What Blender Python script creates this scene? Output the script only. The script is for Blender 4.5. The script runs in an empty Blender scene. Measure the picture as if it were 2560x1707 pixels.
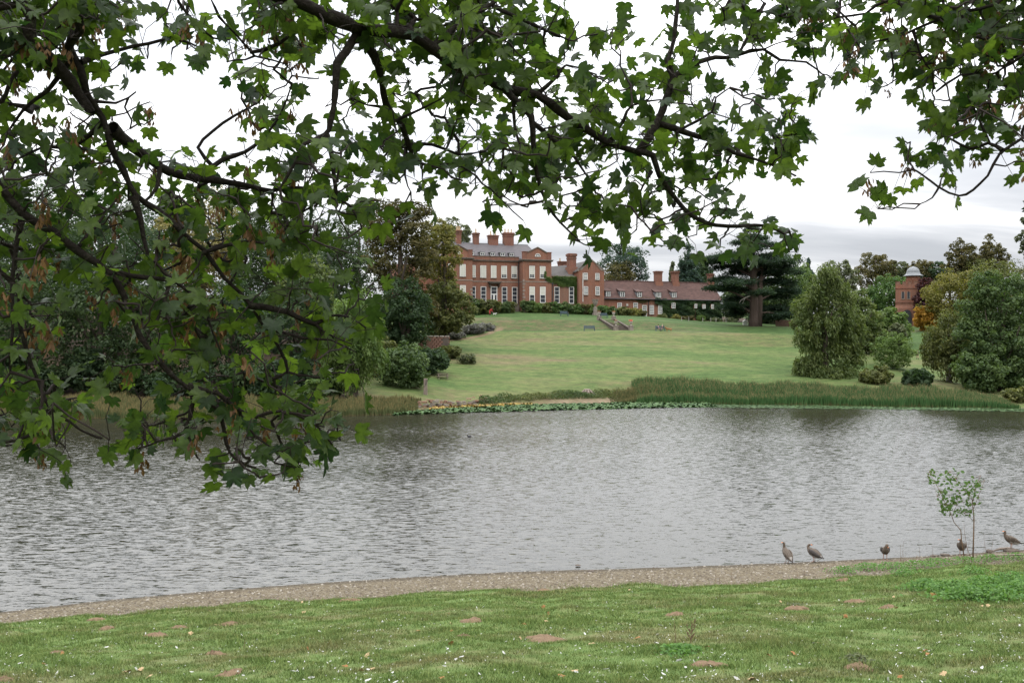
import bpy, bmesh, math, random
import numpy as np
from mathutils import Vector, Matrix
R = math.radians
sc = bpy.context.scene
COL = sc.collection

# ------------------------------------------------------------------ camera
F_PX = 2500.0                      # focal length in pixels of the 2560 px wide picture
CAM = np.array([0.0, 0.0, 7.8])    # eye on the high bank, water at z = 0
PITCH = math.atan(21.5 / F_PX)
cam = bpy.data.cameras.new('camera'); co = bpy.data.objects.new('camera', cam); COL.objects.link(co)
co.location = CAM; co.rotation_euler = (R(90) + PITCH, 0, 0)
cam.sensor_width = 36; cam.lens = 36 * F_PX / 2560; cam.clip_start = 0.1; cam.clip_end = 6000
sc.camera = co

# ------------------------------------------------------------------ world: overcast sky
SUN_EL, SUN_AZ = R(58), R(150)     # azimuth from +y clockwise: behind the camera, to the right
w = bpy.data.worlds.new('World'); sc.world = w; w.use_nodes = True
nt = w.node_tree; nt.nodes.clear()
def N(nt, t, **k):
    n = nt.nodes.new(t)
    for a, b in k.items():
        if a.startswith('i_'): n.inputs[a[2:].replace('_', ' ')].default_value = b
        else: setattr(n, a, b)
    return n
L = lambda nt, a, b: nt.links.new(a, b)
def math_n(nt, op, a, b=None, clamp=False):
    n = nt.nodes.new('ShaderNodeMath'); n.operation = op; n.use_clamp = clamp
    for i, v in enumerate((a, b)):
        if v is None: continue
        if hasattr(v, 'links'): L(nt, v, n.inputs[i])
        else: n.inputs[i].default_value = v
    return n.outputs[0]
def mixc(nt, f, a, b, bt='MIX'):
    n = nt.nodes.new('ShaderNodeMix'); n.data_type = 'RGBA'; n.blend_type = bt; n.clamp_factor = True
    for i, v in ((0, f), (6, a), (7, b)):
        if hasattr(v, 'links'): L(nt, v, n.inputs[i])
        else: n.inputs[i].default_value = v if i == 0 else (*v, 1)[:4]
    return n.outputs[2]
def ramp(nt, f, stops, interp='LINEAR'):
    n = nt.nodes.new('ShaderNodeValToRGB'); n.color_ramp.interpolation = interp
    els = n.color_ramp.elements
    while len(els) < len(stops): els.new(0.5)
    for e, (p, c) in zip(els, stops):
        e.position = p; e.color = (*c, 1) if len(c) == 3 else c
    if hasattr(f, 'links'): L(nt, f, n.inputs[0])
    return n.outputs[0]
def noise(nt, vec, scale, detail=4, rough=0.55, dist=0.0):
    n = nt.nodes.new('ShaderNodeTexNoise'); n.inputs['Scale'].default_value = scale
    n.inputs['Detail'].default_value = detail; n.inputs['Roughness'].default_value = rough
    n.inputs['Distortion'].default_value = dist
    if vec is not None: L(nt, vec, n.inputs['Vector'])
    return n.outputs['Fac']
def mapping(nt, vec, scale=(1, 1, 1), rot=(0, 0, 0), loc=(0, 0, 0)):
    n = nt.nodes.new('ShaderNodeMapping'); n.inputs['Scale'].default_value = scale
    n.inputs['Rotation'].default_value = rot; n.inputs['Location'].default_value = loc
    L(nt, vec, n.inputs['Vector']); return n.outputs[0]

sky = N(nt, 'ShaderNodeTexSky', sky_type='NISHITA', sun_disc=False, sun_elevation=SUN_EL, sun_rotation=SUN_AZ)
geo = N(nt, 'ShaderNodeTexCoord')
sep = N(nt, 'ShaderNodeSeparateXYZ'); L(nt, geo.outputs['Generated'], sep.inputs[0])
zc = math_n(nt, 'MAXIMUM', sep.outputs[2], 0.0)
den = math_n(nt, 'ADD', zc, 0.16)
cx = math_n(nt, 'DIVIDE', sep.outputs[0], den); cy = math_n(nt, 'DIVIDE', sep.outputs[1], den)
comb = N(nt, 'ShaderNodeCombineXYZ'); L(nt, cx, comb.inputs[0]); L(nt, cy, comb.inputs[1])
v1 = mapping(nt, comb.outputs[0], scale=(0.55, 1.35, 1), rot=(0, 0, 0.12), loc=(3.1, 1.7, 0))
cl = noise(nt, v1, 1.25, 6, 0.52, 0.25)
cl2 = noise(nt, mapping(nt, comb.outputs[0], scale=(0.8, 1.6, 1), loc=(8, 2, 0)), 3.4, 4, 0.5)
cloudv = ramp(nt, cl, [(0.34, (0.50, 0.52, 0.555)), (0.46, (0.64, 0.655, 0.685)), (0.54, (0.84, 0.85, 0.865)), (0.64, (1.0, 1.0, 1.0)), (0.78, (1.06, 1.06, 1.06))])
fine = ramp(nt, cl2, [(0.3, (0.955, 0.957, 0.965)), (0.65, (1.02, 1.02, 1.02))])
cc = mixc(nt, 1.0, cloudv, fine, 'MULTIPLY')
# overcast luminance: several times brighter overhead than at the horizon
lum = math_n(nt, 'MULTIPLY', math_n(nt, 'ADD', math_n(nt, 'MULTIPLY', math_n(nt, 'POWER', zc, 1.08), 7.6), 1.0), 8.8)
lumc = N(nt, 'ShaderNodeCombineXYZ'); [L(nt, lum, lumc.inputs[i]) for i in range(3)]
cloudc = mixc(nt, 1.0, cc, lumc.outputs[0], 'MULTIPLY')
skyc = mixc(nt, 0.94, sky.outputs[0], cloudc)
bg = N(nt, 'ShaderNodeBackground'); bg.inputs['Strength'].default_value = 0.10
L(nt, skyc, bg.inputs[0])
wo = N(nt, 'ShaderNodeOutputWorld'); L(nt, bg.outputs[0], wo.inputs[0])

# ------------------------------------------------------------------ sun behind the cloud, exposure
sun = bpy.data.lights.new('sun', 'SUN'); sun.energy = 0.8; sun.angle = R(25); sun.color = (1.0, 0.96, 0.9)
so = bpy.data.objects.new('sun', sun); COL.objects.link(so)
sd = Vector((math.sin(SUN_AZ) * math.cos(SUN_EL), math.cos(SUN_AZ) * math.cos(SUN_EL), math.sin(SUN_EL)))
so.rotation_euler = sd.to_track_quat('Z', 'Y').to_euler(); so.location = (0, -40, 60)
vs = sc.view_settings; vs.view_transform = 'Standard'; vs.look = 'None'; vs.exposure = -0.16; vs.gamma = 1.0; vs.use_curve_mapping = False
sc.render.engine = 'CYCLES'
cy_ = sc.cycles; cy_.use_denoising = True; cy_.max_bounces = 5; cy_.diffuse_bounces = 2; cy_.glossy_bounces = 2; cy_.use_adaptive_sampling = True; cy_.adaptive_threshold = 0.02
cy_.transmission_bounces = 3; cy_.transparent_max_bounces = 6; cy_.sample_clamp_indirect = 6

# ------------------------------------------------------------------ helpers
rng = np.random.default_rng(7)
FWD = np.array([0, math.cos(PITCH), math.sin(PITCH)]); UPV = np.array([0, -math.sin(PITCH), math.cos(PITCH)])
def ray(px, py):
    return FWD + (px - 1280) / F_PX * np.array([1.0, 0, 0]) + (853.5 - py) / F_PX * UPV
def P(px, py, Y):                       # the point seen at a pixel, at distance Y along the view
    d = ray(px, py); return CAM + d * (Y / d[1])
def px_m(Y): return Y / F_PX            # metres per picture pixel at distance Y

class MB:
    """collects shapes, builds ONE mesh object"""
    def __init__(s): s.v = []; s.f = []; s.m = []; s.M = None
    def add(s, vs_, fs, mi=0):
        o = len(s.v); s.v += [tuple(map(float, p)) for p in vs_]
        s.f += [tuple(i + o for i in f) for f in fs]; s.m += [mi] * len(fs); return s
    def box(s, x0, x1, y0, y1, z0, z1, mi=0):
        vs_ = [(x, y, z) for z in (z0, z1) for y in (y0, y1) for x in (x0, x1)]
        return s.add(vs_, [(0, 2, 3, 1), (4, 5, 7, 6), (0, 1, 5, 4), (2, 6, 7, 3), (0, 4, 6, 2), (1, 3, 7, 5)], mi)
    def obox(s, c, size, rotz=0, mi=0, tilt=0):
        hx, hy, hz = [q / 2 for q in size]; ca, sa = math.cos(rotz), math.sin(rotz); ct, st = math.cos(tilt), math.sin(tilt)
        out = []
        for z in (-hz, hz):
            for y in (-hy, hy):
                for x in (-hx, hx):
                    yy, zz = y * ct - z * st, y * st + z * ct
                    out.append((c[0] + x * ca - yy * sa, c[1] + x * sa + yy * ca, c[2] + zz))
        return s.add(out, [(0, 2, 3, 1), (4, 5, 7, 6), (0, 1, 5, 4), (2, 6, 7, 3), (0, 4, 6, 2), (1, 3, 7, 5)], mi)
    def prism(s, poly, y0, y1, mi=0):    # polygon in x,z extruded along y
        n = len(poly)
        vs_ = [(x, y0, z) for x, z in poly] + [(x, y1, z) for x, z in poly]
        return s.add(vs_, [tuple(range(n)), tuple(range(2 * n - 1, n - 1, -1))] + [(i, i + n, (i + 1) % n + n, (i + 1) % n) for i in range(n)], mi)
    def lathe(s, prof, n=10, c=(0, 0, 0), mi=0):
        vs_ = [(c[0] + r * math.cos(2 * math.pi * k / n), c[1] + r * math.sin(2 * math.pi * k / n), c[2] + z) for r, z in prof for k in range(n)]
        fs = [(i * n + k, i * n + (k + 1) % n, (i + 1) * n + (k + 1) % n, (i + 1) * n + k) for i in range(len(prof) - 1) for k in range(n)]
        fs += [tuple(range(n - 1, -1, -1)), tuple((len(prof) - 1) * n + k for k in range(n))]
        return s.add(vs_, fs, mi)
    def tube(s, pts, rad, n=6, mi=0, cap=True, flat=None):
        V, Fc = tube_np(pts, rad, n, flat)
        s.add(V, [tuple(f) for f in Fc], mi)
        if cap:
            o = len(s.v) - len(V); m = len(V)
            s.f += [tuple(o + k for k in range(n - 1, -1, -1)), tuple(o + m - n + k for k in range(n))]; s.m += [mi, mi]
        return s
    def build(s, name, mats, parent=None, smooth=False, loc=None, rotz=0):
        me = bpy.data.meshes.new(name); me.from_pydata(s.v, [], s.f)
        for m in (mats if isinstance(mats, (list, tuple)) else [mats]): me.materials.append(m)
        if any(s.m): me.polygons.foreach_set('material_index', s.m)
        if smooth: me.polygons.foreach_set('use_smooth', [True] * len(s.f))
        me.update(); return link(name, me, parent, loc, rotz)

def link(name, me, parent=None, loc=None, rotz=0):
    o = bpy.data.objects.new(name, me); COL.objects.link(o)
    if parent is not None: o.parent = parent
    if loc is not None: o.location = loc
    if rotz: o.rotation_euler = (0, 0, rotz)
    return o
def tag(o, label, cat, group=None, kind=None):
    if label: o['label'] = label
    if cat: o['category'] = cat
    if group: o['group'] = group
    if kind: o['kind'] = kind
    return o
def thing(name, label, cat, loc=(0, 0, 0), rotz=0, group=None):
    o = bpy.data.objects.new(name, None); COL.objects.link(o); o.location = loc; o.rotation_euler = (0, 0, rotz)
    o.empty_display_size = 0.2
    return tag(o, label, cat, group)

def tube_np(pts, rad, n=6, flat=None):
    P_ = np.asarray(pts, float); m = len(P_); rad = np.broadcast_to(np.asarray(rad, float), (m,))
    T = np.gradient(P_, axis=0); T /= np.linalg.norm(T, axis=1)[:, None] + 1e-9
    ref = np.array([0, 0, 1.0]) if abs(T[0][2]) < 0.9 else np.array([1.0, 0, 0])
    V = np.zeros((m * n, 3)); a = np.arange(n) * 2 * np.pi / n
    u = np.cross(T[0], ref); u /= np.linalg.norm(u)
    for i in range(m):
        u = u - T[i] * (u @ T[i]); u /= np.linalg.norm(u) + 1e-9; b = np.cross(T[i], u)
        f = 1.0 if flat is None else flat[i]
        V[i * n:(i + 1) * n] = P_[i] + rad[i] * (np.cos(a)[:, None] * u + f * np.sin(a)[:, None] * b)
    k = np.arange(n); Fs = []
    for i in range(m - 1):
        Fs.append(np.stack([i * n + k, i * n + (k + 1) % n, (i + 1) * n + (k + 1) % n, (i + 1) * n + k], 1))
    return V, np.concatenate(Fs)

def np_mesh(name, V, Fc, mat, tint=None, smooth=False, vattr=None):
    V = np.asarray(V, np.float32); Fc = np.asarray(Fc, np.int32); nf, k = Fc.shape
    me = bpy.data.meshes.new(name); me.vertices.add(len(V)); me.vertices.foreach_set('co', V.ravel())
    me.loops.add(nf * k); me.loops.foreach_set('vertex_index', Fc.ravel())
    me.polygons.add(nf); me.polygons.foreach_set('loop_start', np.arange(nf, dtype=np.int32) * k)
    if smooth: me.polygons.foreach_set('use_smooth', np.ones(nf, bool))
    me.update(calc_edges=True)
    if tint is not None:
        a = me.attributes.new('tint', 'FLOAT', 'FACE'); a.data.foreach_set('value', np.asarray(tint, np.float32))
    if vattr is not None:
        for nm, arr in vattr.items():
            a = me.attributes.new(nm, 'FLOAT', 'POINT'); a.data.foreach_set('value', np.asarray(arr, np.float32))
    me.materials.append(mat); return me

def unit(a): return a / (np.linalg.norm(a, axis=-1, keepdims=True) + 1e-9)
def leaf_quads(C, Nn, size, aspect=0.6, rg=rng, tdir=None):
    """one bent lozenge (2 triangles) per leaf clump; C centres, Nn normals"""
    n = len(C); Nn = unit(Nn)
    t = rg.normal(size=(n, 3)) if tdir is None else tdir + rg.normal(size=(n, 3)) * 0.25
    t = unit(t - Nn * np.sum(t * Nn, 1, keepdims=True)); b = np.cross(Nn, t)
    l = (size * 0.5)[:, None]; wd = l * aspect
    V = np.empty((n, 4, 3)); dr = Nn * l * 0.25
    V[:, 0] = C - t * l; V[:, 1] = C + b * wd + dr; V[:, 2] = C + t * l; V[:, 3] = C - b * wd + dr
    return V.reshape(-1, 3), np.arange(n * 4).reshape(n, 4)

# ------------------------------------------------------------------ materials
ALBEDO = 0.76      # one calibration for every surface colour against the bright overcast sky
def calibrate(t, inp, ALBEDO=ALBEDO):
    if inp.is_linked:
        src = inp.links[0].from_socket; L(t, mixc(t, 1.0, src, (ALBEDO,) * 3, 'MULTIPLY'), inp)
    else:
        c = inp.default_value; inp.default_value = (c[0] * ALBEDO, c[1] * ALBEDO, c[2] * ALBEDO, 1)
def mat(name, base, rough=0.8, var=0.0, vscale=3.0, spec=0.3, bump=0.0, bscale=20.0, fn=None, stretch=(1, 1, 1), metallic=0):
    m = bpy.data.materials.new(name); m.use_nodes = True; t = m.node_tree
    b = t.nodes['Principled BSDF']; b.inputs['Roughness'].default_value = rough
    b.inputs['Specular IOR Level'].default_value = spec; b.inputs['Metallic'].default_value = metallic
    b.inputs['Base Color'].default_value = (*base, 1)
    tc = N(t, 'ShaderNodeTexCoord').outputs['Object']
    tv = mapping(t, tc, scale=stretch)
    if var:
        dark = tuple(c * (1 - var) for c in base); lite = tuple(min(1, c * (1 + var)) for c in base)
        L(t, ramp(t, noise(t, tv, vscale, 6, 0.62), [(0.28, dark), (0.5, base), (0.72, lite)]), b.inputs['Base Color'])
    if bump:
        bn = N(t, 'ShaderNodeBump'); bn.inputs['Strength'].default_value = bump; bn.inputs['Distance'].default_value = 0.02
        L(t, noise(t, tv, bscale, 5), bn.inputs['Height']); L(t, bn.outputs[0], b.inputs['Normal'])
    if fn: fn(t, b, tv)
    if name != 'lake_water': calibrate(t, b.inputs['Base Color'])
    return m

def foliage(name, a, b_, transl=0.35, tr_gain=1.6, rough=0.6, mottle=0):
    """two leaf colours mixed by each leaf's own tint; some light passes through"""
    m = bpy.data.materials.new(name); m.use_nodes = True; t = m.node_tree
    b = t.nodes['Principled BSDF']; b.inputs['Roughness'].default_value = rough; b.inputs['Specular IOR Level'].default_value = 0.25
    at = N(t, 'ShaderNodeAttribute', attribute_name='tint')
    c = mixc(t, at.outputs['Fac'], a, b_)
    if mottle:
        pos = N(t, 'ShaderNodeNewGeometry').outputs['Position']; c = mixc(t, 1.0, c, ramp(t, noise(t, pos, mottle, 4, 0.7), [(0.3, (0.6, 0.62, 0.6)), (0.7, (1.4, 1.35, 1.2))]), 'MULTIPLY')
    L(t, c, b.inputs['Base Color'])
    tr = N(t, 'ShaderNodeBsdfTranslucent')
    L(t, mixc(t, 1.0, c, (tr_gain, tr_gain * 1.05, tr_gain * 0.55), 'MULTIPLY'), tr.inputs[0])
    mx = N(t, 'ShaderNodeMixShader'); mx.inputs[0].default_value = transl
    al = 0.78 if mottle else 1.06
    calibrate(t, b.inputs['Base Color'], al); calibrate(t, tr.inputs[0], al)
    L(t, b.outputs[0], mx.inputs[1]); L(t, tr.outputs[0], mx.inputs[2])
    L(t, mx.outputs[0], t.nodes['Material Output'].inputs[0]); return m

def brick(name, c1, c2, mort=(0.30, 0.25, 0.21), patch=(0.16, 0.10, 0.08)):
    def fn(t, b, tv):
        mp = N(t, 'ShaderNodeTexCoord').outputs['Object']
        s = N(t, 'ShaderNodeSeparateXYZ'); L(t, mp, s.inputs[0])
        cb = N(t, 'ShaderNodeCombineXYZ'); L(t, math_n(t, 'ADD', s.outputs[0], s.outputs[1]), cb.inputs[0]); L(t, s.outputs[2], cb.inputs[1])
        br = N(t, 'ShaderNodeTexBrick'); L(t, cb.outputs[0], br.inputs['Vector'])
        br.inputs['Color1'].default_value = (*c1, 1); br.inputs['Color2'].default_value = (*c2, 1); br.inputs['Mortar'].default_value = (*mort, 1)
        br.inputs['Scale'].default_value = 1.0; br.inputs['Mortar Size'].default_value = 0.008
        br.inputs['Brick Width'].default_value = 0.23; br.inputs['Row Height'].default_value = 0.075
        f = ramp(t, noise(t, mp, 0.55, 7, 0.65), [(0.36, (0, 0, 0)), (0.66, (1, 1, 1))])
        c = mixc(t, math_n(t, 'MULTIPLY', f, 0.5), br.outputs['Color'], patch)
        f2 = ramp(t, noise(t, mapping(t, mp, scale=(2.2, 2.2, 0.25)), 1.3, 5), [(0.45, (0, 0, 0)), (0.8, (1, 1, 1))])
        c = mixc(t, math_n(t, 'MULTIPLY', f2, 0.35), c, (0.42, 0.2, 0.12))
        L(t, c, b.inputs['Base Color'])
    return mat(name, c1, 0.9, fn=fn, spec=0.15)

M = {}
M['brick'] = brick('red_brick', (0.262, 0.078, 0.032), (0.205, 0.058, 0.026))
M['brick_brown'] = brick('brown_brick', (0.24, 0.11, 0.065), (0.20, 0.085, 0.05))
M['brick_chim'] = brick('chimney_brick', (0.22, 0.055, 0.03), (0.17, 0.045, 0.026), patch=(0.10, 0.07, 0.05))
M['stone'] = mat('weathered_stone', (0.25, 0.21, 0.175), 0.9, 0.35, 2.0, bump=0.4)
M['stone_dark'] = mat('dark_stone', (0.11, 0.088, 0.07), 0.9, 0.4, 1.5, bump=0.4)
M['stone_red'] = mat('red_rubble_stone', (0.27, 0.16, 0.11), 0.95, 0.45, 1.6, bump=0.5)
M['stone_pale'] = mat('pale_stone', (0.38, 0.34, 0.29), 0.9, 0.3, 3.0, bump=0.3)
M['slate'] = mat('slate_roof', (0.105, 0.094, 0.098), 0.75, 0.30, 1.4, stretch=(1, 1, 5), bump=0.3, bscale=6)
M['slate_dark'] = mat('dark_slate_roof', (0.078, 0.070, 0.064), 0.8, 0.3, 1.2, stretch=(1, 1, 5), bump=0.3, bscale=6)
M['tile'] = mat('clay_tile_roof', (0.082, 0.044, 0.036), 0.9, 0.45, 1.3, stretch=(1, 1, 3), bump=0.6, bscale=5)
M['white'] = mat('white_paint', (0.78, 0.77, 0.73), 0.5, 0.05, 3)
M['blind'] = mat('cream_blind', (0.56, 0.54, 0.47), 0.85, 0.06, 1.0)
M['glass'] = mat('dark_window_glass', (0.018, 0.022, 0.028), 0.06, 0.0, spec=0.5)
M['lead'] = mat('lead_sheet', (0.17, 0.18, 0.19), 0.45, 0.15, 1.5, spec=0.5)
M['pot'] = mat('clay_chimney_pot', (0.52, 0.38, 0.22), 0.8, 0.2, 3)
M['iron'] = mat('dark_iron', (0.03, 0.03, 0.034), 0.5)
M['blue_wood'] = mat('blue_grey_painted_wood', (0.055, 0.085, 0.10), 0.6, 0.15, 4)
M['grey_wood'] = mat('weathered_grey_wood', (0.24, 0.19, 0.155), 0.85, 0.35, 3, stretch=(3, 3, 0.6), bump=0.4)
M['bark'] = mat('grey_brown_bark', (0.075, 0.058, 0.045), 0.95, 0.4, 2.5, stretch=(2, 2, 0.4), bump=0.8, bscale=6)
M['bark_cedar'] = mat('cedar_bark', (0.085, 0.060, 0.048), 0.95, 0.4, 1.8, stretch=(2.5, 2.5, 0.25), bump=1.0, bscale=5)
M['bark_pale'] = mat('pale_bark', (0.36, 0.33, 0.29), 0.9, 0.4, 1.8)
def bark_near(t, b, tv):
    # dark sycamore bark with lichen blotches
    f = ramp(t, noise(t, tv, 28, 5, 0.6), [(0.55, (0, 0, 0)), (0.68, (1, 1, 1))])
    c = mixc(t, math_n(t, 'MULTIPLY', f, 0.55), (0.018, 0.014, 0.011), (0.055, 0.055, 0.035)); L(t, c, b.inputs['Base Color'])
M['bark_syc'] = mat('sycamore_bark', (0.03, 0.024, 0.018), 0.95, fn=bark_near, bump=0.9, bscale=45, spec=0.15)
M['twig'] = mat('twig_bark', (0.020, 0.013, 0.010), 0.9, 0.3, 30)
M['soil'] = mat('bare_brown_soil', (0.19, 0.13, 0.082), 1.0, 0.3, 14, bump=0.9, bscale=40, spec=0.1)
M['feather'] = mat('white_feather', (0.58, 0.57, 0.54), 0.8)
M['dry_leaf'] = mat('dry_orange_leaf', (0.30, 0.14, 0.05), 0.8, 0.4, 9)
M['dry_leaf2'] = mat('dry_tan_leaf', (0.42, 0.30, 0.16), 0.8, 0.3, 9)
M['stalk'] = mat('dead_stalk', (0.16, 0.10, 0.06), 0.9, 0.3, 10)
# ------------------------------------------------------------------ terrain
def zplane(px, py, z=0.0):
    d = ray(px, py); return CAM + d * ((z - CAM[2]) / d[2])
_ns = np.array([zplane(a, b)[:2] for a, b in [(-500, 1592), (-200, 1556), (0, 1529), (256, 1500), (512, 1477), (762, 1458), (1023, 1442), (1284, 1428), (1633, 1418), (1959, 1406), (2286, 1391), (2560, 1373), (2900, 1350), (3400, 1320)]])
def shore_near(x): return np.interp(x, _ns[:, 0], _ns[:, 1])
_bw = np.array([(-30, 1.7), (-15.3, 2.2), (0, 2.9), (5, 3.1), (9.2, 3.1), (15.2, 2.2), (20, 2.1), (40, 2.5)])
def beach_w(x): return 1.3 * np.interp(x, _bw[:, 0], _bw[:, 1]) + 0.22 * np.sin(x * 1.1 + 0.6) + 0.15 * np.sin(x * 2.7)
_fs = np.array([(-400, 100), (-90, 110), (-59, 115), (-27, 116), (-13.7, 122), (-8, 133), (3.4, 141), (19, 148), (41, 143), (69, 134), (90, 128), (400, 110)], float)
def shore_far(x): return np.interp(x, _fs[:, 0], _fs[:, 1]) + 0.5 * np.sin(x * 0.33) + 0.25 * np.sin(x * 0.9 + 1)
_tx = np.array([-70, -30, -12, 5, 20, 50, 61, 74, 110], float)
_tq = np.array([0, .06, .4, 1, 1.18, 1.26, 1.305, 1.36, 1.39, 1.47, 1.53, 1.95, 3.75, 20])
_tz = np.array([
 [0, .8, 4.0, 12., 15., 16.5, 17., 17.7, 18., 19., 19.5, 22, 28, 60],
 [0, .5, 2.8, 8.0, 10.8, 12.6, 13.2, 14.3, 14.8, 16.0, 16.4, 19, 26, 60],
 [0, .5, 2.5, 6.4, 9.3, 11.1, 11.5, 13.7, 14.2, 15.8, 16.3, 18, 25, 60],
 [0, .9, 2.9, 5.7, 9.2, 11.4, 11.6, 14.0, 14.5, 15.7, 16.3, 18, 25, 60],
 [0, .9, 2.9, 5.6, 9.2, 11.4, 11.6, 13.7, 14.1, 15.0, 15.5, 17.6, 25, 60],
 [0, .5, 2.4, 4.8, 8.4, 11.0, 11.1, 12.2, 12.6, 13.1, 13.5, 16, 24, 60],
 [0, .5, 2.2, 4.4, 7.8, 10.3, 10.6, 11.7, 12.0, 12.7, 13.2, 16, 24, 60],
 [0, .4, 1.3, 3.0, 5.7, 6.8, 7.5, 8.2, 8.6, 9.6, 10.4, 14.5, 24, 60],
 [0, .5, 2.5, 6.0, 8.0, 9.3, 9.8, 10.7, 11.0, 12.0, 12.8, 16, 24, 60]])
def H(x, y):
    x = np.asarray(x, float); y = np.asarray(y, float); x, y = np.broadcast_arrays(x, y)
    s = shore_near(x) - y; bw = beach_w(x)
    rough = 0.05 * np.sin(x * 1.3 + y * 0.7) * np.sin(y * 1.1 - x * 0.4) + 0.03 * np.sin(x * 3.1 + 1.3) * np.sin(y * 2.7) + 0.018 * np.sin(x * 6.3 + y * 2) * np.sin(y * 5.9 + 1)
    up = np.clip(s - bw, 0, None)
    zn = np.where(s < bw, 0.055 * np.clip(s, 0, None), 0.055 * bw + 0.185 * np.minimum(up, 34) + 0.02 * np.clip(up - 34, 0, 100))
    zn = zn + rough * np.clip((s - bw) / 1.2, 0, 1)
    # small turf lip where the grass begins
    zn = zn + 0.07 * np.clip(up / 0.35, 0, 1)
    yf = shore_far(x); D = y
    q = np.where(D < 165, (D - yf) / (165 - yf), 1 + (D - 165) / 100.0)
    xi = np.clip(np.interp(x, _tx, np.arange(len(_tx))), 0, len(_tx) - 1 - 1e-6); i0 = np.floor(xi).astype(int); fx = xi - i0
    fx = fx * fx * (3 - 2 * fx)
    cols = np.stack([np.interp(q, _tq, r) for r in _tz])
    a = np.take_along_axis(cols, i0[None], 0)[0]; b = np.take_along_axis(cols, (i0 + 1)[None], 0)[0]
    zf = a * (1 - fx) + b * fx
    zf = zf + np.clip(q, 0, 1) * 0.14 * np.sin(x * 0.21 + y * 0.13) * np.sin(y * 0.19 - 1 + x * 0.05)
    mid = (s < 0) & (y < yf)
    depth = -np.minimum(1.6, 0.12 * np.minimum(-s, yf - y))
    return np.where(mid, depth, np.where(s >= 0, zn, zf))
def h(x, y): return float(H(x, y))
def ground_px(px, py, y0=100.0, y1=400.0):
    """where the view ray through a pixel first meets the ground beyond distance y0"""
    Y = np.linspace(y0, y1, 2401); d = ray(px, py); pts = CAM[None] + d[None] * (Y / d[1])[:, None]
    below = pts[:, 2] < H(pts[:, 0], pts[:, 1])
    i = int(np.argmax(below)) if below.any() else len(Y) - 1
    p = pts[i].copy(); p[2] = h(p[0], p[1]); return p
def near_px(px, py): return ground_px(px, py, 6.0, 40.0)

def grass_color(t, pos):
    """grass seen from near: green turf with worn straw patches; far lawn: drier"""
    s = N(t, 'ShaderNodeSeparateXYZ'); L(t, pos, s.inputs[0])
    far = math_n(t, 'MULTIPLY', math_n(t, 'SUBTRACT', s.outputs[1], 60.0), 0.05, True)
    n1 = noise(t, mapping(t, pos, scale=(0.55, 1, 1)), 0.55, 5, 0.6)
    n2 = noise(t, pos, 3.2, 5, 0.65)
    near = ramp(t, n2, [(0.3, (0.080, 0.130, 0.034)), (0.5, (0.116, 0.172, 0.048)), (0.7, (0.162, 0.200, 0.070))])
    dry = ramp(t, math_n(t, 'ADD', math_n(t, 'MULTIPLY', n1, 0.75), math_n(t, 'MULTIPLY', n2, 0.25)), [(0.48, (0, 0, 0)), (0.62, (1, 1, 1))])
    near = mixc(t, math_n(t, 'MULTIPLY', dry, 0.5), near, (0.185, 0.145, 0.085))
    # far lawn: contour streaks of straw and green
    p2 = mapping(t, pos, scale=(0.22, 1.0, 1.0), rot=(0, 0, -0.05))
    m1 = noise(t, p2, 0.10, 6, 0.66, 0.4); m2 = noise(t, p2, 0.42, 8, 0.78); m3 = noise(t, pos, 2.2, 5, 0.75)
    mm = math_n(t, 'ADD', math_n(t, 'ADD', math_n(t, 'MULTIPLY', m1, 0.55), math_n(t, 'MULTIPLY', m2, 0.40)), math_n(t, 'MULTIPLY', m3, 0.06))
    farc = ramp(t, mm, [(0.40, (0.056, 0.098, 0.027)), (0.47, (0.084, 0.126, 0.038)), (0.53, (0.116, 0.138, 0.050)), (0.60, (0.156, 0.134, 0.070)), (0.67, (0.118, 0.088, 0.053))])
    # the mown house lawn behind the terrace is greener
    top = math_n(t, 'MULTIPLY', math_n(t, 'SUBTRACT', s.outputs[1], 192.0), 0.35, True)
    topc = ramp(t, mm, [(0.42, (0.048, 0.088, 0.026)), (0.54, (0.068, 0.112, 0.036)), (0.60, (0.13, 0.12, 0.066))])
    farc = mixc(t, top, farc, topc)
    # the mown banks are steeper and burn straw-brown
    nz = N(t, 'ShaderNodeSeparateXYZ'); L(t, N(t, 'ShaderNodeNewGeometry').outputs['True Normal'], nz.inputs[0])
    steep = math_n(t, 'MULTIPLY', math_n(t, 'SUBTRACT', 0.972, nz.outputs[2]), 26.0, True)
    tus = noise(t, mapping(t, pos, scale=(0.5, 1, 1)), 1.1, 5, 0.75)
    farc = mixc(t, math_n(t, 'MULTIPLY', math_n(t, 'MULTIPLY', steep, ramp(t, tus, [(0.38, (0, 0, 0)), (0.6, (1, 1, 1))])), 0.75), farc, (0.130, 0.094, 0.056))
    gr = noise(t, mapping(t, pos, scale=(0.6, 1, 1)), 0.9, 8, 0.85)
    farc = mixc(t, 1.0, farc, ramp(t, gr, [(0.36, (0.62, 0.66, 0.66)), (0.5, (1, 1, 1)), (0.64, (1.38, 1.32, 1.3))]), 'MULTIPLY')
    return mixc(t, far, near, farc)

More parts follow.
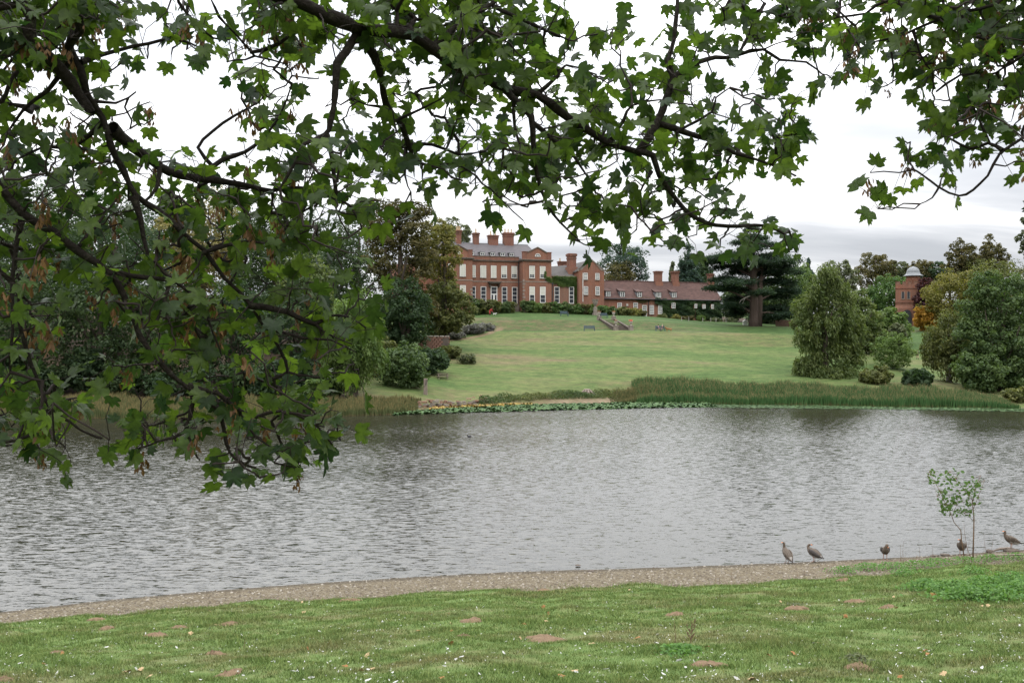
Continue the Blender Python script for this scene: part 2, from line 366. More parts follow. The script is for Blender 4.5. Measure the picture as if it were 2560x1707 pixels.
def ground_fn(t, b, tv):
    pos = N(t, 'ShaderNodeNewGeometry').outputs['Position']
    g = grass_color(t, pos)
    # gravel and shell beach
    vor = N(t, 'ShaderNodeTexVoronoi'); vor.inputs['Scale'].default_value = 17.0; L(t, pos, vor.inputs['Vector'])
    n3 = noise(t, pos, 1.4, 4)
    sepc = N(t, 'ShaderNodeSeparateColor'); L(t, vor.outputs['Color'], sepc.inputs[0])
    grav = ramp(t, sepc.outputs[0], [(0.0, (0.075, 0.057, 0.036)), (0.45, (0.118, 0.094, 0.060)), (0.8, (0.165, 0.138, 0.095)), (1.0, (0.26, 0.23, 0.18))])
    grav = mixc(t, math_n(t, 'MULTIPLY', n3, 0.45), grav, (0.19, 0.155, 0.10))
    sh = N(t, 'ShaderNodeAttribute', attribute_name='beach').outputs['Fac']     # metres from the water's edge to the turf, 0..1
    wet = math_n(t, 'MULTIPLY', math_n(t, 'SUBTRACT', 0.30, math_n(t, 'ADD', sh, math_n(t, 'MULTIPLY', noise(t, pos, 1.7, 5, 0.7), 0.22))), 9.0, True)
    grav = mixc(t, math_n(t, 'MULTIPLY', wet, 0.75), grav, (0.06, 0.05, 0.036))
    edge = math_n(t, 'ADD', sh, math_n(t, 'MULTIPLY', math_n(t, 'SUBTRACT', noise(t, pos, 2.6, 5, 0.7), 0.5), 0.55))
    isg = math_n(t, 'MULTIPLY', math_n(t, 'SUBTRACT', edge, 0.97), 12.0, True)
    c = mixc(t, isg, grav, g)
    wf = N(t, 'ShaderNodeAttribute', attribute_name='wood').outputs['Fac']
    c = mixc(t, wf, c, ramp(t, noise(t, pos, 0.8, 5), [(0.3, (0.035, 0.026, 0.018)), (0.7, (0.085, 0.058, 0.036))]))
    mud = N(t, 'ShaderNodeAttribute', attribute_name='mud').outputs['Fac']
    c = mixc(t, mud, c, ramp(t, noise(t, pos, 1.2, 5), [(0.35, (0.17, 0.13, 0.085)), (0.65, (0.25, 0.195, 0.13))]))
    pth = N(t, 'ShaderNodeAttribute', attribute_name='path').outputs['Fac']
    c = mixc(t, pth, c, ramp(t, noise(t, pos, 1.0, 4), [(0.35, (0.16, 0.115, 0.072)), (0.65, (0.22, 0.155, 0.10))]))
    L(t, c, b.inputs['Base Color'])
    bn = N(t, 'ShaderNodeBump'); bn.inputs['Strength'].default_value = 0.7; bn.inputs['Distance'].default_value = 0.05
    hh = math_n(t, 'ADD', noise(t, pos, 9.0, 6, 0.7), math_n(t, 'MULTIPLY', vor.outputs['Distance'], 0.25))
    L(t, hh, bn.inputs['Height']); L(t, bn.outputs[0], b.inputs['Normal'])
M['ground'] = mat('turf_and_gravel', (0.1, 0.15, 0.05), 0.95, fn=ground_fn, spec=0.12)

def axis(segs):
    out = [segs[0][0]]
    for a, b, st in segs: out += list(np.linspace(a, b, max(2, int(round((b - a) / st)) + 1))[1:])
    return np.array(out)
gx = axis([(-2500, -600, 300), (-600, -150, 45), (-150, -90, 6), (-90, -24, 1.5), (-24, 24, 0.4), (24, 90, 1.5), (90, 150, 6), (150, 600, 45), (600, 2500, 300)])
gy = axis([(-300, -40, 40), (-40, 4, 3), (4, 44, 0.35), (44, 104, 5), (104, 236, 0.8), (236, 300, 4), (300, 700, 40), (700, 3500, 350)])
GX, GY = np.meshgrid(gx, gy); GZ = H(GX, GY)
nx, ny = len(gx), len(gy); ii = np.arange(nx * ny).reshape(ny, nx)
GF = np.stack([ii[:-1, :-1], ii[:-1, 1:], ii[1:, 1:], ii[1:, :-1]], -1).reshape(-1, 4)
sN = shore_near(GX) - GY
beach = np.where(sN > -0.01, np.clip(sN / beach_w(GX), -1, 3), np.where(GY > shore_far(GX), 3.0, -1.0))
beach = np.where((sN <= 0) & (GY <= shore_far(GX)), -1.0, beach)
tF = GY - shore_far(GX)
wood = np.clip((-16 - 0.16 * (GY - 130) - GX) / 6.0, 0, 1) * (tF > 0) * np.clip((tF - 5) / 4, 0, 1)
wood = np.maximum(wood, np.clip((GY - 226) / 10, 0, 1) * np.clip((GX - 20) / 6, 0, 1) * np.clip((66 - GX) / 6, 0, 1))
mud = np.clip(1 - np.abs(GX - 12) / 9.5, 0, 1) * np.clip((1.3 - tF) / 0.6, 0, 1) * (tF > -1)
mud = np.clip(mud * 2, 0, 1)
# worn path curving round the lavender bed, left of the lawn
pp = np.array([ground_px(a, b, 150, 215)[:2] for a, b in [(1120, 851), (1150, 848), (1190, 842), (1225, 833), (1250, 822)]])
pd = np.full(GX.shape, 99.0)
for a, b in zip(pp[:-1], pp[1:]):
    ab = b - a; tt = np.clip(((GX - a[0]) * ab[0] + (GY - a[1]) * ab[1]) / (ab @ ab), 0, 1)
    pd = np.minimum(pd, np.hypot(GX - a[0] - tt * ab[0], GY - a[1] - tt * ab[1]))
path = np.clip(1.7 - pd / 0.55, 0, 1) * 0.9
me = np_mesh('ground', np.stack([GX, GY, GZ], -1).reshape(-1, 3), GF, M['ground'], smooth=True,
             vattr={'beach': beach.ravel(), 'wood': wood.ravel(), 'mud': mud.ravel(), 'path': path.ravel()})
tag(link('ground', me), None, None, kind='structure')

# ------------------------------------------------------------------ lake
def water_fn(t, b, tv):
    pos = N(t, 'ShaderNodeNewGeometry').outputs['Position']
    b.inputs['IOR'].default_value = 1.44; b.inputs['Specular IOR Level'].default_value = 0.5
    # ripple slopes sampled directly, crests lying across the view
    def slope(vec, scale, det, amp, dist=0.0):
        return math_n(t, 'MULTIPLY', math_n(t, 'SUBTRACT', noise(t, vec, scale, det, 0.5, dist), 0.5), amp)
    gust = ramp(t, noise(t, mapping(t, pos, scale=(0.35, 1, 1), loc=(3, 7, 0)), 0.06, 3), [(0.3, (0.72, 0.72, 0.72)), (0.7, (1.2, 1.2, 1.2))])
    v1 = mapping(t, pos, scale=(0.55, 1.9, 1), rot=(0, 0, 0.13)); v2 = mapping(t, pos, scale=(0.75, 2.1, 1), rot=(0, 0, -0.16)); v3 = mapping(t, pos, scale=(1, 1.6, 1), loc=(5, 3, 0))
    sy = math_n(t, 'ADD', math_n(t, 'ADD', slope(v1, 2.7, 2, 0.56, 0.5), slope(v2, 6.5, 2, 0.40, 0.3)), slope(v3, 14.0, 2, 0.20))
    sy = math_n(t, 'SUBTRACT', sy, 0.072)      # normals tilted toward the camera so the water reflects more bright sky
    sx = math_n(t, 'ADD', slope(mapping(t, v1, loc=(31, 17, 0)), 1.3, 2, 0.35), slope(mapping(t, v3, loc=(11, 19, 0)), 6.0, 2, 0.25))
    cb = N(t, 'ShaderNodeCombineXYZ'); L(t, math_n(t, 'MULTIPLY', sx, gust), cb.inputs[0]); L(t, math_n(t, 'MULTIPLY', sy, gust), cb.inputs[1]); cb.inputs[2].default_value = 1.0
    nv = N(t, 'ShaderNodeVectorMath', operation='NORMALIZE'); L(t, cb.outputs[0], nv.inputs[0]); L(t, nv.outputs[0], b.inputs['Normal'])
M['water'] = mat('lake_water', (0.022, 0.021, 0.014), 0.04, fn=water_fn)
wm = MB().add([(-900, 0, 0), (900, 0, 0), (900, 165, 0), (-900, 165, 0)], [(0, 1, 2, 3)]).build('water', M['water'])
tag(wm, None, None, kind='structure')

# ------------------------------------------------------------------ grass of the near bank (uncountable)
def in_view(p, m=120):
    d = p - CAM; xx = d[..., 0] / d[..., 1] * F_PX + 1280; return (xx > -m) & (xx < 2560 + m)
def blades(n, ylo, yhi, hgt, wid, seed):
    rg = np.random.default_rng(seed)
    y = ylo + (yhi - ylo) * rg.random(n * 2); x = (rg.random(n * 2) - 0.5) * 1.12 * y
    s = shore_near(x) - y; bw = beach_w(x)
    keep = (s > bw * (0.98 + 0.12 * rg.normal(size=n * 2)))
    # thin where the turf is worn
    wn = np.sin(x * 1.7 + 0.9 * np.sin(y * 1.3)) * np.sin(y * 1.9 + np.sin(x * 0.8)); keep &= rg.random(n * 2) > np.clip((wn - 0.45) * 1.6, 0, 0.75)
    x, y = x[keep][:n], y[keep][:n]; k = len(x); z = H(x, y)
    tall = 1 + 0.9 * np.clip(np.sin(x * 0.9 + 1.1) * np.sin(y * 0.7 + x * 0.3), 0, 1) ** 2 + 1.6 * np.clip(np.sin(x * 2.3 + 2 * np.sin(y * 0.9)) * np.sin(y * 2.9 + 1.7 * np.sin(x * 1.1)) - 0.55, 0, 1) * 2
    hh = hgt * (0.5 + rg.random(k)) * tall; a = rg.random(k) * 2 * np.pi; lean = rg.normal(size=(k, 2)) * 0.5 * hh[:, None]
    wx, wy = np.cos(a) * wid * 0.5, np.sin(a) * wid * 0.5
    V = np.empty((k, 3, 3)); V[:, 0] = np.stack([x - wx, y - wy, z - 0.005], 1); V[:, 1] = np.stack([x + wx, y + wy, z - 0.005], 1)
    V[:, 2] = np.stack([x + lean[:, 0], y + lean[:, 1], z + hh], 1)
    return V.reshape(-1, 3)
GV = np.concatenate([blades(190000, 9.0, 17.5, 0.034, 0.010, 1), blades(150000, 17.5, 26, 0.040, 0.014, 2), blades(90000, 26, 38, 0.042, 0.020, 3)])
def blade_fn(t, b, tv):
    pos = N(t, 'ShaderNodeNewGeometry').outputs['Position']; g = grass_color(t, pos)
    at = N(t, 'ShaderNodeAttribute', attribute_name='tint').outputs['Fac']
    g = mixc(t, 1.0, g, ramp(t, at, [(0, (0.75, 0.8, 0.7)), (0.8, (1.25, 1.25, 1.1)), (0.93, (1.7, 1.45, 1.3))]), 'MULTIPLY')
    L(t, g, b.inputs['Base Color'])
M['blade'] = mat('grass_blades', (0.08, 0.14, 0.03), 0.7, fn=blade_fn, spec=0.15)
nb = len(GV) // 3
gme = np_mesh('grass', GV, np.arange(nb * 3).reshape(nb, 3), M['blade'], tint=rng.random(nb))
tag(link('grass', gme), 'short green grazed grass covering the near bank', 'grass', kind='stuff')

# ------------------------------------------------------------------ reeds and lily pads along the far shore
def reed_bed(name, label, x0, x1, dlo, dhi, n, hmax, colr, seed, taper=None):
    rg = np.random.default_rng(seed)
    x = x0 + (x1 - x0) * rg.random(n); t = dlo + (dhi - dlo) * rg.random(n); y = shore_far(x) + t
    z = np.maximum(H(x, y), -0.1)
    hh = hmax * (0.62 + 0.38 * rg.random(n)) * (0.88 + 0.11 * np.sin(x * 0.35 + np.sin(x * 0.13)) + 0.08 * np.sin(x * 1.3) + 0.06 * np.sin(x * 3.7))
    if taper: hh *= np.interp(x, *taper)
    keep = hh > 0.25; x, y, z, hh = x[keep], y[keep], z[keep], hh[keep]; k = len(x)
    a = rg.normal(size=k) * 0.6; wd = 0.055 + 0.04 * rg.random(k); lean = rg.normal(size=(k, 2)) * 0.10 * hh[:, None]
    V = np.empty((k, 5, 3)); ca, sa = np.cos(a) * wd * 0.5, np.sin(a) * wd * 0.5
    V[:, 0] = np.stack([x - ca, y - sa, z - 0.05], 1); V[:, 1] = np.stack([x + ca, y + sa, z - 0.05], 1)
    mx, my = x + lean[:, 0] * 0.45, y + lean[:, 1] * 0.45
    V[:, 2] = np.stack([mx + ca * .9, my + sa * .9, z + hh * 0.6], 1); V[:, 3] = np.stack([mx - ca * .9, my - sa * .9, z + hh * 0.6], 1)
    V[:, 4] = np.stack([x + lean[:, 0] * 1.2, y + lean[:, 1] * 1.2, z + hh], 1)
    base = (np.arange(k) * 5)[:, None]
    T = np.concatenate([base + [0, 1, 2], base + [0, 2, 3], base + [3, 2, 4]])
    hg = np.tile(np.array([0, 0, .6, .6, 1.0]), k); tn = np.tile(rg.random(k), 3)
    me = np_mesh(name, V.reshape(-1, 3), T, colr, tint=tn, vattr={'hgt': hg})
    return tag(link(name, me), label, 'reeds', kind='stuff')
def reed_mat(name, lo, mid, top, tops=0.72):
    def fn(t, b, tv):
        hg = N(t, 'ShaderNodeAttribute', attribute_name='hgt').outputs['Fac']
        tn = N(t, 'ShaderNodeAttribute', attribute_name='tint').outputs['Fac']
        f = math_n(t, 'ADD', hg, math_n(t, 'MULTIPLY', math_n(t, 'SUBTRACT', tn, 0.5), 0.3))
        L(t, ramp(t, f, [(0.02, lo), (0.3, mid), (tops - 0.12, mid), (tops + 0.12, top)]), b.inputs['Base Color'])
    return mat(name, mid, 0.75, fn=fn, spec=0.2)
M['reed_g'] = reed_mat('reedmace', (0.15, 0.125, 0.055), (0.052, 0.120, 0.034), (0.28, 0.21, 0.10), 0.93)
M['reed_y'] = reed_mat('yellowing_reed', (0.17, 0.13, 0.06), (0.082, 0.10, 0.034), (0.20, 0.155, 0.062), 0.80)
xr0, xr1 = (1590 - 1280) / F_PX * 147, (2500 - 1280) / F_PX * 138
reed_bed('reed_bed', 'tall green reed bed with tan tops in front of the right-hand trees', xr0, xr1, -2.0, 5.5, 30000, 2.15, M['reed_g'], 11, ([xr0, xr0 + 4, xr0 + 9, xr1 - 5, xr1], [0.72, 0.85, 1, 0.98, 0.6]))
reed_bed('reed_bed', 'low tan reeds at the left end of the tall green reed bed', xr0 - 4, xr0 + 5, -1.0, 2.5, 2200, 1.7, M['reed_y'], 12, ([xr0 - 4, xr0, xr0 + 5], [0.2, 0.9, 0.9]))
xl0, xl1 = -70.0, (1035 - 1280) / F_PX * 122
reed_bed('reed_bed', 'yellow-green reed bed along the left shore below the dark wood', xl0, xl1, -1.5, 6.5, 26000, 1.75, M['reed_y'], 13, ([xl0, -30, -20, xl1 - 2, xl1], [1.05, 1.0, 1.05, 0.8, 0.35]))

def lily(name, label, fn_y, x0, x1, n, r0, r1, zmax, tilt, m, seed):
    rg = np.random.default_rng(seed); x = x0 + (x1 - x0) * rg.random(n); lo, hi = fn_y(x); y = lo + (hi - lo) * rg.random(n)
    r = r0 + (r1 - r0) * rg.random(n); z = 0.02 + zmax * rg.random(n) ** 1.5
    nn = unit(np.stack([rg.normal(size=n) * tilt, rg.normal(size=n) * tilt, np.ones(n)], 1))
    t = unit(np.cross(nn, [0.3, 1, 0.1])); b = np.cross(nn, t); k = 7; a = np.linspace(0.25, 2 * np.pi - 0.25, k)
    V = np.stack([x, y, z], 1)[:, None] + r[:, None, None] * (np.cos(a)[None, :, None] * t[:, None] + np.sin(a)[None, :, None] * b[:, None])
    me = np_mesh(name, V.reshape(-1, 3), np.arange(n * k).reshape(n, k), m, tint=rg.random(n)); return tag(link(name, me), label, 'lily pads', kind='stuff')
def pad_mat(name, a, b_, rough):
    def fn(t, b, tv): L(t, mixc(t, N(t, 'ShaderNodeAttribute', attribute_name='tint').outputs['Fac'], a, b_), b.inputs['Base Color'])
    return mat(name, a, rough, fn=fn, spec=0.22)
M['pad'] = pad_mat('lily_pad', (0.035, 0.085, 0.022), (0.085, 0.15, 0.045), 0.6)
M['pad_y'] = pad_mat('yellow_lily_pad', (0.38, 0.24, 0.04), (0.26, 0.20, 0.05), 0.5)
def edge_line(pts):
    q = np.array([zplane(a, b)[:2] for a, b in pts]); return lambda x: np.interp(x, q[:, 0], q[:, 1])
e1 = edge_line([(950, 1042), (1010, 1036), (1150, 1032), (1340, 1027), (1500, 1023), (1640, 1020), (1760, 1018), (1800, 1016)])
e2 = edge_line([(1560, 1021), (1760, 1019), (2000, 1021), (2300, 1025), (2600, 1030)])
lily('lily_pads', 'raised green lily pads crowding the middle of the far shore', lambda x: (e1(x), shore_far(x) - 0.2 + 0 * x), (990 - 1280) / F_PX * 122, (1790 - 1280) / F_PX * 138, 9500, 0.13, 0.24, 0.22, 0.42, M['pad'], 21)
lily('lily_pads', 'yellowing lily pads between the stone landing and the green pads', lambda x: (shore_far(x) - 1.2, shore_far(x) + 1.2), (1085 - 1280) / F_PX * 135, (1330 - 1280) / F_PX * 140, 1800, 0.1, 0.18, 0.42, 0.5, M['pad_y'], 22)
lily('lily_pads', 'flat pale lily pads lying in front of the tall reed bed', lambda x: (e2(x), shore_far(x) - 1.6), (1700 - 1280) / F_PX * 138, (2620 - 1280) / F_PX * 130, 6500, 0.10, 0.22, 0.06, 0.06, M['pad'], 23)

# rough grass and scrub on the broken bank above the lily pads (uncountable)
def bank_scrub(n, seed):
    rg = np.random.default_rng(seed); x0, x1 = (1200 - 1280) / F_PX * 142, (1625 - 1280) / F_PX * 150; x = x0 + (x1 - x0) * rg.random(n); t = 1.0 + 2.6 * rg.random(n); y = shore_far(x) + t
    lump = np.clip(np.sin(x * 0.9 + 1.2 * np.sin(x * 0.37)) * np.sin(t * 1.6 + x * 0.5) + 0.35, 0, 1.4); z = H(x, y) + rg.random(n) * (0.12 + 0.55 * lump)
    C = np.stack([x, y, z], 1); V, Fq = leaf_quads(C, rg.normal(size=(n, 3)) * 0.6 + [0, -0.3, 0.7], 0.16 + 0.16 * rg.random(n), 0.5, rg)
    m = foliage('bank_scrub', (0.040, 0.070, 0.022), (0.12, 0.125, 0.045)); me = np_mesh('bank_scrub', V, Fq, m, tint=np.clip(0.35 + 0.3 * np.sin(x * 0.5) + rg.normal(size=n) * 0.25, 0, 1))
    tag(link('bank_scrub', me), 'rough grass and low scrub on the broken bank above the lily pads', 'scrub', kind='stuff')
bank_scrub(9000, 27)

# beach pebbles and shells (uncountable)
def pebbles(n, seed):
    rg = np.random.default_rng(seed); y = 26 + 14 * rg.random(n * 3); x = (rg.random(n * 3) - 0.5) * 1.1 * y
    s = (shore_near(x) - y) / beach_w(x); k = (s > 0.02) & (s < 1.05); x, y = x[k][:n], y[k][:n]; n = len(x)
    r = 0.010 + 0.05 * rg.random(n) ** 5; z = H(x, y); V = np.empty((n, 6, 3)); a = rg.random(n) * 6.28; st = 0.6 + 0.9 * rg.random(n)
    ca, sa = np.cos(a) * r, np.sin(a) * r
    V[:, 0] = np.stack([x + ca * st, y + sa * st, z], 1); V[:, 1] = np.stack([x - sa, y + ca, z], 1); V[:, 2] = np.stack([x - ca * st, y - sa * st, z], 1); V[:, 3] = np.stack([x + sa, y - ca, z], 1)
    V[:, 4] = np.stack([x, y, z + r * 0.7], 1); V[:, 5] = np.stack([x, y, z - r * 0.4], 1)
    b = (np.arange(n) * 6)[:, None]
    T = np.concatenate([b + f for f in ([0, 1, 4], [1, 2, 4], [2, 3, 4], [3, 0, 4])]); tn = rg.random(n) ** 2.6
    me = np_mesh('pebbles', V.reshape(-1, 3), T, pad_mat('pebble', (0.075, 0.058, 0.038), (0.33, 0.295, 0.245), 0.8), tint=np.tile(tn, 4))
    tag(link('pebbles', me), 'pale pebbles and shell fragments strewn over the near beach', 'pebbles', kind='stuff')
pebbles(20000, 31)
# ------------------------------------------------------------------ the country house and its wings
HROT = R(18); HO = P(1300, 770, 217.0); HO[2] = 16.0
ch, sh_ = math.cos(HROT), math.sin(HROT)
def to_local(v): return np.array([v[0] * ch + v[1] * sh_, -v[0] * sh_ + v[1] * ch, v[2]])
_cl = to_local(CAM - HO)
def hl(px, py, yl=0.0):                # pixel -> (x, z) on the house plane at local depth yl
    d = to_local(ray(px, py)); t = (yl - _cl[1]) / d[1]; p = _cl + d * t; return p[0], p[2]
def za(X, Y): return 1080 + X / 5.88, 540 + Y / 5.88          # reading grids used while measuring the photograph
def zb(X, Y): return 1400 + X * 0.18707, 600 + Y * 0.18707
def rect(zf, X0, X1, Y0, Y1, yl):
    Xm, Ym = (X0 + X1) / 2, (Y0 + Y1) / 2
    return hl(*zf(X0, Ym), yl)[0], hl(*zf(X1, Ym), yl)[0], hl(*zf(Xm, Y1), yl)[1], hl(*zf(Xm, Y0), yl)[1]

def window(par, x0, x1, z0, z1, y, cols=3, rows=4, blind=0.0, lintel=True, bar=0.035, fr=0.11, sill=True, gl='glass', nm='window'):
    """white sash: frame and bars one mesh, dark pane and drawn blind below it; set in a brick reveal"""
    f = MB()
    f.box(x0, x0 + fr, y - .10, y - .012, z0, z1).box(x1 - fr, x1, y - .10, y - .012, z0, z1)
    f.box(x0 + fr, x1 - fr, y - .10, y - .012, z0, z0 + fr).box(x0 + fr, x1 - fr, y - .10, y - .012, z1 - fr, z1)
    for i in range(1, cols):
        xx = x0 + fr + (x1 - x0 - 2 * fr) * i / cols; f.box(xx - bar / 2, xx + bar / 2, y - .068, y - .014, z0 + fr, z1 - fr)
    for j in range(1, rows):
        zz = z0 + fr + (z1 - z0 - 2 * fr) * j / rows; bb = bar * (1.8 if j * 2 == rows else 1)
        f.box(x0 + fr, x1 - fr, y - .071, y - .016, zz - bb / 2, zz + bb / 2)
    w_ = f.build(nm, M['white'], par)
    MB().box(x0 + .01, x1 - .01, y - .035, y - .004, z0 + .01, z1 - .01).build('pane', M[gl], w_)
    if blind: MB().box(x0 + fr, x1 - fr, y - .052, y - .036, z1 - fr - (z1 - z0 - 2 * fr) * blind, z1 - fr).build('blind', M['blind'], w_)
    if sill: MB().box(x0 - .1, x1 + .1, y - .2, y - .003, z0 - .13, z0 - .002).build('sill', M['stone'], w_)
    if lintel: MB().prism([(x0 - .12, z1 + .003), (x1 + .12, z1 + .003), (x1 + .28, z1 + .34), (x0 - .28, z1 + .34)], y - .03, y - .002).build('lintel', M['brick_chim'], w_)
    return w_

def chimney(par, x0, x1, z0, z1, y0, depth, pots=2, band=True, mt='brick_chim', pot_h=0.9):
    c = MB(); hh = z1 - z0; y1 = y0 + depth
    c.box(x0, x1, y0, y1, z0, z1 - 0.22 * hh)
    for k, (g, a, b) in enumerate(((.10, .78, .83), (.0, .83, .88), (.14, .88, .93), (.22, .93, .97), (.08, .97, 1.0))):
        c.box(x0 - g, x1 + g, y0 - g, y1 + g, z0 + a * hh, z0 + b * hh - .001)
    o = c.build('chimney', M[mt], par)
    for i in range(pots):
        xx = x0 + (x1 - x0) * (i + .5) / pots; MB().lathe([(.17, 0), (.2, .1), (.15, .2), (.14, pot_h - .1), (.18, pot_h)], 8, (xx, (y0 + y1) / 2, z1)).build('chimney_pot', M['pot'], o)
    return o

house = thing('country_house', 'large red brick country house with grey slate roof and white sash windows above the lawn', 'house', HO, HROT)
WY = -2.8                                   # the two wings stand forward of the middle
cxl, cxr = hl(*za(595, 900), WY)[0], hl(*za(1300, 900), 0)[0]     # inner edges
wl0, wl1 = hl(*za(150, 900), WY)[0], cxl
wr0, wr1 = hl(*za(1340, 900), WY)[0], hl(*za(1755, 900), WY)[0]
ztop = hl(*za(940, 648), 0)[1]; zwt = hl(*za(1550, 650), WY)[1]; zb0 = -2.2
zstr = hl(*za(940, 966), 0)[1]
# walls
MB().box(wl1 - 1, wr0 + 1, 0, 11, zb0, ztop - .3).build('wall', M['brick'], house)
MB().box(wl0, wl1, WY, 12, zb0, zwt - .25).build('wall', M['brick'], house)
MB().box(wr0, wr1, WY, 12, zb0, zwt - .25).build('wall', M['brick'], house)
lx0 = hl(*za(-500, 900), 1.5)[0]
MB().box(lx0, wl0 - .002, 1.5, 10, zb0, zwt - 1.2).build('wall', M['brick'], house)
# cornice, parapet and string course
def band_ring(nm, mt, z0, z1, g, which):
    b = MB()
    if 'c' in which: b.box(wl1 + g, wr0 - g, -g, -.002, z0, z1)
    if 'l' in which: b.box(wl0 - g, wl1 + g, WY - g, WY - .002, z0, z1).box(wl1 + .002, wl1 + g, WY, -g, z0, z1)
    if 'r' in which: b.box(wr0 - g, wr1 + g, WY - g, WY - .002, z0, z1).box(wr0 - g, wr0 - .002, WY, -g, z0, z1).box(wr1 + .002, wr1 + g, WY, 6, z0, z1)
    return b.build(nm, mt, house)
band_ring('cornice', M['stone_dark'], ztop - .28, ztop - .02, .28, 'clr')
band_ring('cornice', M['stone'], ztop - .02, ztop + .08, .42, 'lr')
band_ring('string_course', M['stone'], zstr - .1, zstr + .1, .06, 'clr')
zpar = hl(*za(940, 600), 0)[1]
MB().box(wl1, wr0, -.05, .45, ztop - .2, zpar).build('parapet', M['brick_chim'], house)
MB().box(wl1, wr0, -.12, .52, zpar, zpar + .12).build('coping', M['stone_dark'], house)
for (a, b) in ((wl0, wl1), (wr0, wr1)):
    # pediment between two piers
    zp = hl(*za(1720, 540), WY)[1]; zap = hl(*za(1545, 468), WY)[1]; m = (a + b) / 2 + .1; pw = .95
    for q in (a, b - pw): MB().box(q, q + pw, WY - .06, WY + .9, zwt - .24, zp).box(q - .08, q + pw + .08, WY - .14, WY + .98, zp, zp + .12).build('pier', M['brick_chim'], house)
    MB().prism([(a + pw, zwt - .24), (b - pw, zwt - .24), (b - pw, zp - .2), (m, zap), (a + pw, zp - .2)], WY + .05, WY + .5).build('pediment', M['brick'], house)
    for s in (-1, 1):
        ex = a + pw if s < 0 else b - pw
        cp = MB(); cp.prism([(ex, zp - .2), (m, zap), (m, zap + .22), (ex, zp + .05)], WY - .1, WY + .6); cp.build('coping', M['stone_dark'], house)
    # half-round attic window
    r_ = .62; fz = hl(*za(1545, 590), WY)[1]
    arc = [(m + r_ * math.cos(t), fz + .75 * r_ * 1.25 * math.sin(t)) for t in np.linspace(0, math.pi, 9)]
    lw = MB().prism(arc, WY - .02, WY + .045).build('lunette_window', M['glass'], house)
    fb = MB(); fb.box(m - r_ - .05, m + r_ + .05, WY - .08, WY - .022, fz - .1, fz + .03)
    for p, q in zip(arc[:-1], arc[1:]): fb.prism([p, q, (m + (q[0] - m) * .82, fz + (q[1] - fz) * .82), (m + (p[0] - m) * .82, fz + (p[1] - fz) * .82)], WY - .07, WY - .022)
    for t in (50, 90, 130): fb.prism([(m - .03, fz), (m + .03, fz), (m + .03 + .58 * math.cos(R(t)), fz + .56 * math.sin(R(t))), (m - .03 + .58 * math.cos(R(t)), fz + .56 * math.sin(R(t)))], WY - .06, WY - .024)
    fb.build('frame', M['white'], lw)
    # small roof running back from the pediment
    MB().prism([(a + .3, zwt), (m, zap - .15), (b - .3, zwt)], WY + .55, 7).build('roof', M['slate_dark'], house)
# quoins on the right wing's inner corner
for k in range(11):
    zz = zb0 + 1.5 + k * .72
    if zz < zstr + 1.2: MB().box(wr0 - .025, wr0 + (.5 if k % 2 else .32), WY - .025, WY + .4, zz, zz + .42).build('quoin', M['stone'], house)
for k in range(8): MB().box(wl1 - (.5 if k % 2 else .32), wl1 + .025, WY - .025, WY + .4, zb0 + 1.5 + k * .72, zb0 + 1.92 + k * .72).build('quoin', M['stone'], house)
# main slate roof, hipped at the right
rx1 = hl(*za(1410, 420), 5.5)[0]; zr = hl(*za(900, 408), 5.5)[1]; rx0 = lx0 + 4
e0, e1r = wl0 - 1, wr1 - 1.2
V = [(e0, .4, zpar - .25), (e1r, .4, zpar - .25), (e1r, 11, zpar - .25), (e0, 11, zpar - .25), (rx0 + 5, 5.7, zr), (rx1, 5.7, zr)]
rf = MB().add(V, [(0, 1, 5, 4), (1, 2, 5), (2, 3, 4, 5), (3, 0, 4), (3, 2, 1, 0)]).build('roof', M['slate'], house)
MB().box(rx0 + 5, rx1, 5.6, 5.8, zr - .05, zr + .07).build('ridge', M['lead'], rf)
# dormers in the slate roof
def roof_y(z): return .4 + (z - (zpar - .25)) / (zr - (zpar - .25)) * 5.3
for (X0, X1, Y0, Y1) in ((560, 612, 535, 578), (705, 765, 538, 582), (858, 915, 541, 586), (1003, 1065, 545, 590), (1138, 1197, 550, 595)):
    x0, x1, z0, z1 = rect(za, X0, X1, Y0, Y1, 1.1); y0 = .95
    dm = MB().box(x0 - .12, x1 + .1, y0, roof_y(z1) + .4, z0 - .2, z1 + .06).build('dormer', M['slate_dark'], house)
    MB().box(x0 - .2, x1 + .18, y0 - .12, roof_y(z1) + .7, z1 + .06, z1 + .16).build('roof', M['lead'], dm)
    f = MB().box(x0, x1, y0 - .07, y0 - .003, z0, z0 + .09).box(x0, x1, y0 - .07, y0 - .003, z1 - .09, z1)
    for xx in (x0, (x0 + x1) / 2 - .045, x1 - .09): f.box(xx, xx + .09, y0 - .069, y0 - .004, z0 + .09, z1 - .09)
    f.build('frame', M['white'], dm); MB().box(x0 + .05, x1 - .05, y0 - .03, y0 - .005, z0 + .05, z1 - .05).build('pane', M['glass'], dm)
# chimneys
for (X0, X1, Y0, Y1, n) in ((365, 432, 205, 395, 3), (615, 693, 245, 410, 1), (838, 975, 280, 420, 2), (1065, 1203, 243, 425, 3)):
    x0, x1, z0, z1 = rect(za, X0, X1, Y0, Y1, 5.2); chimney(house, x0, x1, z0 - 1.2, z1, 5.2, 1.1 if n < 3 else 1.5, n)
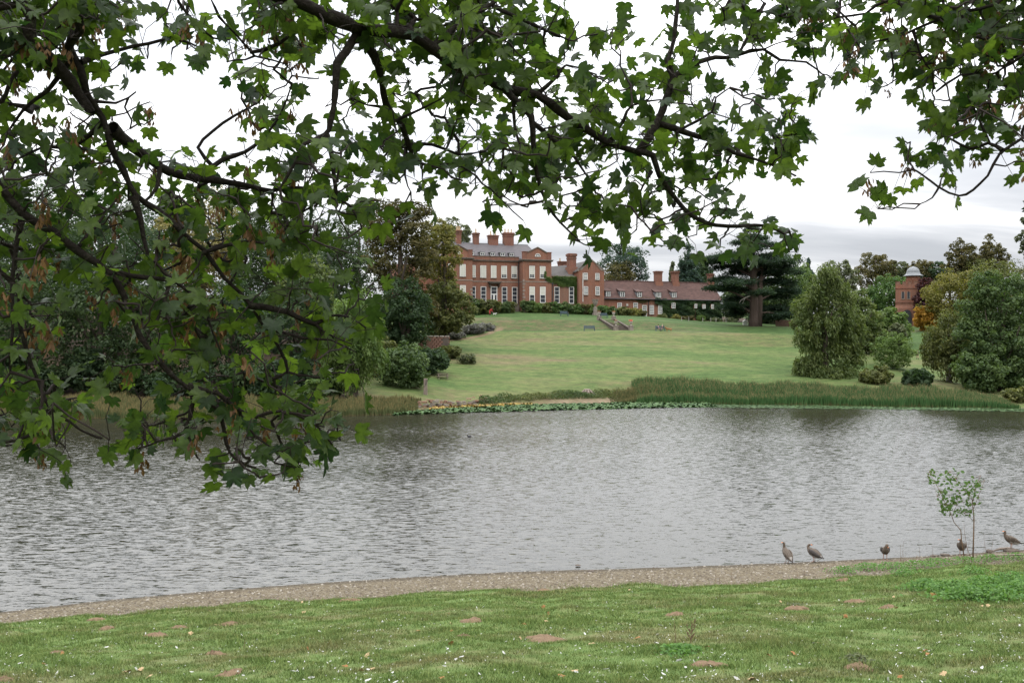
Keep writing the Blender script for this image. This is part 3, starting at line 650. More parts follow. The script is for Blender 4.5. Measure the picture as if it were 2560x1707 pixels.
# sash windows of the house: (left, right, top, bottom) as read, plane, rows, blind share
for X0, X1, Y0, Y1, yl, rows, bl in (
    (556, 640, 725, 900, 0, 6, .95), (710, 795, 728, 905, 0, 6, .98), (865, 945, 730, 908, 0, 6, .98), (1018, 1100, 735, 912, 0, 6, .74), (1168, 1250, 738, 913, 0, 6, .70),
    (1430, 1510, 735, 913, WY, 6, .72), (1585, 1665, 740, 915, WY, 6, .70), (408, 493, 710, 888, WY, 6, .98), (235, 320, 702, 880, WY, 6, .9),
    (556, 640, 1035, 1270, 0, 4, 0), (715, 795, 1037, 1275, 0, 4, 0), (1025, 1103, 1042, 1282, 0, 4, 0), (1175, 1252, 1045, 1290, 0, 4, 0),
    (1432, 1510, 1038, 1275, WY, 4, .52), (1587, 1667, 1040, 1277, WY, 4, .52), (412, 495, 1018, 1240, WY, 4, .95), (238, 322, 1010, 1235, WY, 4, .9)):
    x0, x1, z0, z1 = rect(za, X0, X1, Y0, Y1, yl); window(house, x0, x1, z0, z1, yl, 3 if rows == 6 else 1, rows, bl, bar=.03 if rows == 6 else .06)
for X0, X1 in ((-60, 10), (-220, -150), (60, 120)):
    for Y0, Y1 in ((720, 880), (1030, 1220)):
        x0, x1, z0, z1 = rect(za, X0, X1, Y0, Y1, 1.5); window(house, x0, x1, z0, z1, 1.5, 3, 4, .8)
# garden door with hood
x0, x1, z0, z1 = rect(za, 862, 958, 1037, 1290, 0)
dr = window(house, x0, x1, z0, z1, 0, 1, 1, 0, nm='door', sill=False, fr=.16)
zm = z0 + (z1 - z0) * .55; MB().box(x0 + .16, x1 - .16, -.09, -.04, zm - .1, zm + .1).box((x0 + x1) / 2 - .17, (x0 + x1) / 2 + .17, -.086, -.042, z0, zm - .1).box(x0 + .16, x1 - .16, -.075, -.045, (zm + z1) / 2 - .03, (zm + z1) / 2 + .03).build('door_leaf', M['white'], dr)
hz = hl(*za(910, 990), -.5)[1]; hd = MB().box(x0 - .55, x1 + .6, -.95, -.003, hz - .05, hz + .22).box(x0 - .7, x1 + .75, -1.1, -.004, hz + .22, hz + .34)
for xx in (x0 - .35, x1 + .2): hd.prism([(xx, hz - .05), (xx + .2, hz - .05), (xx + .2, hz - .75), (xx, hz - .75)], -.45, -.005)
hd.build('door_hood', M['stone_dark'], house)
# rainwater pipes
for (X, yl, Y0, Y1) in ((1272, -.02, 655, 1310), (1765, WY + 1.5, 985, 1290)):
    x, z1 = hl(*za(X, Y0), yl); z0 = hl(*za(X, Y1), yl)[1]; MB().tube([(x, yl - .12, z0), (x, yl - .12, z1)], .09, 6).box(x - .2, x + .2, yl - .3, yl - .005, z1 - .3, z1 + .1).build('drainpipe', M['iron'], house)
# stone plinth and step in front of the middle windows
MB().box(wl1 + .3, wr0 - .3, -1.2, -.003, zb0, hl(*za(1200, 1310), -.5)[1]).build('terrace_step', M['stone_dark'], house)

# ---- link and gabled wing
gw = thing('gabled_wing', 'red brick gabled wing with tall chimney joined to the right of the main house', 'house', HO, HROT)
gy_, ly_ = -.6, .6
k0, k1 = wr1 + .002, hl(*zb(248, 700), gy_)[0]; g0, g1 = k1, hl(*zb(590, 700), gy_)[0]
zl = hl(*za(1980, 890), ly_)[1]
MB().box(k0, k1 - .002, ly_, 8, zb0 - .5, zl).build('wall', M['brick_brown'], gw)
MB().box(k0, k1 - .002, ly_ - .1, ly_ + .5, zl, zl + .15).build('coping', M['stone'], gw)
for X0, X1, Y0, Y1 in ((1797, 1872, 1040, 1280), (2013, 2083, 1040, 1287)):
    x0, x1, z0, z1 = rect(za, X0, X1, Y0, Y1, ly_); window(gw, x0, x1, z0, z1, ly_, 1, 4, 0, bar=.06)
zk = hl(*zb(270, 408), gy_)[1]; zga = hl(*zb(420, 270), gy_)[1]; gm = hl(*zb(420, 400), gy_)[0]
MB().add([(g0, gy_, zb0 - .8), (g1, gy_, zb0 - .8), (g1, gy_, zk), (gm, gy_, zga), (g0, gy_, zk), (g0, 9, zb0 - .8), (g1, 9, zb0 - .8), (g1, 9, zk), (gm, 9, zga), (g0, 9, zk)],
    [(0, 1, 2, 3, 4), (9, 8, 7, 6, 5), (0, 5, 6, 1), (1, 6, 7, 2), (0, 4, 9, 5), (2, 7, 8, 3), (4, 3, 8, 9)]).build('wall', M['brick'], gw)
for s, ex in ((-1, g0), (1, g1)):
    MB().prism([(ex - s * .02, zk - .12), (ex + s * .18, zk - .12), (ex + s * .18, zk + .14), (ex - s * .75, zk + .14), (gm, zga + .28), (gm, zga + .02)][:: s], gy_ - .12, gy_ + .5).build('coping', M['stone'], gw)
    MB().add([(ex + s * .25, gy_ + .52, zk - .16), (gm, gy_ + .52, zga + .1), (gm, 9.2, zga + .1), (ex + s * .25, 9.2, zk - .16), (ex + s * .25, gy_ + .52, zk - .3), (gm, gy_ + .52, zga - .04), (gm, 9.2, zga - .04), (ex + s * .25, 9.2, zk - .3)], [(0, 1, 2, 3), (7, 6, 5, 4), (0, 4, 5, 1), (3, 2, 6, 7), (0, 3, 7, 4)]).build('roof', M['slate_dark'], gw)
for X0, X1, Y0, Y1, r_ in ((315, 368, 440, 527, 4), (472, 525, 445, 530, 4), (318, 373, 620, 730, 4), (473, 528, 622, 735, 4)):
    x0, x1, z0, z1 = rect(zb, X0, X1, Y0, Y1, gy_); window(gw, x0, x1, z0, z1, gy_, 3, r_, 0, bar=.07)
x, z1 = hl(*zb(304, 440), gy_); z0 = hl(*zb(304, 825), gy_)[1]; MB().tube([(x, gy_ - .1, z0), (x, gy_ - .1, z1)], .07, 6).build('drainpipe', M['white'], gw)
# slate roof between house and gable, with its chimneys
zr2 = hl(*za(2100, 705), 6)[1]; ze = zl - .1
MB().add([(k0, ly_ + .6, ze), (gm, ly_ + .6, ze), (gm, 6.3, zr2), (k0 + 1, 6.3, zr2 - .9), (k0, 11, ze), (gm, 11, ze)], [(0, 1, 2, 3), (3, 2, 5, 4), (0, 3, 4), (1, 5, 2), (4, 5, 1, 0)]).build('roof', M['slate_dark'], gw)
x0, x1, z0, z1 = rect(za, 2018, 2120, 550, 860, 2.6); chimney(gw, x0, x1, z0 - .8, z1, 2.6, 1.6, 0)
MB().box(x0 - .25, x1 + .25, 2.35, 4.45, z0 - .9, z0 + 1.7).build('chimney_base', M['brick'], gw)
for X0, X1 in ((1868, 1915), (1925, 1985)):
    x0, x1, z0, z1 = rect(za, X0, X1, 665, 745, 8); chimney(gw, x0, x1, z0 - 1.6, z1, 8, .9, 1 if X0 < 1900 else 0, pot_h=.7)

# ---- low cottage range
ct = thing('cottage_range', 'long low brick cottage range with brown tiled roof and small white dormers', 'cottages', HO, HROT)
cy0 = .4; c0, c1 = g1 + .003, hl(*zb(2140, 800), cy0)[0]
zE0, zE1 = hl(*zb(600, 768), cy0)[1], hl(*zb(2130, 792), cy0)[1]; zE = (zE0 + zE1) / 2; zR = (hl(*zb(700, 552), cy0 + 4.2)[1] + hl(*zb(1850, 574), cy0 + 4.2)[1]) / 2
MB().box(c0, c1, cy0, cy0 + 8.4, zb0 - 3, zE).build('wall', M['brick'], ct)
# tiled roof, uneven old ridge
nseg = 40; V = []; Fc = []
rg_ = np.random.default_rng(5); wob = np.cumsum(rg_.normal(size=nseg + 1)) * .03; wob -= np.linspace(0, wob[-1], nseg + 1)
for i in range(nseg + 1):
    x = c0 + .01 + (c1 + .35 - c0) * i / nseg; s = wob[i]
    V += [(x, cy0 - .4, zE - .22 + s * .3), (x, cy0 + 2.0, zE + (zR - zE) * .5 - .1 + s * .6), (x, cy0 + 4.2, zR + s), (x, cy0 + 8.8, zE - .25), (x, cy0 + 8.7, zE - .4), (x, cy0 - .35, zE - .38 + s * .3)]
for i in range(nseg):
    for k in range(6): Fc.append((i * 6 + k, (i + 1) * 6 + k, (i + 1) * 6 + (k + 1) % 6, i * 6 + (k + 1) % 6))
Fc += [tuple(range(5, -1, -1)), tuple(nseg * 6 + k for k in range(6))]
rf = MB().add(V, Fc).build('roof', M['tile'], ct)
MB().tube([(c0 + .05 + (c1 + .3 - c0) * i / nseg, cy0 + 4.2, zR + wob[i] + .03) for i in range(nseg + 1)], .13, 6).build('ridge', M['tile'], rf)
MB().tube([(c0 + .05, cy0 - .48, zE - .3), (c1 + .3, cy0 - .48, zE - .3)], .10, 6).build('gutter', M['iron'], rf)
def croof(z): return cy0 - .4 + (z - zE + .22) / (zR - zE + .22) * 4.6
for X0, X1, Y0, Y1, n in ((615, 668, 685, 755, 2), (806, 860, 690, 758, 2), (1035, 1087, 697, 765, 2), (1280, 1345, 700, 768, 3), (1500, 1550, 700, 768, 2)):
    x0, x1, z0, z1 = rect(zb, X0, X1, Y0, Y1, cy0 + .1); y0 = cy0 + .05
    dm = MB().box(x0 - .14, x1 + .14, y0, croof(z1) + .5, z0 - .15, z1 + .04).build('dormer', M['lead'], ct)
    MB().add([(x0 - .35, y0 - .2, z1 + .02), (x1 + .35, y0 - .2, z1 + .02), (x1 + .1, croof(z1 + .9) + .3, z1 + .85), (x0 - .1, croof(z1 + .9) + .3, z1 + .85), (x0 - .35, y0 - .2, z1 + .14), (x1 + .35, y0 - .2, z1 + .14), (x1 + .1, croof(z1 + .9) + .3, z1 + .97), (x0 - .1, croof(z1 + .9) + .3, z1 + .97)], [(3, 2, 1, 0), (4, 5, 6, 7), (0, 1, 5, 4), (1, 2, 6, 5), (2, 3, 7, 6), (3, 0, 4, 7)]).build('roof', M['tile'], dm)
    f = MB(); n_ = n
    for i in range(n_ + 1): xx = x0 + (x1 - x0 - .1) * i / n_; f.box(xx, xx + .1, y0 - .08, y0 - .003, z0, z1)
    for i in range(n_):
        a = x0 + (x1 - x0 - .1) * i / n_ + .1; b = x0 + (x1 - x0 - .1) * (i + 1) / n_
        for zz in (z0, z0 + (z1 - z0) * .34, z0 + (z1 - z0) * .66, z1 - .09): f.box(a, b, y0 - .07, y0 - .004, zz, zz + (.09 if zz in (z0, z1 - .09) else .05))
    f.build('frame', M['white'], dm); MB().box(x0 + .05, x1 - .05, y0 - .03, y0 - .005, z0 + .03, z1 - .03).build('pane', M['glass'], dm)
for X0, X1, Y0, Y1, c_, r_ in ((765, 822, 840, 912, 3, 3), (980, 1038, 838, 908, 3, 3), (1197, 1253, 873, 990, 4, 5), (1310, 1365, 873, 990, 4, 5), (1480, 1528, 843, 912, 2, 3), (1785, 1818, 855, 910, 2, 3), (1893, 1930, 862, 918, 2, 3), (2008, 2040, 862, 920, 2, 3)):
    x0, x1, z0, z1 = rect(zb, X0, X1, Y0, Y1, cy0); y_ = cy0 if X0 < 1400 else cy0 - .42
    if X0 > 1400: MB().box(x0 - .12, x1 + .12, cy0 - .40, cy0 - .003, z0 - .1, z1 + .08).build('window_surround', M['brick'], ct)
    window(ct, x0, x1, z0, z1, y_, c_, r_, 0, bar=.07, lintel=X0 < 1400, sill=X0 < 1400)
x0, x1, z0, z1 = rect(zb, 1098, 1160, 872, 1010, cy0); dr = window(ct, x0, x1, z0 - .2, z1, cy0, 3, 5, 0, bar=.08, nm='door', sill=False)
MB().box(x0 + .11, x1 - .11, cy0 - .09, cy0 - .04, z0 - .1, z0 + .9).build('door_leaf', M['white'], dr)
for X0, X1, Y0, Y1 in ((1280, 1362, 415, 570), (1510, 1582, 418, 575), (1995, 2052, 450, 580)):
    x0, x1, z0, z1 = rect(zb, X0, X1, Y0, Y1, cy0 + 3.6); c_ = chimney(ct, x0, x1, z0, z1, cy0 + 3.4, 1.3, 0)
    MB().box(x0 - .12, x1 + .12, cy0 + 3.2, cy0 + 4.9, z0 - 1.6, z0 + .15).build('chimney_base', M['brick'], c_)
x, z1 = hl(*zb(1182, 790), cy0); MB().tube([(x, cy0 - .12, z1 - 4.3), (x, cy0 - .12, z1)], .08, 6).build('drainpipe', M['iron'], ct)
x, z1 = hl(*zb(890, 868), cy0); MB().lathe([(.02, 0), (.3, .04), (.26, .5), (.1, .6)], 8, (x, cy0 - .32, z1 - .3)).build('wall_lantern', M['stone_pale'], ct)

# ------------------------------------------------------------------ brick garden tower with lead dome
TY = 240.0; tp = P(2268, 800, TY); tw = thing('brick_tower', 'small red brick garden tower with arched doorway and grey lead dome', 'tower', (tp[0], TY, 0), R(-22))
def tz(py): return P(2268, py, TY)[2]
hw = 2.55; zt0 = h(tp[0], TY) - 1; ztp = tz(712)
MB().add([(x, y, z) for z, a in ((zt0, 1.16), (tz(772), 1.10), (tz(764), 1.0), (ztp, 1.0)) for x, y in ((-hw * a, -hw * a), (hw * a, -hw * a), (hw * a, hw * a), (-hw * a, hw * a))],
    [(i * 4 + k, i * 4 + (k + 1) % 4, i * 4 + 4 + (k + 1) % 4, i * 4 + 4 + k) for i in range(3) for k in range(4)] + [(3, 2, 1, 0), (12, 13, 14, 15)]).build('wall', M['brick'], tw)
for zq in (tz(757), tz(722)): MB().box(-hw - .12, hw + .12, -hw - .12, hw + .12, zq - .1, zq + .12).build('string_course', M['brick_chim'], tw)
for s in range(4):
    a = s * math.pi / 2
    for k in (-1.9, -.65, .65, 1.9):
        cxm, cym = k * math.cos(a) + (hw - .15) * math.sin(a), k * math.sin(a) - (hw - .15) * math.cos(a)
        MB().obox((cxm, cym, ztp + .28), (.72, .34, .56), a).obox((cxm, cym, ztp + .61), (.84, .46, .1), a).build('merlon', M['brick_brown'], tw)
tt_ = (hw * .45, -hw * .35)
tur = MB().lathe([(1.62, ztp - 6), (1.62, ztp + .9), (1.72, ztp + .95), (1.72, ztp + 1.2), (1.55, ztp + 1.25), (1.55, ztp + 2.0)], 8, (tt_[0] + .2, tt_[1], 0)).build('turret', M['brick'], tw)
dz = ztp + 2.0
dome = MB().lathe([(2.2, dz), (2.15, dz + .12), (1.75, dz + .34), (1.52, dz + .75), (1.42, dz + 1.25), (1.15, dz + 1.75), (.7, dz + 2.08), (.25, dz + 2.22), (.06, dz + 2.3)], 12, (tt_[0] + .2, tt_[1], 0)).build('dome', M['lead'], tur, smooth=False)
arc = [(-1.0, zt0 + .2), (1.0, zt0 + .2)] + [(math.cos(t) * 1.0, tz(778) - .9 + math.sin(t) * 1.15) for t in np.linspace(0, math.pi, 9)]
MB().prism(arc, -hw * 1.16 - .08, -hw * 1.02).build('doorway', M['iron'], tw)
for k in (-.9, .35):
    a = [(k - .24, tz(747)), (k + .24, tz(747)), (k + .24, tz(733)), (k, tz(729)), (k - .24, tz(733))]
    wn = MB().prism(a, -hw - .06, -hw + .02).build('window', M['glass'], tw)
    MB().box(k - .36, k - .24, -hw - .1, -hw - .002, tz(748), tz(730)).box(k + .24, k + .36, -hw - .1, -hw - .002, tz(748), tz(730)).box(k - .36, k + .36, -hw - .1, -hw - .003, tz(748) - .15, tz(748) - .01).build('frame', M['stone'], wn)
# ------------------------------------------------------------------ trees and shrubs beyond the water
FOL = {}
def fol(key, a, b, **k): FOL[key] = foliage('foliage_' + key, a, b, **k)
fol('dark', (0.016, 0.034, 0.014), (0.045, 0.075, 0.028))
fol('mid', (0.030, 0.056, 0.018), (0.084, 0.122, 0.038))
fol('olive', (0.048, 0.062, 0.018), (0.125, 0.130, 0.040))
fol('brown', (0.042, 0.044, 0.016), (0.112, 0.092, 0.032))
fol('yellow', (0.085, 0.090, 0.020), (0.190, 0.165, 0.045))
fol('straw', (0.11, 0.10, 0.035), (0.21, 0.175, 0.07))
fol('lime', (0.050, 0.090, 0.022), (0.125, 0.175, 0.050))
fol('green', (0.034, 0.076, 0.020), (0.090, 0.140, 0.040))
fol('blue', (0.018, 0.038, 0.028), (0.050, 0.082, 0.058))
fol('cedar', (0.014, 0.030, 0.020), (0.042, 0.066, 0.044))
fol('fresh', (0.048, 0.074, 0.022), (0.122, 0.148, 0.048))
fol('wood', (0.017, 0.034, 0.013), (0.052, 0.080, 0.027))
fol('grey', (0.056, 0.070, 0.036), (0.118, 0.132, 0.066))
fol('purple', (0.024, 0.008, 0.010), (0.066, 0.022, 0.022))
fol('orange', (0.26, 0.13, 0.02), (0.36, 0.22, 0.03))
fol('lav', (0.085, 0.085, 0.085), (0.17, 0.165, 0.155))
fol('ivy', (0.014, 0.034, 0.012), (0.050, 0.085, 0.026))
fol('creeper', (0.045, 0.085, 0.018), (0.095, 0.135, 0.030))
fol('nettle', (0.045, 0.11, 0.022), (0.11, 0.20, 0.050))

def crown(lobes, cr, per, leaf, rg, squash=0.75, gap=0.0, up=0.35, fill=0.25, droop=0.0, dens=1.15):
    Cs, Ns, Ss, Ts = [], [], [], []
    for li, (c, r) in enumerate(lobes):
        c = np.array(c, float); r = np.array(r, float)
        area = 4 * np.pi * (((r[0] * r[1]) ** 1.6 + (r[0] * r[2]) ** 1.6 + (r[1] * r[2]) ** 1.6) / 3) ** (1 / 1.6)
        n = max(5, int(dens * area / (np.pi * cr * cr)))
        d = unit(rg.normal(size=(n, 3))); f = 0.70 + 0.34 * rg.random((n, 1)); cc = c + d * r * f
        ok = np.ones(n, bool)
        for lj, (c2, r2) in enumerate(lobes):
            if lj != li: ok &= np.sum(((cc - c2) / (np.array(r2) * 0.72)) ** 2, 1) > 1
        ok &= rg.random(n) > gap
        ok &= ~((cc[:, 1] > c[1] + 0.35 * r[1]) & (rg.random(n) < 0.45))       # fewer clumps on the far side
        cc, d = cc[ok], d[ok]; n = len(cc)
        if n == 0: continue
        rad = cr * (0.65 + 0.7 * rg.random((n, 1, 1)))
        e = unit(rg.normal(size=(n, per, 3)) + d[:, None] * 0.55 + np.array([0, 0, up]))
        rr = 0.35 + 0.65 * rg.random((n, per, 1)) ** 0.6
        p = cc[:, None] + e * rad * rr * np.array([1, 1, squash])
        if droop: p[..., 2] -= droop * rg.random((n, per)) ** 2 * cr * 2
        nn = e * 0.75 + rg.normal(size=(n, per, 3)) * 0.45 + np.array([0, 0, up])
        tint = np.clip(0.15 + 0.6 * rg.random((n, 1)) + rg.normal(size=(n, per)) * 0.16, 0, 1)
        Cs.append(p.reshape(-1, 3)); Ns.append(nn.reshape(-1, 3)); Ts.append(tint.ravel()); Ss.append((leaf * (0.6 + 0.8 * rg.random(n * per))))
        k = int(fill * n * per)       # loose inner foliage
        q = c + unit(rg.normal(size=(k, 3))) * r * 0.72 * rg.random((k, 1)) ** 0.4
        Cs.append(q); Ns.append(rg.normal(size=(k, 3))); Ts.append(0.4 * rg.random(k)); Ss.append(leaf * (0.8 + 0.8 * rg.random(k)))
    return np.concatenate(Cs), np.concatenate(Ns), np.concatenate(Ss), np.concatenate(Ts)

def auto_lobes(rg, W, z0, z1, n=8, deep=0.85):
    """an uneven broad crown of overlapping lobes; W half width"""
    Hc = z1 - z0; cz = (z0 + z1) / 2; out = [((0, 0, cz - 0.03 * Hc), (W * 0.74, W * 0.70 * deep, Hc * 0.46))]; n = n + 4
    for i in range(n):
        a = 2 * np.pi * (i + 0.5 * rg.random()) / n; t = -0.92 + 1.8 * ((i * 0.618 + 0.3 * rg.random()) % 1.0); rr = math.sqrt(max(0.12, 1 - t * t * 0.9))
        s = rg.uniform(0.32, 0.48)
        out.append(((math.cos(a) * rr * W * (1 - s), math.sin(a) * rr * W * (1 - s) * deep, cz + t * Hc * 0.5 * (1 - s)), (W * s, W * s * 0.95, min(W * s * 0.95, Hc * 0.3))))
    out.append(((rg.uniform(-.25, .25) * W, 0, z1 - Hc * 0.2), (W * 0.42, W * 0.42, Hc * 0.2)))
    return out

def limbs(mb, rg, top, W, n, r0, z0, lean=0.0):
    """tapered trunk with limbs"""
    pts = [(lean * top * t ** 2 + rg.normal() * 0.06 * r0 * 4 * t, rg.normal() * 0.1 * t, -0.6 + (top + 0.6) * t) for t in np.linspace(0, 1, 8)]
    mb.tube(pts, [r0 * (1.35 if i == 0 else 1.0 - 0.85 * i / 7) for i in range(8)], 8)
    for i in range(n):
        t = rg.uniform(0.3, 0.85); k = int(t * 7); b = np.array(pts[k]); a = 2 * np.pi * (i / n + rg.random() * 0.2)
        e = b + np.array([math.cos(a) * W * rg.uniform(.5, .85), math.sin(a) * W * .6, (top - b[2]) * rg.uniform(.3, .75)])
        m = (b + e) / 2 + np.array([0, 0, -0.05 * W]) + rg.normal(size=3) * 0.06 * W
        rb = r0 * (1 - 0.85 * t) * 0.6; mb.tube([b, m, e], [rb, rb * .6, rb * .2], 5, cap=False)

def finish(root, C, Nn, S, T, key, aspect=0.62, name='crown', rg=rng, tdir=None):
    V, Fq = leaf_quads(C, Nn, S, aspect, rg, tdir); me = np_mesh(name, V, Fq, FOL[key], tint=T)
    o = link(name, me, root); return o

NTREE = [0]
def tree(name, label, px, top, hwpx, Y, key, bot=None, style='broad', cat='tree', gap=0.1, leaf=None, cr=None, per=46, base=None, group=None, trunk=True, bark='bark', x=None, deep=0.85, lobes_n=8, r0=None, dens=1.15, lobes_px=None):
    NTREE[0] += 1; rg = np.random.default_rng(100 + NTREE[0] * 7)
    p = P(px, 800, Y); gx_ = p[0]; gz = h(gx_, Y) if base is None else P(px, base, Y)[2]
    zt = P(px, top, Y)[2] - gz; W = hwpx * px_m(Y); zb_ = max(0.0, (P(px, bot, Y)[2] - gz)) if bot else 0.18 * zt
    root = thing(name, label, cat, (gx_, Y, gz), 0, group)
    leaf = leaf or (0.26 + 0.0010 * Y * 1.0); cr = cr or max(0.5, min(1.35, W * 0.17 + 0.15))
    tb = MB(); r0 = r0 or (0.035 * zt + 0.02 * W)
    def lobes_of():
        if lobes_px is None: return auto_lobes(rg, W, zb_, zt, lobes_n, deep)
        out = []
        for a, b, rx, ry in lobes_px:
            q = P(a, b, Y); k_ = px_m(Y); rr_ = (rx + ry) / 2 * k_; out.append(((q[0] - gx_, rg.uniform(-.35, .5) * W * deep, q[2] - gz), (rx * k_, rr_, ry * k_)))
        out.append(((0, .3 * W, (zb_ + zt) / 2), (W * .6, W * .5, (zt - zb_) * .4))); return out
    if style == 'broad':
        lob = lobes_of(); C, Nn, S, T = crown(lob, cr, per, leaf, rg, gap=gap, dens=dens); limbs(tb, rg, zt * 0.86, W, 7, r0, 0)
        finish(root, C, Nn, S, T, key, rg=rg)
    elif style == 'airy':
        lob = auto_lobes(rg, W, zb_, zt, lobes_n + 3, deep); C, Nn, S, T = crown(lob[1:], cr * 0.8, per, leaf * 0.9, rg, gap=max(gap, .35), fill=0.08); limbs(tb, rg, zt * 0.92, W, 12, r0, 0)
        finish(root, C, Nn, S, T, key, rg=rg)
    elif style == 'cone':
        lob = []; nl = 9
        for i in range(nl):
            t = i / (nl - 1); zz = zb_ + (zt - zb_) * (0.06 + 0.9 * t); ww = W * (1 - t) ** 0.75 + 0.05 * W
            for k in range(3 if t < .7 else 1):
                a = rg.random() * 6.28; o_ = ww * 0.35 if t < .7 else 0
                lob.append(((math.cos(a) * o_, math.sin(a) * o_ * .8, zz), (ww * 0.72, ww * 0.72, (zt - zb_) / nl * 0.9)))
        C, Nn, S, T = crown(lob, cr * .8, per, leaf, rg, gap=gap, up=0.1, droop=0.3); limbs(tb, rg, zt * 0.95, W * .5, 5, r0, 0); finish(root, C, Nn, S, T, key, rg=rg)
    elif style == 'feather':          # drooping fine sprays
        lob = lobes_of(); C, Nn, S, T = crown(lob, cr * 0.9, per, leaf, rg, gap=gap, droop=0.9, squash=1.0, dens=dens)
        limbs(tb, rg, zt * 0.9, W, 8, r0, 0); td = np.tile([0.25, 0, -1.0], (len(C), 1)); finish(root, C, Nn, S * 1.25, T, key, 0.34, rg=rg, tdir=td)
    elif style == 'shrub':
        lob = [((0, 0, zt * .45), (W * .8, W * .65, zt * .5))]
        for i in range(5): a = i * 1.26 + rg.random(); lob.append(((math.cos(a) * W * .55, math.sin(a) * W * .4, zt * rg.uniform(.35, .62)), (W * .42, W * .42, zt * rg.uniform(.3, .4))))
        C, Nn, S, T = crown(lob, cr, per, leaf, rg, gap=gap * .5, squash=.85); C[:, 2] = np.maximum(C[:, 2], 0.02); finish(root, C, Nn, S, T, key, rg=rg, name='foliage')
        for k in range(4): a = k * 1.6; tb.tube([(math.cos(a) * .15, math.sin(a) * .15, -.3), (math.cos(a) * W * .3, math.sin(a) * W * .3, zt * .6)], [.06, .02], 5)
    if trunk: tb.build('trunk' if style != 'shrub' else 'stem', M[bark], root, smooth=True)
    return root

G1 = 'trees of the dark wood on the left shore'
tree('broadleaf_tree', 'tall dark tree at the far left edge of the wood', 40, 455, 185, 150, 'wood', 900, group=G1)
tree('broadleaf_tree', 'tall dense dark tree second from the left edge of the wood', 285, 478, 150, 146, 'dark', 880, group=G1)
tree('broadleaf_tree', 'yellowish leaved tall tree rising in the middle of the left wood', 505, 470, 115, 158, 'straw', 760, group=G1)
tree('broadleaf_tree', 'tall green tree between the yellowish tree and the open one', 690, 512, 125, 160, 'wood', 850, group=G1)
tree('broadleaf_tree', 'open dark tree with pale sky showing through its crown left of the big oak', 820, 545, 115, 172, 'wood', 840, gap=.12, group=G1)
tree('broadleaf_tree', 'spreading grey-green tree low at the left edge of the shore', 60, 655, 150, 128, 'wood', 930, group=G1, style='broad')
tree('broadleaf_tree', 'rounded blue-green tree low on the left shore', 250, 640, 120, 130, 'wood', 965, group=G1, style='broad')
tree('broadleaf_tree', 'dark green spreading tree above the dim hollow on the left shore', 420, 690, 115, 131, 'wood', 960, group=G1)
tree('broadleaf_tree', 'dark tree with low branches near the middle of the left shore', 580, 690, 100, 133, 'dark', 965, group=G1)
tree('broadleaf_tree', 'very dark evergreen right of the shore trees and behind the drooping lime', 740, 690, 95, 139, 'dark', 960, group=G1)
tree('broadleaf_tree', 'small olive tree half hidden behind the drooping lime', 770, 620, 80, 150, 'fresh', 850, group=G1)
tree('lime_tree', 'bright drooping lime tree with branches sweeping to the ground by the shore', 885, 728, 88, 128, 'lime', 972, style='feather', gap=0.02, per=60)
tree('oak_tree', 'big brownish oak standing left of the house', 1000, 506, 80, 168, 'brown', 870, gap=0.06, per=56, cr=1.0, lobes_px=[(969, 530, 42, 22), (949, 515, 28, 16), (1013, 519, 32, 18), (1049, 530, 30, 20), (1053, 553, 30, 24), (999, 560, 46, 28), (958, 600, 38, 26), (930, 560, 36, 24), (1040, 592, 40, 28), (1022, 628, 44, 32), (1055, 645, 36, 34), (1028, 689, 50, 38), (984, 704, 34, 28), (1013, 748, 54, 38), (1043, 777, 48, 38), (1013, 821, 52, 38), (965, 777, 36, 30), (945, 660, 30, 30)])
tree('oak_tree', 'yellow-brown oak whose branches hang in front of the house', 1110, 552, 40, 176, 'yellow', 790, gap=0.03, cr=.85, leaf=.36, lobes_px=[(1085, 570, 34, 20), (1110, 581, 24, 18), (1077, 597, 42, 24), (1122, 611, 18, 16), (1137, 628, 12, 12), (1144, 648, 8, 12), (1104, 617, 26, 18), (1077, 628, 36, 22), (1101, 653, 34, 20), (1114, 674, 26, 18), (1124, 696, 16, 18), (1092, 678, 36, 24), (1128, 716, 12, 14), (1066, 660, 30, 30)])
tree('oak_tree', 'low olive lower limbs of a broad tree in front of the left wing', 1115, 690, 60, 173, 'olive', 852, gap=0.02, cr=.9, lobes_px=[(1133, 731, 14, 14), (1108, 731, 42, 24), (1124, 753, 42, 22), (1158, 754, 22, 16), (1150, 773, 32, 20), (1172, 780, 18, 14), (1116, 774, 44, 24), (1132, 795, 48, 20), (1105, 820, 50, 20), (1080, 760, 40, 36), (1075, 800, 40, 34)])
tree('holly_tree', 'very dark holly below the big brownish oak', 1010, 690, 78, 163, 'dark', 880, gap=0.0)
tree('broadleaf_tree', 'grey-green tree top showing behind the left chimney of the house', 1128, 545, 52, 250, 'grey', 640, style='airy')
tree('shrub', 'large rounded dark green bush beside the carved post', 1010, 858, 66, 140, 'mid', style='shrub', cat='bush', gap=0)
tree('shrub', 'rounded blackish green bush above the picnic bench', 1070, 870, 54, 152, 'dark', style='shrub', cat='bush', gap=0)
tree('shrub', 'olive bush above the large rounded bush', 950, 835, 45, 146, 'olive', style='shrub', cat='bush', gap=0)
tree('shrub', 'brown-green scrub at the foot of the little brick wall', 1118, 868, 40, 166, 'olive', style='shrub', cat='bush')
tree('shrub', 'grey twiggy bush on the edge of the lawn', 1168, 885, 26, 162, 'grey', style='shrub', cat='bush', gap=.7, per=24)
tree('shrub', 'young pale green shoot below the left wood', 790, 945, 26, 122, 'lime', style='shrub', cat='bush', gap=.5)
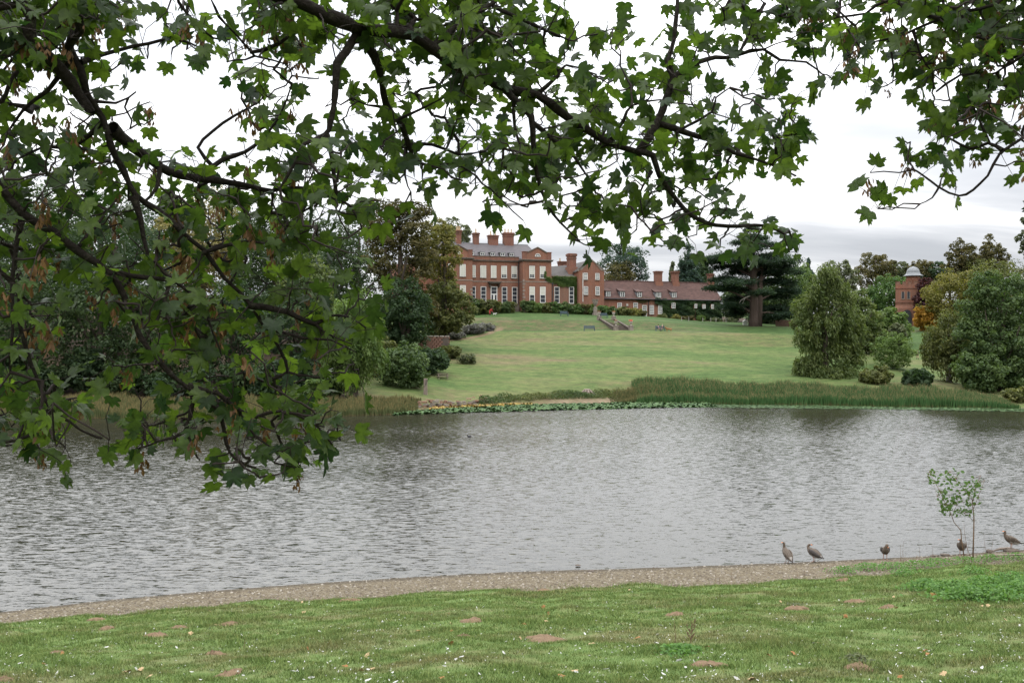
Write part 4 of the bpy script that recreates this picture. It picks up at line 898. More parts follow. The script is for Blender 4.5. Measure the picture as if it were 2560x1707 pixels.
for i, (px, tp_, hw_, Y, lb) in enumerate(((1130, 822, 40, 186, 'grey lavender clump nearest the brick wall'), (1180, 812, 36, 190, 'grey lavender clump in the middle of the bed'), (1215, 808, 24, 193, 'grey lavender clump at the tip of the bed by the path'))):
    tree('lavender', lb, px, tp_, hw_, Y, 'lav', style='shrub', cat='shrub', gap=0, cr=.5, leaf=.28, group='lavender bed left of the lawn')
# right of the house
tree('pine_tree', 'broad umbrella-shaped pine behind the cottages', 1566, 614, 70, 268, 'blue', 708, gap=0.16, cr=1.5, bark='bark_cedar')
tree('pine_tree', 'brown tinted pine limb crown in front of the umbrella pine', 1545, 660, 45, 262, 'brown', 712, gap=0.2, cr=1.3, bark='bark_cedar')
tree('conifer_tree', 'tall dark conifer with ragged top behind the cottage chimneys', 1722, 610, 34, 264, 'blue', 712, style='cone', gap=.1, cr=1.2)
tree('conifer_tree', 'lower shoulder conifer to the right of the ragged conifer', 1758, 655, 30, 266, 'dark', 712, style='cone', cr=1.2)
tree('fir_tree', 'thin young fir showing above the cottage roof', 1682, 658, 13, 262, 'grey', 712, style='cone', gap=.5, cr=.6)
tree('yew_tree', 'dark green yew behind the cedar on its right', 1955, 664, 82, 224, 'mid', 812, gap=0.0)
tree('yew_tree', 'dark evergreen filling the gap between the cottages and the cedar', 1838, 700, 42, 236, 'mid', 815, gap=0.0, per=34)
tree('yew_tree', 'dark tree low behind the cedar trunk', 1915, 720, 62, 228, 'dark', 815, gap=0.0)
tree('broadleaf_tree', 'bright green tree top right of the cedar', 2005, 662, 44, 232, 'lime', 800, gap=0.05)
tree('spruce_tree', 'dark pointed spruce top behind the bright green tree', 2022, 646, 22, 262, 'blue', 760, style='cone')
tree('broadleaf_tree', 'grey-green tree with ragged top behind the feathery tree', 2098, 648, 52, 246, 'grey', 770, style='airy', gap=.15)
tree('swamp_cypress', 'large feathery olive tree standing behind the reed bed', 2062, 668, 62, 158, 'fresh', 955, style='feather', gap=0.36, per=50, dens=1.2, cr=.75, lobes_px=[(2067, 682, 20, 22), (2063, 708, 36, 26), (2035, 731, 32, 24), (2091, 722, 32, 26), (2021, 765, 34, 28), (2105, 753, 36, 28), (2063, 765, 46, 38), (2015, 801, 32, 26), (2110, 793, 42, 32), (2063, 815, 50, 38), (2009, 843, 20, 28), (2049, 863, 46, 34), (2119, 835, 44, 38), (2001, 913, 15, 20), (2035, 910, 42, 32), (2091, 891, 50, 40), (2133, 899, 34, 32), (2077, 935, 58, 20)])
tree('broadleaf_tree', 'rounded tree turning yellow right of the feathery olive tree', 2150, 728, 48, 180, 'fresh', 895, gap=0.04, cr=.8, lobes_px=[(2161, 746, 26, 20), (2140, 774, 36, 28), (2170, 790, 36, 28), (2131, 820, 40, 34), (2176, 829, 34, 28), (2152, 857, 44, 32), (2186, 866, 22, 20), (2110, 860, 30, 30)])
tree('shrub', 'bright green spreading shrub below the tower', 2225, 765, 48, 206, 'lime', style='shrub', cat='bush', gap=0.05, leaf=.5)
tree('shrub', 'round grey-green bush at the foot of the tower slope', 2240, 808, 24, 199, 'grey', style='shrub', cat='bush')
tree('young_tree', 'small thin tree standing alone on the bright grass behind the reeds', 2232, 830, 56, 168, 'lime', 922, style='airy', gap=.4, cr=.7, leaf=.3, r0=.14)
G2 = 'oaks on the skyline around the tower'
tree('oak_tree', 'dark ragged oak on the skyline left of the tower dome', 2190, 634, 58, 282, 'brown', 730, style='airy', gap=.2, group=G2)
tree('oak_tree', 'low oak on the skyline just left of the dome', 2250, 655, 36, 290, 'grey', 730, style='airy', gap=.2, group=G2)
tree('oak_tree', 'pointed brownish oak on the skyline behind the dome', 2300, 646, 42, 288, 'brown', 730, style='airy', gap=.2, group=G2)
tree('oak_tree', 'small dark oak on the skyline right of the dome', 2350, 656, 40, 284, 'dark', 740, style='airy', gap=.15, group=G2)
tree('broadleaf_tree', 'smooth rounded green tree left of the tower', 2222, 690, 64, 266, 'green', 790, gap=0.0)
tree('oak_tree', 'tall brown-topped oak on the right skyline', 2405, 600, 46, 268, 'brown', 720, style='airy', gap=.15)
tree('oak_tree', 'tall open oak standing right of the brown-topped oak', 2478, 588, 44, 270, 'brown', 720, style='airy', gap=.2)
tree('broadleaf_tree', 'dark oak filling the gap below the two tall skyline oaks', 2440, 650, 62, 266, 'olive', 760)
tree('copper_beech', 'dark purple copper beech beside the tower', 2322, 696, 40, 234, 'purple', 805, gap=0.0)
tree('shrub', 'small shrub in orange autumn leaf below the copper beech', 2315, 766, 32, 224, 'orange', style='shrub', cat='bush', gap=.0, leaf=.5)
tree('cherry_tree', 'yellow-green spreading cherry right of the copper beech', 2376, 676, 72, 222, 'yellow', 815, gap=.12, style='broad')
tree('broadleaf_tree', 'pale olive tree behind the big right-hand tree', 2500, 650, 90, 214, 'olive', 820, gap=.03)
tree('birch_tree', 'soft grey-green birch leaning by the right shore', 2372, 778, 66, 158, 'olive', 945, style='feather', gap=.12, bark='bark_pale')
tree('broadleaf_tree', 'big dense dark green tree filling the right edge of the shore', 2505, 690, 80, 150, 'mid', 968, gap=0.0, per=50, cr=.9, lobes_px=[(2482, 700, 38, 20), (2528, 709, 42, 22), (2452, 733, 32, 24), (2513, 746, 58, 34), (2437, 768, 32, 28), (2482, 793, 56, 38), (2544, 793, 58, 42), (2421, 820, 28, 28), (2467, 851, 60, 42), (2534, 851, 62, 46), (2430, 890, 38, 32), (2482, 912, 62, 38), (2544, 912, 60, 42), (2406, 921, 24, 24), (2452, 942, 48, 24), (2528, 958, 68, 26)])
tree('broadleaf_tree', 'dark tree cut by the right edge of the picture', 2600, 640, 60, 178, 'dark', 900)
tree('broadleaf_tree', 'tall wispy tree top at the right edge above the other trees', 2582, 512, 36, 216, 'grey', 680, style='airy', gap=.45)
tree('shrub', 'brownish waterside scrub behind the reeds below the young tree', 2190, 918, 42, 152, 'olive', style='shrub', cat='bush', gap=.3)
tree('shrub', 'dark large-leaved waterside plant behind the reeds', 2290, 925, 36, 151, 'dark', style='shrub', cat='bush', leaf=.8)
tree('shrub', 'broad dark bush under the left side of the big right-hand tree', 2450, 880, 62, 147, 'mid', style='shrub', cat='bush', gap=0)
tree('shrub', 'broad dark bush under the right side of the big right-hand tree', 2545, 875, 62, 149, 'mid', style='shrub', cat='bush', gap=0)
tree('shrub', 'low green bank shrub at the right end of the reeds', 2540, 970, 40, 138, 'olive', style='shrub', cat='bush')
for px, tp_, hw_, Y, key, lb in ((90, 480, 130, 188, 'wood', 'tall tree behind the far left of the wood'), (250, 470, 130, 192, 'wood', 'olive tree crown in the back row of the wood at the left'), (400, 486, 120, 186, 'dark', 'dark tree crown in the back row left of the yellowish tree'), (600, 498, 120, 190, 'wood', 'green tree crown in the back row right of the yellowish tree'), (760, 510, 110, 196, 'wood', 'olive tree crown in the back row near the open dark tree'), (895, 528, 90, 192, 'wood', 'green tree crown in the back row just left of the big oak')):
    tree('broadleaf_tree', lb, px, tp_, hw_, Y, key, 840, gap=0, per=28, group=G1, deep=.6)
for px, tp_, hw_, Y, key, lb in ((20, 880, 60, 126, 'dark', 'dark bush at the far left of the left shore'), (120, 905, 60, 126, 'wood', 'green bush second from the left along the left shore'), (215, 860, 55, 128, 'dark', 'tall dark bush third from the left along the left shore'), (310, 895, 55, 127, 'wood', 'low green bush under the blue-green tree'), (400, 930, 50, 126, 'dark', 'low dark bush by the dim hollow on the left shore'), (500, 905, 55, 128, 'dark', 'dark bush in the middle of the left shore'), (590, 900, 50, 128, 'wood', 'green bush right of the middle of the left shore'), (670, 895, 50, 128, 'dark', 'dark bush left of the drooping lime'), (745, 885, 50, 130, 'dark', 'dark bush touching the drooping lime on its left'), (830, 900, 40, 130, 'wood', 'green bush at the foot of the drooping lime')):
    tree('shrub', lb, px, tp_, hw_, Y, key, style='shrub', cat='bush', gap=0, group='undergrowth bushes on the left shore', per=40)

# ------------------------------------------------------------------ the cedar: flat tiers on a massive trunk
CY = 206.0; cpx = 1886; cg = P(cpx, 806, CY); cgz = h(cg[0], CY)
ced = thing('cedar_tree', 'huge cedar with flat tiers of dark foliage and a thick brown trunk', 'tree', (cg[0], CY, cgz))
rgc = np.random.default_rng(77)
def cz_(py): return P(cpx, py, CY)[2] - cgz
ctop = cz_(568)
tb = MB(); zs = np.linspace(-.5, ctop, 12)
tpts = [(-.15 + .12 * math.sin(z * .35), 0, z) for z in zs]; tb.tube(tpts, [1.2, .98, .92, .88, .82, .74, .7, .55, .42, .3, .2, .08], 10)
tb.tube([(.9, 0, -.4), (1.2, .1, 5), (1.4, .2, 9), (1.9, .2, 13)], [.7, .55, .45, .15], 8)
Cs, Ns, Ss, Ts = [], [], [], []
plates = [(1878, 572, 16, 0), (1872, 588, 24, -1), (1900, 592, 20, 1), (1862, 604, 30, 1), (1908, 608, 30, -1), (1880, 616, 26, -2), (1842, 632, 40, 0), (1800, 640, 36, -1), (1778, 652, 26, 1), (1860, 646, 36, -3), (1925, 636, 42, 1), (1958, 648, 40, -1), (1900, 652, 44, -2), (1935, 662, 46, 2),
          (1822, 662, 40, 2), (1850, 676, 36, 3), (1905, 678, 44, 3), (1958, 676, 40, 0), (1812, 694, 36, 1), (1848, 700, 40, -3), (1788, 716, 26, -1), (1822, 718, 34, 1), (1900, 700, 40, 4), (1945, 700, 48, 2), (1862, 722, 30, 4), (1905, 728, 26, -4), (1930, 736, 40, 3), (1968, 724, 36, 1), (1845, 744, 34, 3), (1826, 760, 30, -1), (1856, 770, 26, 2), (1930, 768, 36, 2), (1955, 784, 32, 0), (1918, 790, 30, 3), (1838, 780, 22, 3)]
for px_, py_, hw_, dy_ in plates:
    dyy = dy_ * 1.1 + rgc.normal() * .4; c = P(px_, py_, CY + dyy) - np.array([cg[0], CY, cgz]); rx = hw_ * 1.15 * px_m(CY); ry = rx * rgc.uniform(.7, 1.0)
    b0 = np.array([-.1, 0, max(2.5, c[2] - .35 * abs(c[0]) - .4)]); m1_ = (b0 + c) / 2 + [0, 0, .35]; tb.tube([b0, m1_, c - [0, 0, .15]], [.26, .17, .05], 6, cap=False)
    for k in range(7):       # fingers of each plate
        a = 2 * np.pi * (k + rgc.random() * .8) / 7; e = c + np.array([math.cos(a) * rx, math.sin(a) * ry, -.12 * rx + rgc.normal() * .18]); tb.tube([c - [0, 0, .15], (c + e) / 2, e], [.07, .05, .02], 4, cap=False)
        m_ = int(92 * (rx + .6)); f = rgc.random((m_, 1)) ** .65; p_ = c + (e - c) * f + rgc.normal(size=(m_, 3)) * np.array([.42, .42, .26]) * (.6 + .5 * rx / 3); p_[:, 2] -= .10 * np.abs(rgc.normal(size=m_)) + .10 * f[:, 0] ** 2 * rx * .4 * rgc.random()
        Cs.append(p_); Ns.append(rgc.normal(size=(m_, 3)) * .45 + [0, 0, 1]); Ss.append(.29 + .24 * rgc.random(m_)); Ts.append(np.clip(.2 + .5 * rgc.random() + rgc.normal(size=m_) * .15, 0, 1))
tb.build('trunk', M['bark_cedar'], ced, smooth=True)
finish(ced, np.concatenate(Cs), np.concatenate(Ns), np.concatenate(Ss), np.concatenate(Ts), 'cedar', .45, rg=rgc)
MB().tube([(-1.2, -1.1, cz_(741)), (-2.2, -1.6, cz_(745)), (-3.2, -1.9, cz_(752)), (-3.7, -2, cz_(760))], [.16, .11, .07, .02], 5).tube([(-2.2, -1.6, cz_(745)), (-2.6, -1.8, cz_(752)), (-2.9, -1.8, cz_(760))], [.08, .05, .02], 5).build('dead_branch', M['bark_pale'], ced)

# ------------------------------------------------------------------ shrubs along the house front and wall climbers
shr = [(1190, 748, 12, 'mid', 'low green shrub below the left ground floor window'), (1210, 750, 20, 'olive', 'rounded shrub left of the garden door'), (1238, 752, 18, 'olive', 'shrub in front of the garden door'), (1262, 754, 18, 'mid', 'dark shrub right of the garden door'), (1277, 753, 14, 'olive', 'small shrub at the right end of the first shrub border'),
       (1315, 751, 16, 'mid', 'dark shrub at the corner of the right wing'), (1338, 752, 20, 'lime', 'light green shrub under the right wing windows'), (1362, 757, 18, 'olive', 'shrub below the right corner of the right wing'), (1388, 755, 18, 'green', 'green shrub before the brown brick link'), (1415, 757, 20, 'mid', 'dark shrub behind the left blue bench'),
       (1440, 761, 18, 'green', 'round green shrub right of the left blue bench'), (1462, 757, 14, 'brown', 'reddish brown shrub under the gabled wing'), (1478, 763, 20, 'lime', 'light shrub in front of the stone urn'), (1505, 764, 18, 'green', 'shrub behind the second blue bench'), (1530, 766, 17, 'mid', 'dark bush left of the walking person'),
       (1560, 769, 20, 'olive', 'brownish shrub right of the walking person'), (1585, 772, 20, 'yellow', 'yellow-green shrub left of the cottage door'), (1606, 779, 12, 'brown', 'low brown shrub beside the cottage door')]
for px, tp_, hw_, key, lb in shr:
    x = (px - 1280) / F_PX * 213; yy = HO[1] + (x - HO[0]) * math.tan(HROT) - (5.2 if px < 1480 else 4.2)
    tree('shrub', lb, px, tp_, hw_, yy, key, style='shrub', cat='bush', cr=.5, leaf=.34, gap=.05, group='shrubs along the house front', per=40)
for px, tp_, hw_, key, lb in [(1655, 786, 14, 'olive', 'small flowering shrub left below the cottage ivy'), (1690, 788, 14, 'yellow', 'yellowish plant at the foot of the cottage ivy'), (1720, 792, 13, 'brown', 'brown plant at the foot of the cottage ivy'), (1752, 790, 12, 'lime', 'pale bush near the right end of the cottages'), (1790, 796, 16, 'grey', 'grey-green bush under the right end of the cottages'), (1828, 798, 18, 'grey', 'grey-green grass-like bush left of the cedar')]:
    x = (px - 1280) / F_PX * 222; yy = HO[1] + (x - HO[0]) * math.tan(HROT) - 2.2
    tree('shrub', lb, px, tp_, hw_, yy, key, style='shrub', cat='bush', cr=.45, leaf=.3, gap=.05, group='plants at the foot of the cottage wall', per=36)

def climber(name, label, quads, yl, key, n, leaf, depth, holes=(), seed=1):
    """wall-hugging foliage with thickness; quads are pixel polygons on the wall plane"""
    rg = np.random.default_rng(seed); root = thing(name, label, 'climbing plant', HO, HROT); C = []
    tot = sum(abs((q[1] - q[0]) * (q[3] - q[2])) for q in quads)
    for (x0, x1, z0, z1) in quads:
        k = int(n * abs((x1 - x0) * (z1 - z0)) / tot); a = rg.random((k, 2))
        xx = x0 + (x1 - x0) * a[:, 0] + rg.normal(size=k) * .1; zz = z0 + (z1 - z0) * a[:, 1] + rg.normal(size=k) * .12
        bump = .35 + .65 * np.abs(np.sin(xx * 1.7 + 1.3 * np.sin(zz * 1.5)) * np.sin(zz * 1.9 + xx * .6))
        C.append(np.stack([xx, yl - .02 - depth * bump * rg.random(k) ** .4, zz], 1))
    C = np.concatenate(C); ok = np.ones(len(C), bool)
    for (a, b, c, d) in holes: ok &= ~((C[:, 0] > a) & (C[:, 0] < b) & (C[:, 2] > c) & (C[:, 2] < d))
    C = C[ok]; Nn = rg.normal(size=C.shape) * .5 + [0, -.8, .5]
    T = np.clip(.35 + .35 * np.sin(C[:, 0] * .9 + 2 * np.sin(C[:, 2])) + rg.normal(size=len(C)) * .2, 0, 1)
    V, Fq = leaf_quads(C, Nn, leaf * (.6 + .8 * rg.random(len(C))), .75, rg); link('foliage', np_mesh('foliage', V, Fq, FOL[key], tint=T), root)
    st = MB()
    for (x0, x1, z0, z1) in quads[:3]: xm = (x0 + x1) / 2; st.tube([(xm, yl - .08, z0 - .5), (xm + .1, yl - .06, (z0 + z1) / 2), (xm - .1, yl - .06, z1)], [.06, .04, .02], 5)
    st.build('stem', M['bark'], root); return root
def q_(zf, X0, X1, Y0, Y1, yl): return rect(zf, X0, X1, Y0, Y1, yl)
climber('creeper', 'green creeper cut square along the top of the brown brick link', [q_(za, 1800, 2180, 897, 965, ly_), q_(za, 1850, 2130, 955, 1030, ly_), q_(za, 1765, 1850, 900, 985, ly_), q_(za, 2098, 2180, 960, 1290, ly_), q_(za, 2120, 2180, 960, 1290, ly_)], ly_, 'creeper', 7000, .26, .3, seed=3)
climber('creeper', 'thin creeper spilling over the corner of the right wing', [q_(za, 1655, 1672, 820, 925, WY), q_(za, 1665, 1735, 905, 935, WY), q_(za, 1690, 1752, 925, 960, WY), q_(za, 1720, 1752, 945, 975, WY)], WY, 'creeper', 900, .22, .2, seed=4)
hol = [rect(zb, a - 6, b + 6, c - 6, d + 4, cy0) for a, b, c, d in ((1480, 1528, 843, 912), (1785, 1818, 855, 910), (1893, 1930, 862, 918), (2008, 2040, 862, 920), (1310, 1362, 873, 990))]
climber('ivy', 'dark ivy covering the wall of the right half of the cottages', [q_(zb, 1370, 1790, 800, 1015, cy0), q_(zb, 1810, 2140, 825, 1050, cy0), q_(zb, 1265, 1330, 778, 850, cy0), q_(zb, 1300, 1480, 795, 860, cy0), q_(zb, 1370, 1780, 860, 1030, cy0), q_(zb, 1820, 2150, 880, 1060, cy0)], cy0, 'ivy', 26000, .3, .55, hol, seed=5)
climber('ivy', 'thin ivy patch above the cottage door', [q_(zb, 1020, 1190, 776, 812, cy0), q_(zb, 1045, 1150, 800, 832, cy0)], cy0, 'brown', 1100, .24, .2, seed=6)
# ------------------------------------------------------------------ terrace stairs with urns
sb = P(1556, 822, 195.0); s_top = P(1520, 797, 202.3)
sz0, sz1 = h(sb[0], sb[1]) + .12, h(s_top[0], s_top[1]) + .05; slen = 7.7; swid = 2.7
stair = thing('garden_stairs', 'worn stone garden stairs with sloping side walls between the terraces', 'stairs', (sb[0], sb[1], sz0), HROT)
ns = 16; rise = (sz1 - sz0) / ns
for i in range(ns):
    MB().box(-swid / 2, swid / 2, i * slen / ns, slen, -1.2 + i * rise, (i + 1) * rise).build('step', M['stone_dark'], stair)
for s in (-1, 1):
    x0, x1 = (s * swid / 2 + .003 * s, s * (swid / 2 + .34)); a, b = min(x0, x1), max(x0, x1)
    V = [(x, y, z) for x in (a, b) for y, z in ((-.1, -1), (slen, -1), (slen, sz1 - sz0 + .30), (-.1, .30))]
    MB().add(V, [(0, 1, 2, 3), (7, 6, 5, 4), (0, 3, 7, 4), (3, 2, 6, 7), (2, 1, 5, 6), (0, 4, 5, 1)]).build('side_wall', M['stone_dark'], stair)
    V = [(x, y, z) for x in (a - .08, b + .08) for y, z in ((-.1, .303), (slen, sz1 - sz0 + .303), (slen, sz1 - sz0 + .43), (-.1, .43))]
    MB().add(V, [(0, 1, 2, 3), (7, 6, 5, 4), (0, 3, 7, 4), (3, 2, 6, 7), (2, 1, 5, 6), (0, 4, 5, 1)]).build('coping', M['stone_dark'], stair)
    for y, z in ((-.5, 0), (slen + .1, sz1 - sz0)):
        c = s * (swid / 2 + .25); MB().box(c - .36, c + .36, y - .36, y + .36, z - 1, z + .65).box(c - .43, c + .43, y - .43, y + .43, z + .65, z + .80).build('pier', M['stone'], stair)
M['flower_red'] = foliage('red_geranium', (0.55, 0.03, 0.03), (0.6, 0.12, 0.06), .2)
M['terracotta'] = mat('terracotta_soil', (0.35, 0.14, 0.07), .9, .2, 5)
for nm, s, y, z, red in (('foot of the stairs on the left', -1, -.5, 0, .35), ('foot of the stairs on the right with red flowers', 1, -.5, 0, 1), ('top of the stairs on the left', -1, slen + .1, sz1 - sz0, .5), ('top of the stairs on the right', 1, slen + .1, sz1 - sz0, .4)):
    c = s * (swid / 2 + .25); w_ = (sb[0] + c * ch - y * sh_, sb[1] + c * sh_ + y * ch, sz0 + z + .80)
    u = thing('urn_planter', 'pale stone urn at the ' + nm, 'urn', w_, HROT, 'stone urns on the stair piers')
    MB().lathe([(.22, 0), (.24, .08), (.12, .16), (.10, .27), (.23, .36), (.30, .52), (.31, .74), (.38, .81), (.38, .88), (.30, .88)], 12).build('bowl', M['stone_pale'], u, smooth=False)
    k = int(120 * red) + 20; a = rng.normal(size=(k, 3)) * [.17, .17, .10] + [0, 0, .94]; V, Fq = leaf_quads(a, rng.normal(size=(k, 3)), np.full(k, .16)); link('flowers', np_mesh('flowers', V, Fq, M['flower_red'] if red > .9 else M['dry_leaf'], tint=rng.random(k)), u)['kind'] = 'stuff'
# tall urn on a pedestal before the gabled wing
ux = P(1488, 768, 214.5); uz = h(ux[0], 214.5); k_ = (P(1488, 749, 214.5)[2] - uz) / 3.3
u = thing('stone_urn', 'tall stone urn on a pedestal in front of the gabled wing', 'urn', (ux[0], 214.5, uz), HROT)
MB().box(-.5, .5, -.5, .5, -.3, .5 * k_).box(-.32, .32, -.32, .32, .5 * k_, 1.7 * k_).build('pedestal', M['stone'], u)
MB().lathe([(.2, 1.7 * k_), (.16, 1.95 * k_), (.3, 2.1 * k_), (.55, 2.6 * k_), (.62, 3.1 * k_), (.75, 3.2 * k_), (.75, 3.35 * k_), (.5, 3.35 * k_)], 12).build('bowl', M['stone'], u)

# ------------------------------------------------------------------ benches
def bench(label, px, py, y, wid, rot, m='blue_wood', name='garden_bench'):
    p = P(px, py, y); z = h(p[0], y); b = thing(name, label, 'bench', (p[0], y, z), rot, 'blue-grey garden benches' if m == 'blue_wood' else None); w2 = wid / 2
    for i in range(3): MB().box(-w2, w2, -.48 + i * .16, -.36 + i * .16, .42, .46).build('seat_slat', M[m], b)
    for i in range(4): MB().obox((0, .06 + i * .03, .58 + i * .14), (wid, .03, .11), tilt=-.15).build('back_slat', M[m], b)
    for s in (-1, 1):
        MB().box(s * w2 - .04, s * w2 + .04, -.5, -.42, 0, .66).build('leg', M[m], b); MB().obox((s * w2, .08, .55), (.08, .08, 1.1), tilt=-.1).build('leg', M[m], b)
        MB().box(s * w2 - .05, s * w2 + .05, -.52, .08, .66, .71).build('armrest', M[m], b)
    return b, (p[0], y, z)
bench('blue-grey bench in front of the shrubs by the brown brick link', 1410, 772, 208.5, 1.6, HROT)
bench('blue-grey bench between the top urns and the shrubs', 1509, 779, 207.5, 1.5, HROT)
bench('lone blue-grey bench on the lower terrace left of the stairs', 1473, 820, 192.6, 2.0, R(4))
_, bs = bench('bench on the lower terrace with two people sitting on it', 1650, 822, 191.8, 1.7, R(8))

# picnic bench, carved post, stump by the water
pt = ground_px(1107, 947, 140, 175); pb = thing('picnic_bench', 'weathered wooden picnic bench below the dark bush', 'picnic bench', pt, R(12))
for i in range(4): MB().box(-.9, .9, -.36 + i * .18, -.21 + i * .18, .74, .79).build('top_plank', M['grey_wood'], pb)
for s in (-1, 1):
    MB().box(-.9, .9, s * .72 - .12, s * .72 + .12, .42, .47).build('seat_plank', M['grey_wood'], pb)
    for t in (-.65, .65): MB().tube([(t, s * .75, 0), (t, s * .22, .74)], .05, 4).build('leg', M['grey_wood'], pb)
for t in (-.65, .65): MB().box(t - .04, t + .04, -.8, .8, .34, .42).build('crossbar', M['grey_wood'], pb)
pg = ground_px(1064, 986, 122, 160); hp = (986 - 946) * px_m(pg[1]); po = thing('carved_post', 'tall weathered grey wooden post with carved notches by the shore', 'post', pg)
wq = .26 * 1.0
MB().add([(x * a, y * a, z) for z, a in ((-.3, 1.05), (hp * .3, 1.0), (hp * .72, .94), (hp * .97, .98), (hp, .86)) for x, y in ((-wq, -wq * .8), (wq, -wq), (wq * .9, wq), (-wq, wq * .85))],
    [(i * 4 + k, i * 4 + (k + 1) % 4, i * 4 + 4 + (k + 1) % 4, i * 4 + 4 + k) for i in range(4) for k in range(4)] + [(16, 17, 18, 19)]).build('shaft', M['grey_wood'], po)
MB().box(.06, .12, -wq - .02, -wq + .1, hp * .66, hp * .9).box(-.02, .12, -wq - .022, -wq + .1, hp * .62, hp * .655).box(-wq - .01, -.1, -wq - .018, -wq + .1, hp * .50, hp * .52).build('notch', M['iron'], po)
sp = ground_px(1468, 982, 138, 165); st = thing('tree_stump', 'low grey tree stump on the bank above the lily pads', 'stump', sp); sm = MB()
rs = np.random.default_rng(9)
sm.lathe([(.75, -.3), (.6, .05), (.5, .35), (.48, .55), (.3, .6)], 11); sm.build('stump', M['grey_wood'], st)
for k in range(9): a = k * .7; MB().tube([(math.cos(a) * .45, math.sin(a) * .45, .35), (math.cos(a) * .85, math.sin(a) * .85, .1), (math.cos(a) * 1.25, math.sin(a) * 1.25, -.15)], [.14, .11, .04], 5).build('root', M['grey_wood'], st)

# stone landing wall at the water's edge, every stone its own piece
wa, wb = np.array([(1045 - 1280) / F_PX * 130, 0]), np.array([(1225 - 1280) / F_PX * 142, 0])
wall = thing('stone_landing', 'broken low wall of reddish stones at the water edge below the post', 'stone wall', (0, 0, 0))
rw = np.random.default_rng(12); stone_me = []
for k in range(6):
    b_ = MB(); q = rw.uniform(.78, 1.0, (8, 3)); c8 = np.array([(x, y, z) for z in (-.5, .5) for y in (-.5, .5) for x in (-.5, .5)]) * q
    b_.add(c8, [(0, 2, 3, 1), (4, 5, 7, 6), (0, 1, 5, 4), (2, 6, 7, 3), (0, 4, 6, 2), (1, 3, 7, 5)]); o = b_.build('stone', M['stone_red' if k < 4 else 'stone'], wall); stone_me.append(o.data); bpy.data.objects.remove(o)
x = wa[0]; row_x = [wa[0], wa[0] + .2, wa[0] + .1, wa[0] + 1.0]
for r_ in range(4):
    x = row_x[r_]; end = wb[0] - (0, .5, 2.2, 1.2)[r_]
    while x < end:
        l_ = rw.uniform(.35, .85); hh = rw.uniform(.22, .34) if r_ < 3 else rw.uniform(.10, .16)
        yy = float(np.interp(x, [wa[0], wb[0]], [shore_far(wa[0]) + 1.0, shore_far(wb[0]) + .9])) + 2.2 + rw.normal() * .08 + r_ * .08
        zb_ = h(x, yy) - .25 + r_ * .29 + .05 * math.sin(x)
        if not (r_ >= 2 and rw.random() < .22):
            o = link('stone', stone_me[rw.integers(6)], wall, (x + l_ / 2, yy, zb_ + hh / 2), rw.normal() * .1); o.scale = (l_ * 1.02, rw.uniform(.5, .8), hh); o.rotation_euler[1] = rw.normal() * .08
        x += l_ + .03
for k in range(14):
    x = rw.uniform(wa[0] + 1, wb[0]); o = link('stone', stone_me[rw.integers(4, 6)], wall, (x, float(shore_far(x)) + rw.uniform(1.6, 2.6), h(x, float(shore_far(x)) + 2.1) + .1), rw.random() * 3); o.scale = rw.uniform(.25, .5, 3) * [1, 1, .6]

# curved brick retaining wall beside the dark holly: coursed blocks
bwall = thing('retaining_wall', 'short pinkish brick retaining wall with a stone coping under the holly', 'wall', (0, 0, 0))
c_me = MB().box(-.5, .5, -.5, .5, -.5, .5).build('block', M['brick_brown'], bwall); bd = c_me.data; bpy.data.objects.remove(c_me)
p0, p1 = P(1048, 862, 168), P(1122, 862, 171); zt_, zb2 = P(1090, 842, 170)[2], P(1090, 873, 170)[2]
nc, nr = 9, 6
for j in range(nr):
    for i in range(nc):
        f = (i + .5 + (.25 if j % 2 else -.25)) / nc; x = p0[0] + (p1[0] - p0[0]) * f; yv = p0[1] + (p1[1] - p0[1]) * f - 1.6 * math.sin(math.pi * f)
        hh = (zt_ - zb2) / nr; o = link('block', bd, bwall, (x, yv, zb2 + hh * (j + .5)), -.4 * math.cos(math.pi * f) + .2); o.scale = ((p1[0] - p0[0]) / nc * .96, .5, hh * .93)
for i in range(6):
    f = (i + .5) / 6; x = p0[0] + (p1[0] - p0[0]) * f; yv = p0[1] + (p1[1] - p0[1]) * f - 1.6 * math.sin(math.pi * f); MB().obox((x, yv, zt_ + .1), ((p1[0] - p0[0]) / 6 * .98, .75, .16), -.4 * math.cos(math.pi * f) + .2).build('coping', M['stone_pale'], bwall)
MB().obox(((p0[0] + p1[0]) / 2, (p0[1] + p1[1]) / 2 + .4, (zt_ + zb2) / 2 - .5), (p1[0] - p0[0], 1.6, zt_ - zb2 + .7)).build('core', M['stone_dark'], bwall)

# wooden fence and small things by the cedar
fe = thing('wooden_fence', 'brown board fence in the shade right of the cedar trunk', 'fence', (0, 0, 0))
M['fence'] = mat('brown_fence_board', (0.09, 0.05, 0.035), .9, .3, 3)
for i in range(22):
    px = 1940 + i * 2.6; q = P(px, 800, 214); MB().box(q[0] - .1, q[0] + .1, 214, 214.04, h(q[0], 214) - .2, h(q[0], 214) + 1.35 + .06 * (i % 3)).build('board', M['fence'], fe)
for z_ in (.4, 1.0): a, b = P(1938, 800, 214), P(1997, 800, 214); MB().tube([(x_, 214.09, h(x_, 214) + z_) for x_ in np.linspace(a[0], b[0], 6)], .045, 4).build('rail', M['fence'], fe)
bq = ground_px(1863, 808, 196, 214); bh = thing('beehive', 'small white hive-like box beside the cedar trunk', 'box', bq)
MB().box(-.45, .45, -.3, .3, 0, .75).build('box', M['white'], bh); MB().prism([(-.55, .75), (.55, .75), (0, 1.15)], -.38, .38).build('roof', M['white'], bh)
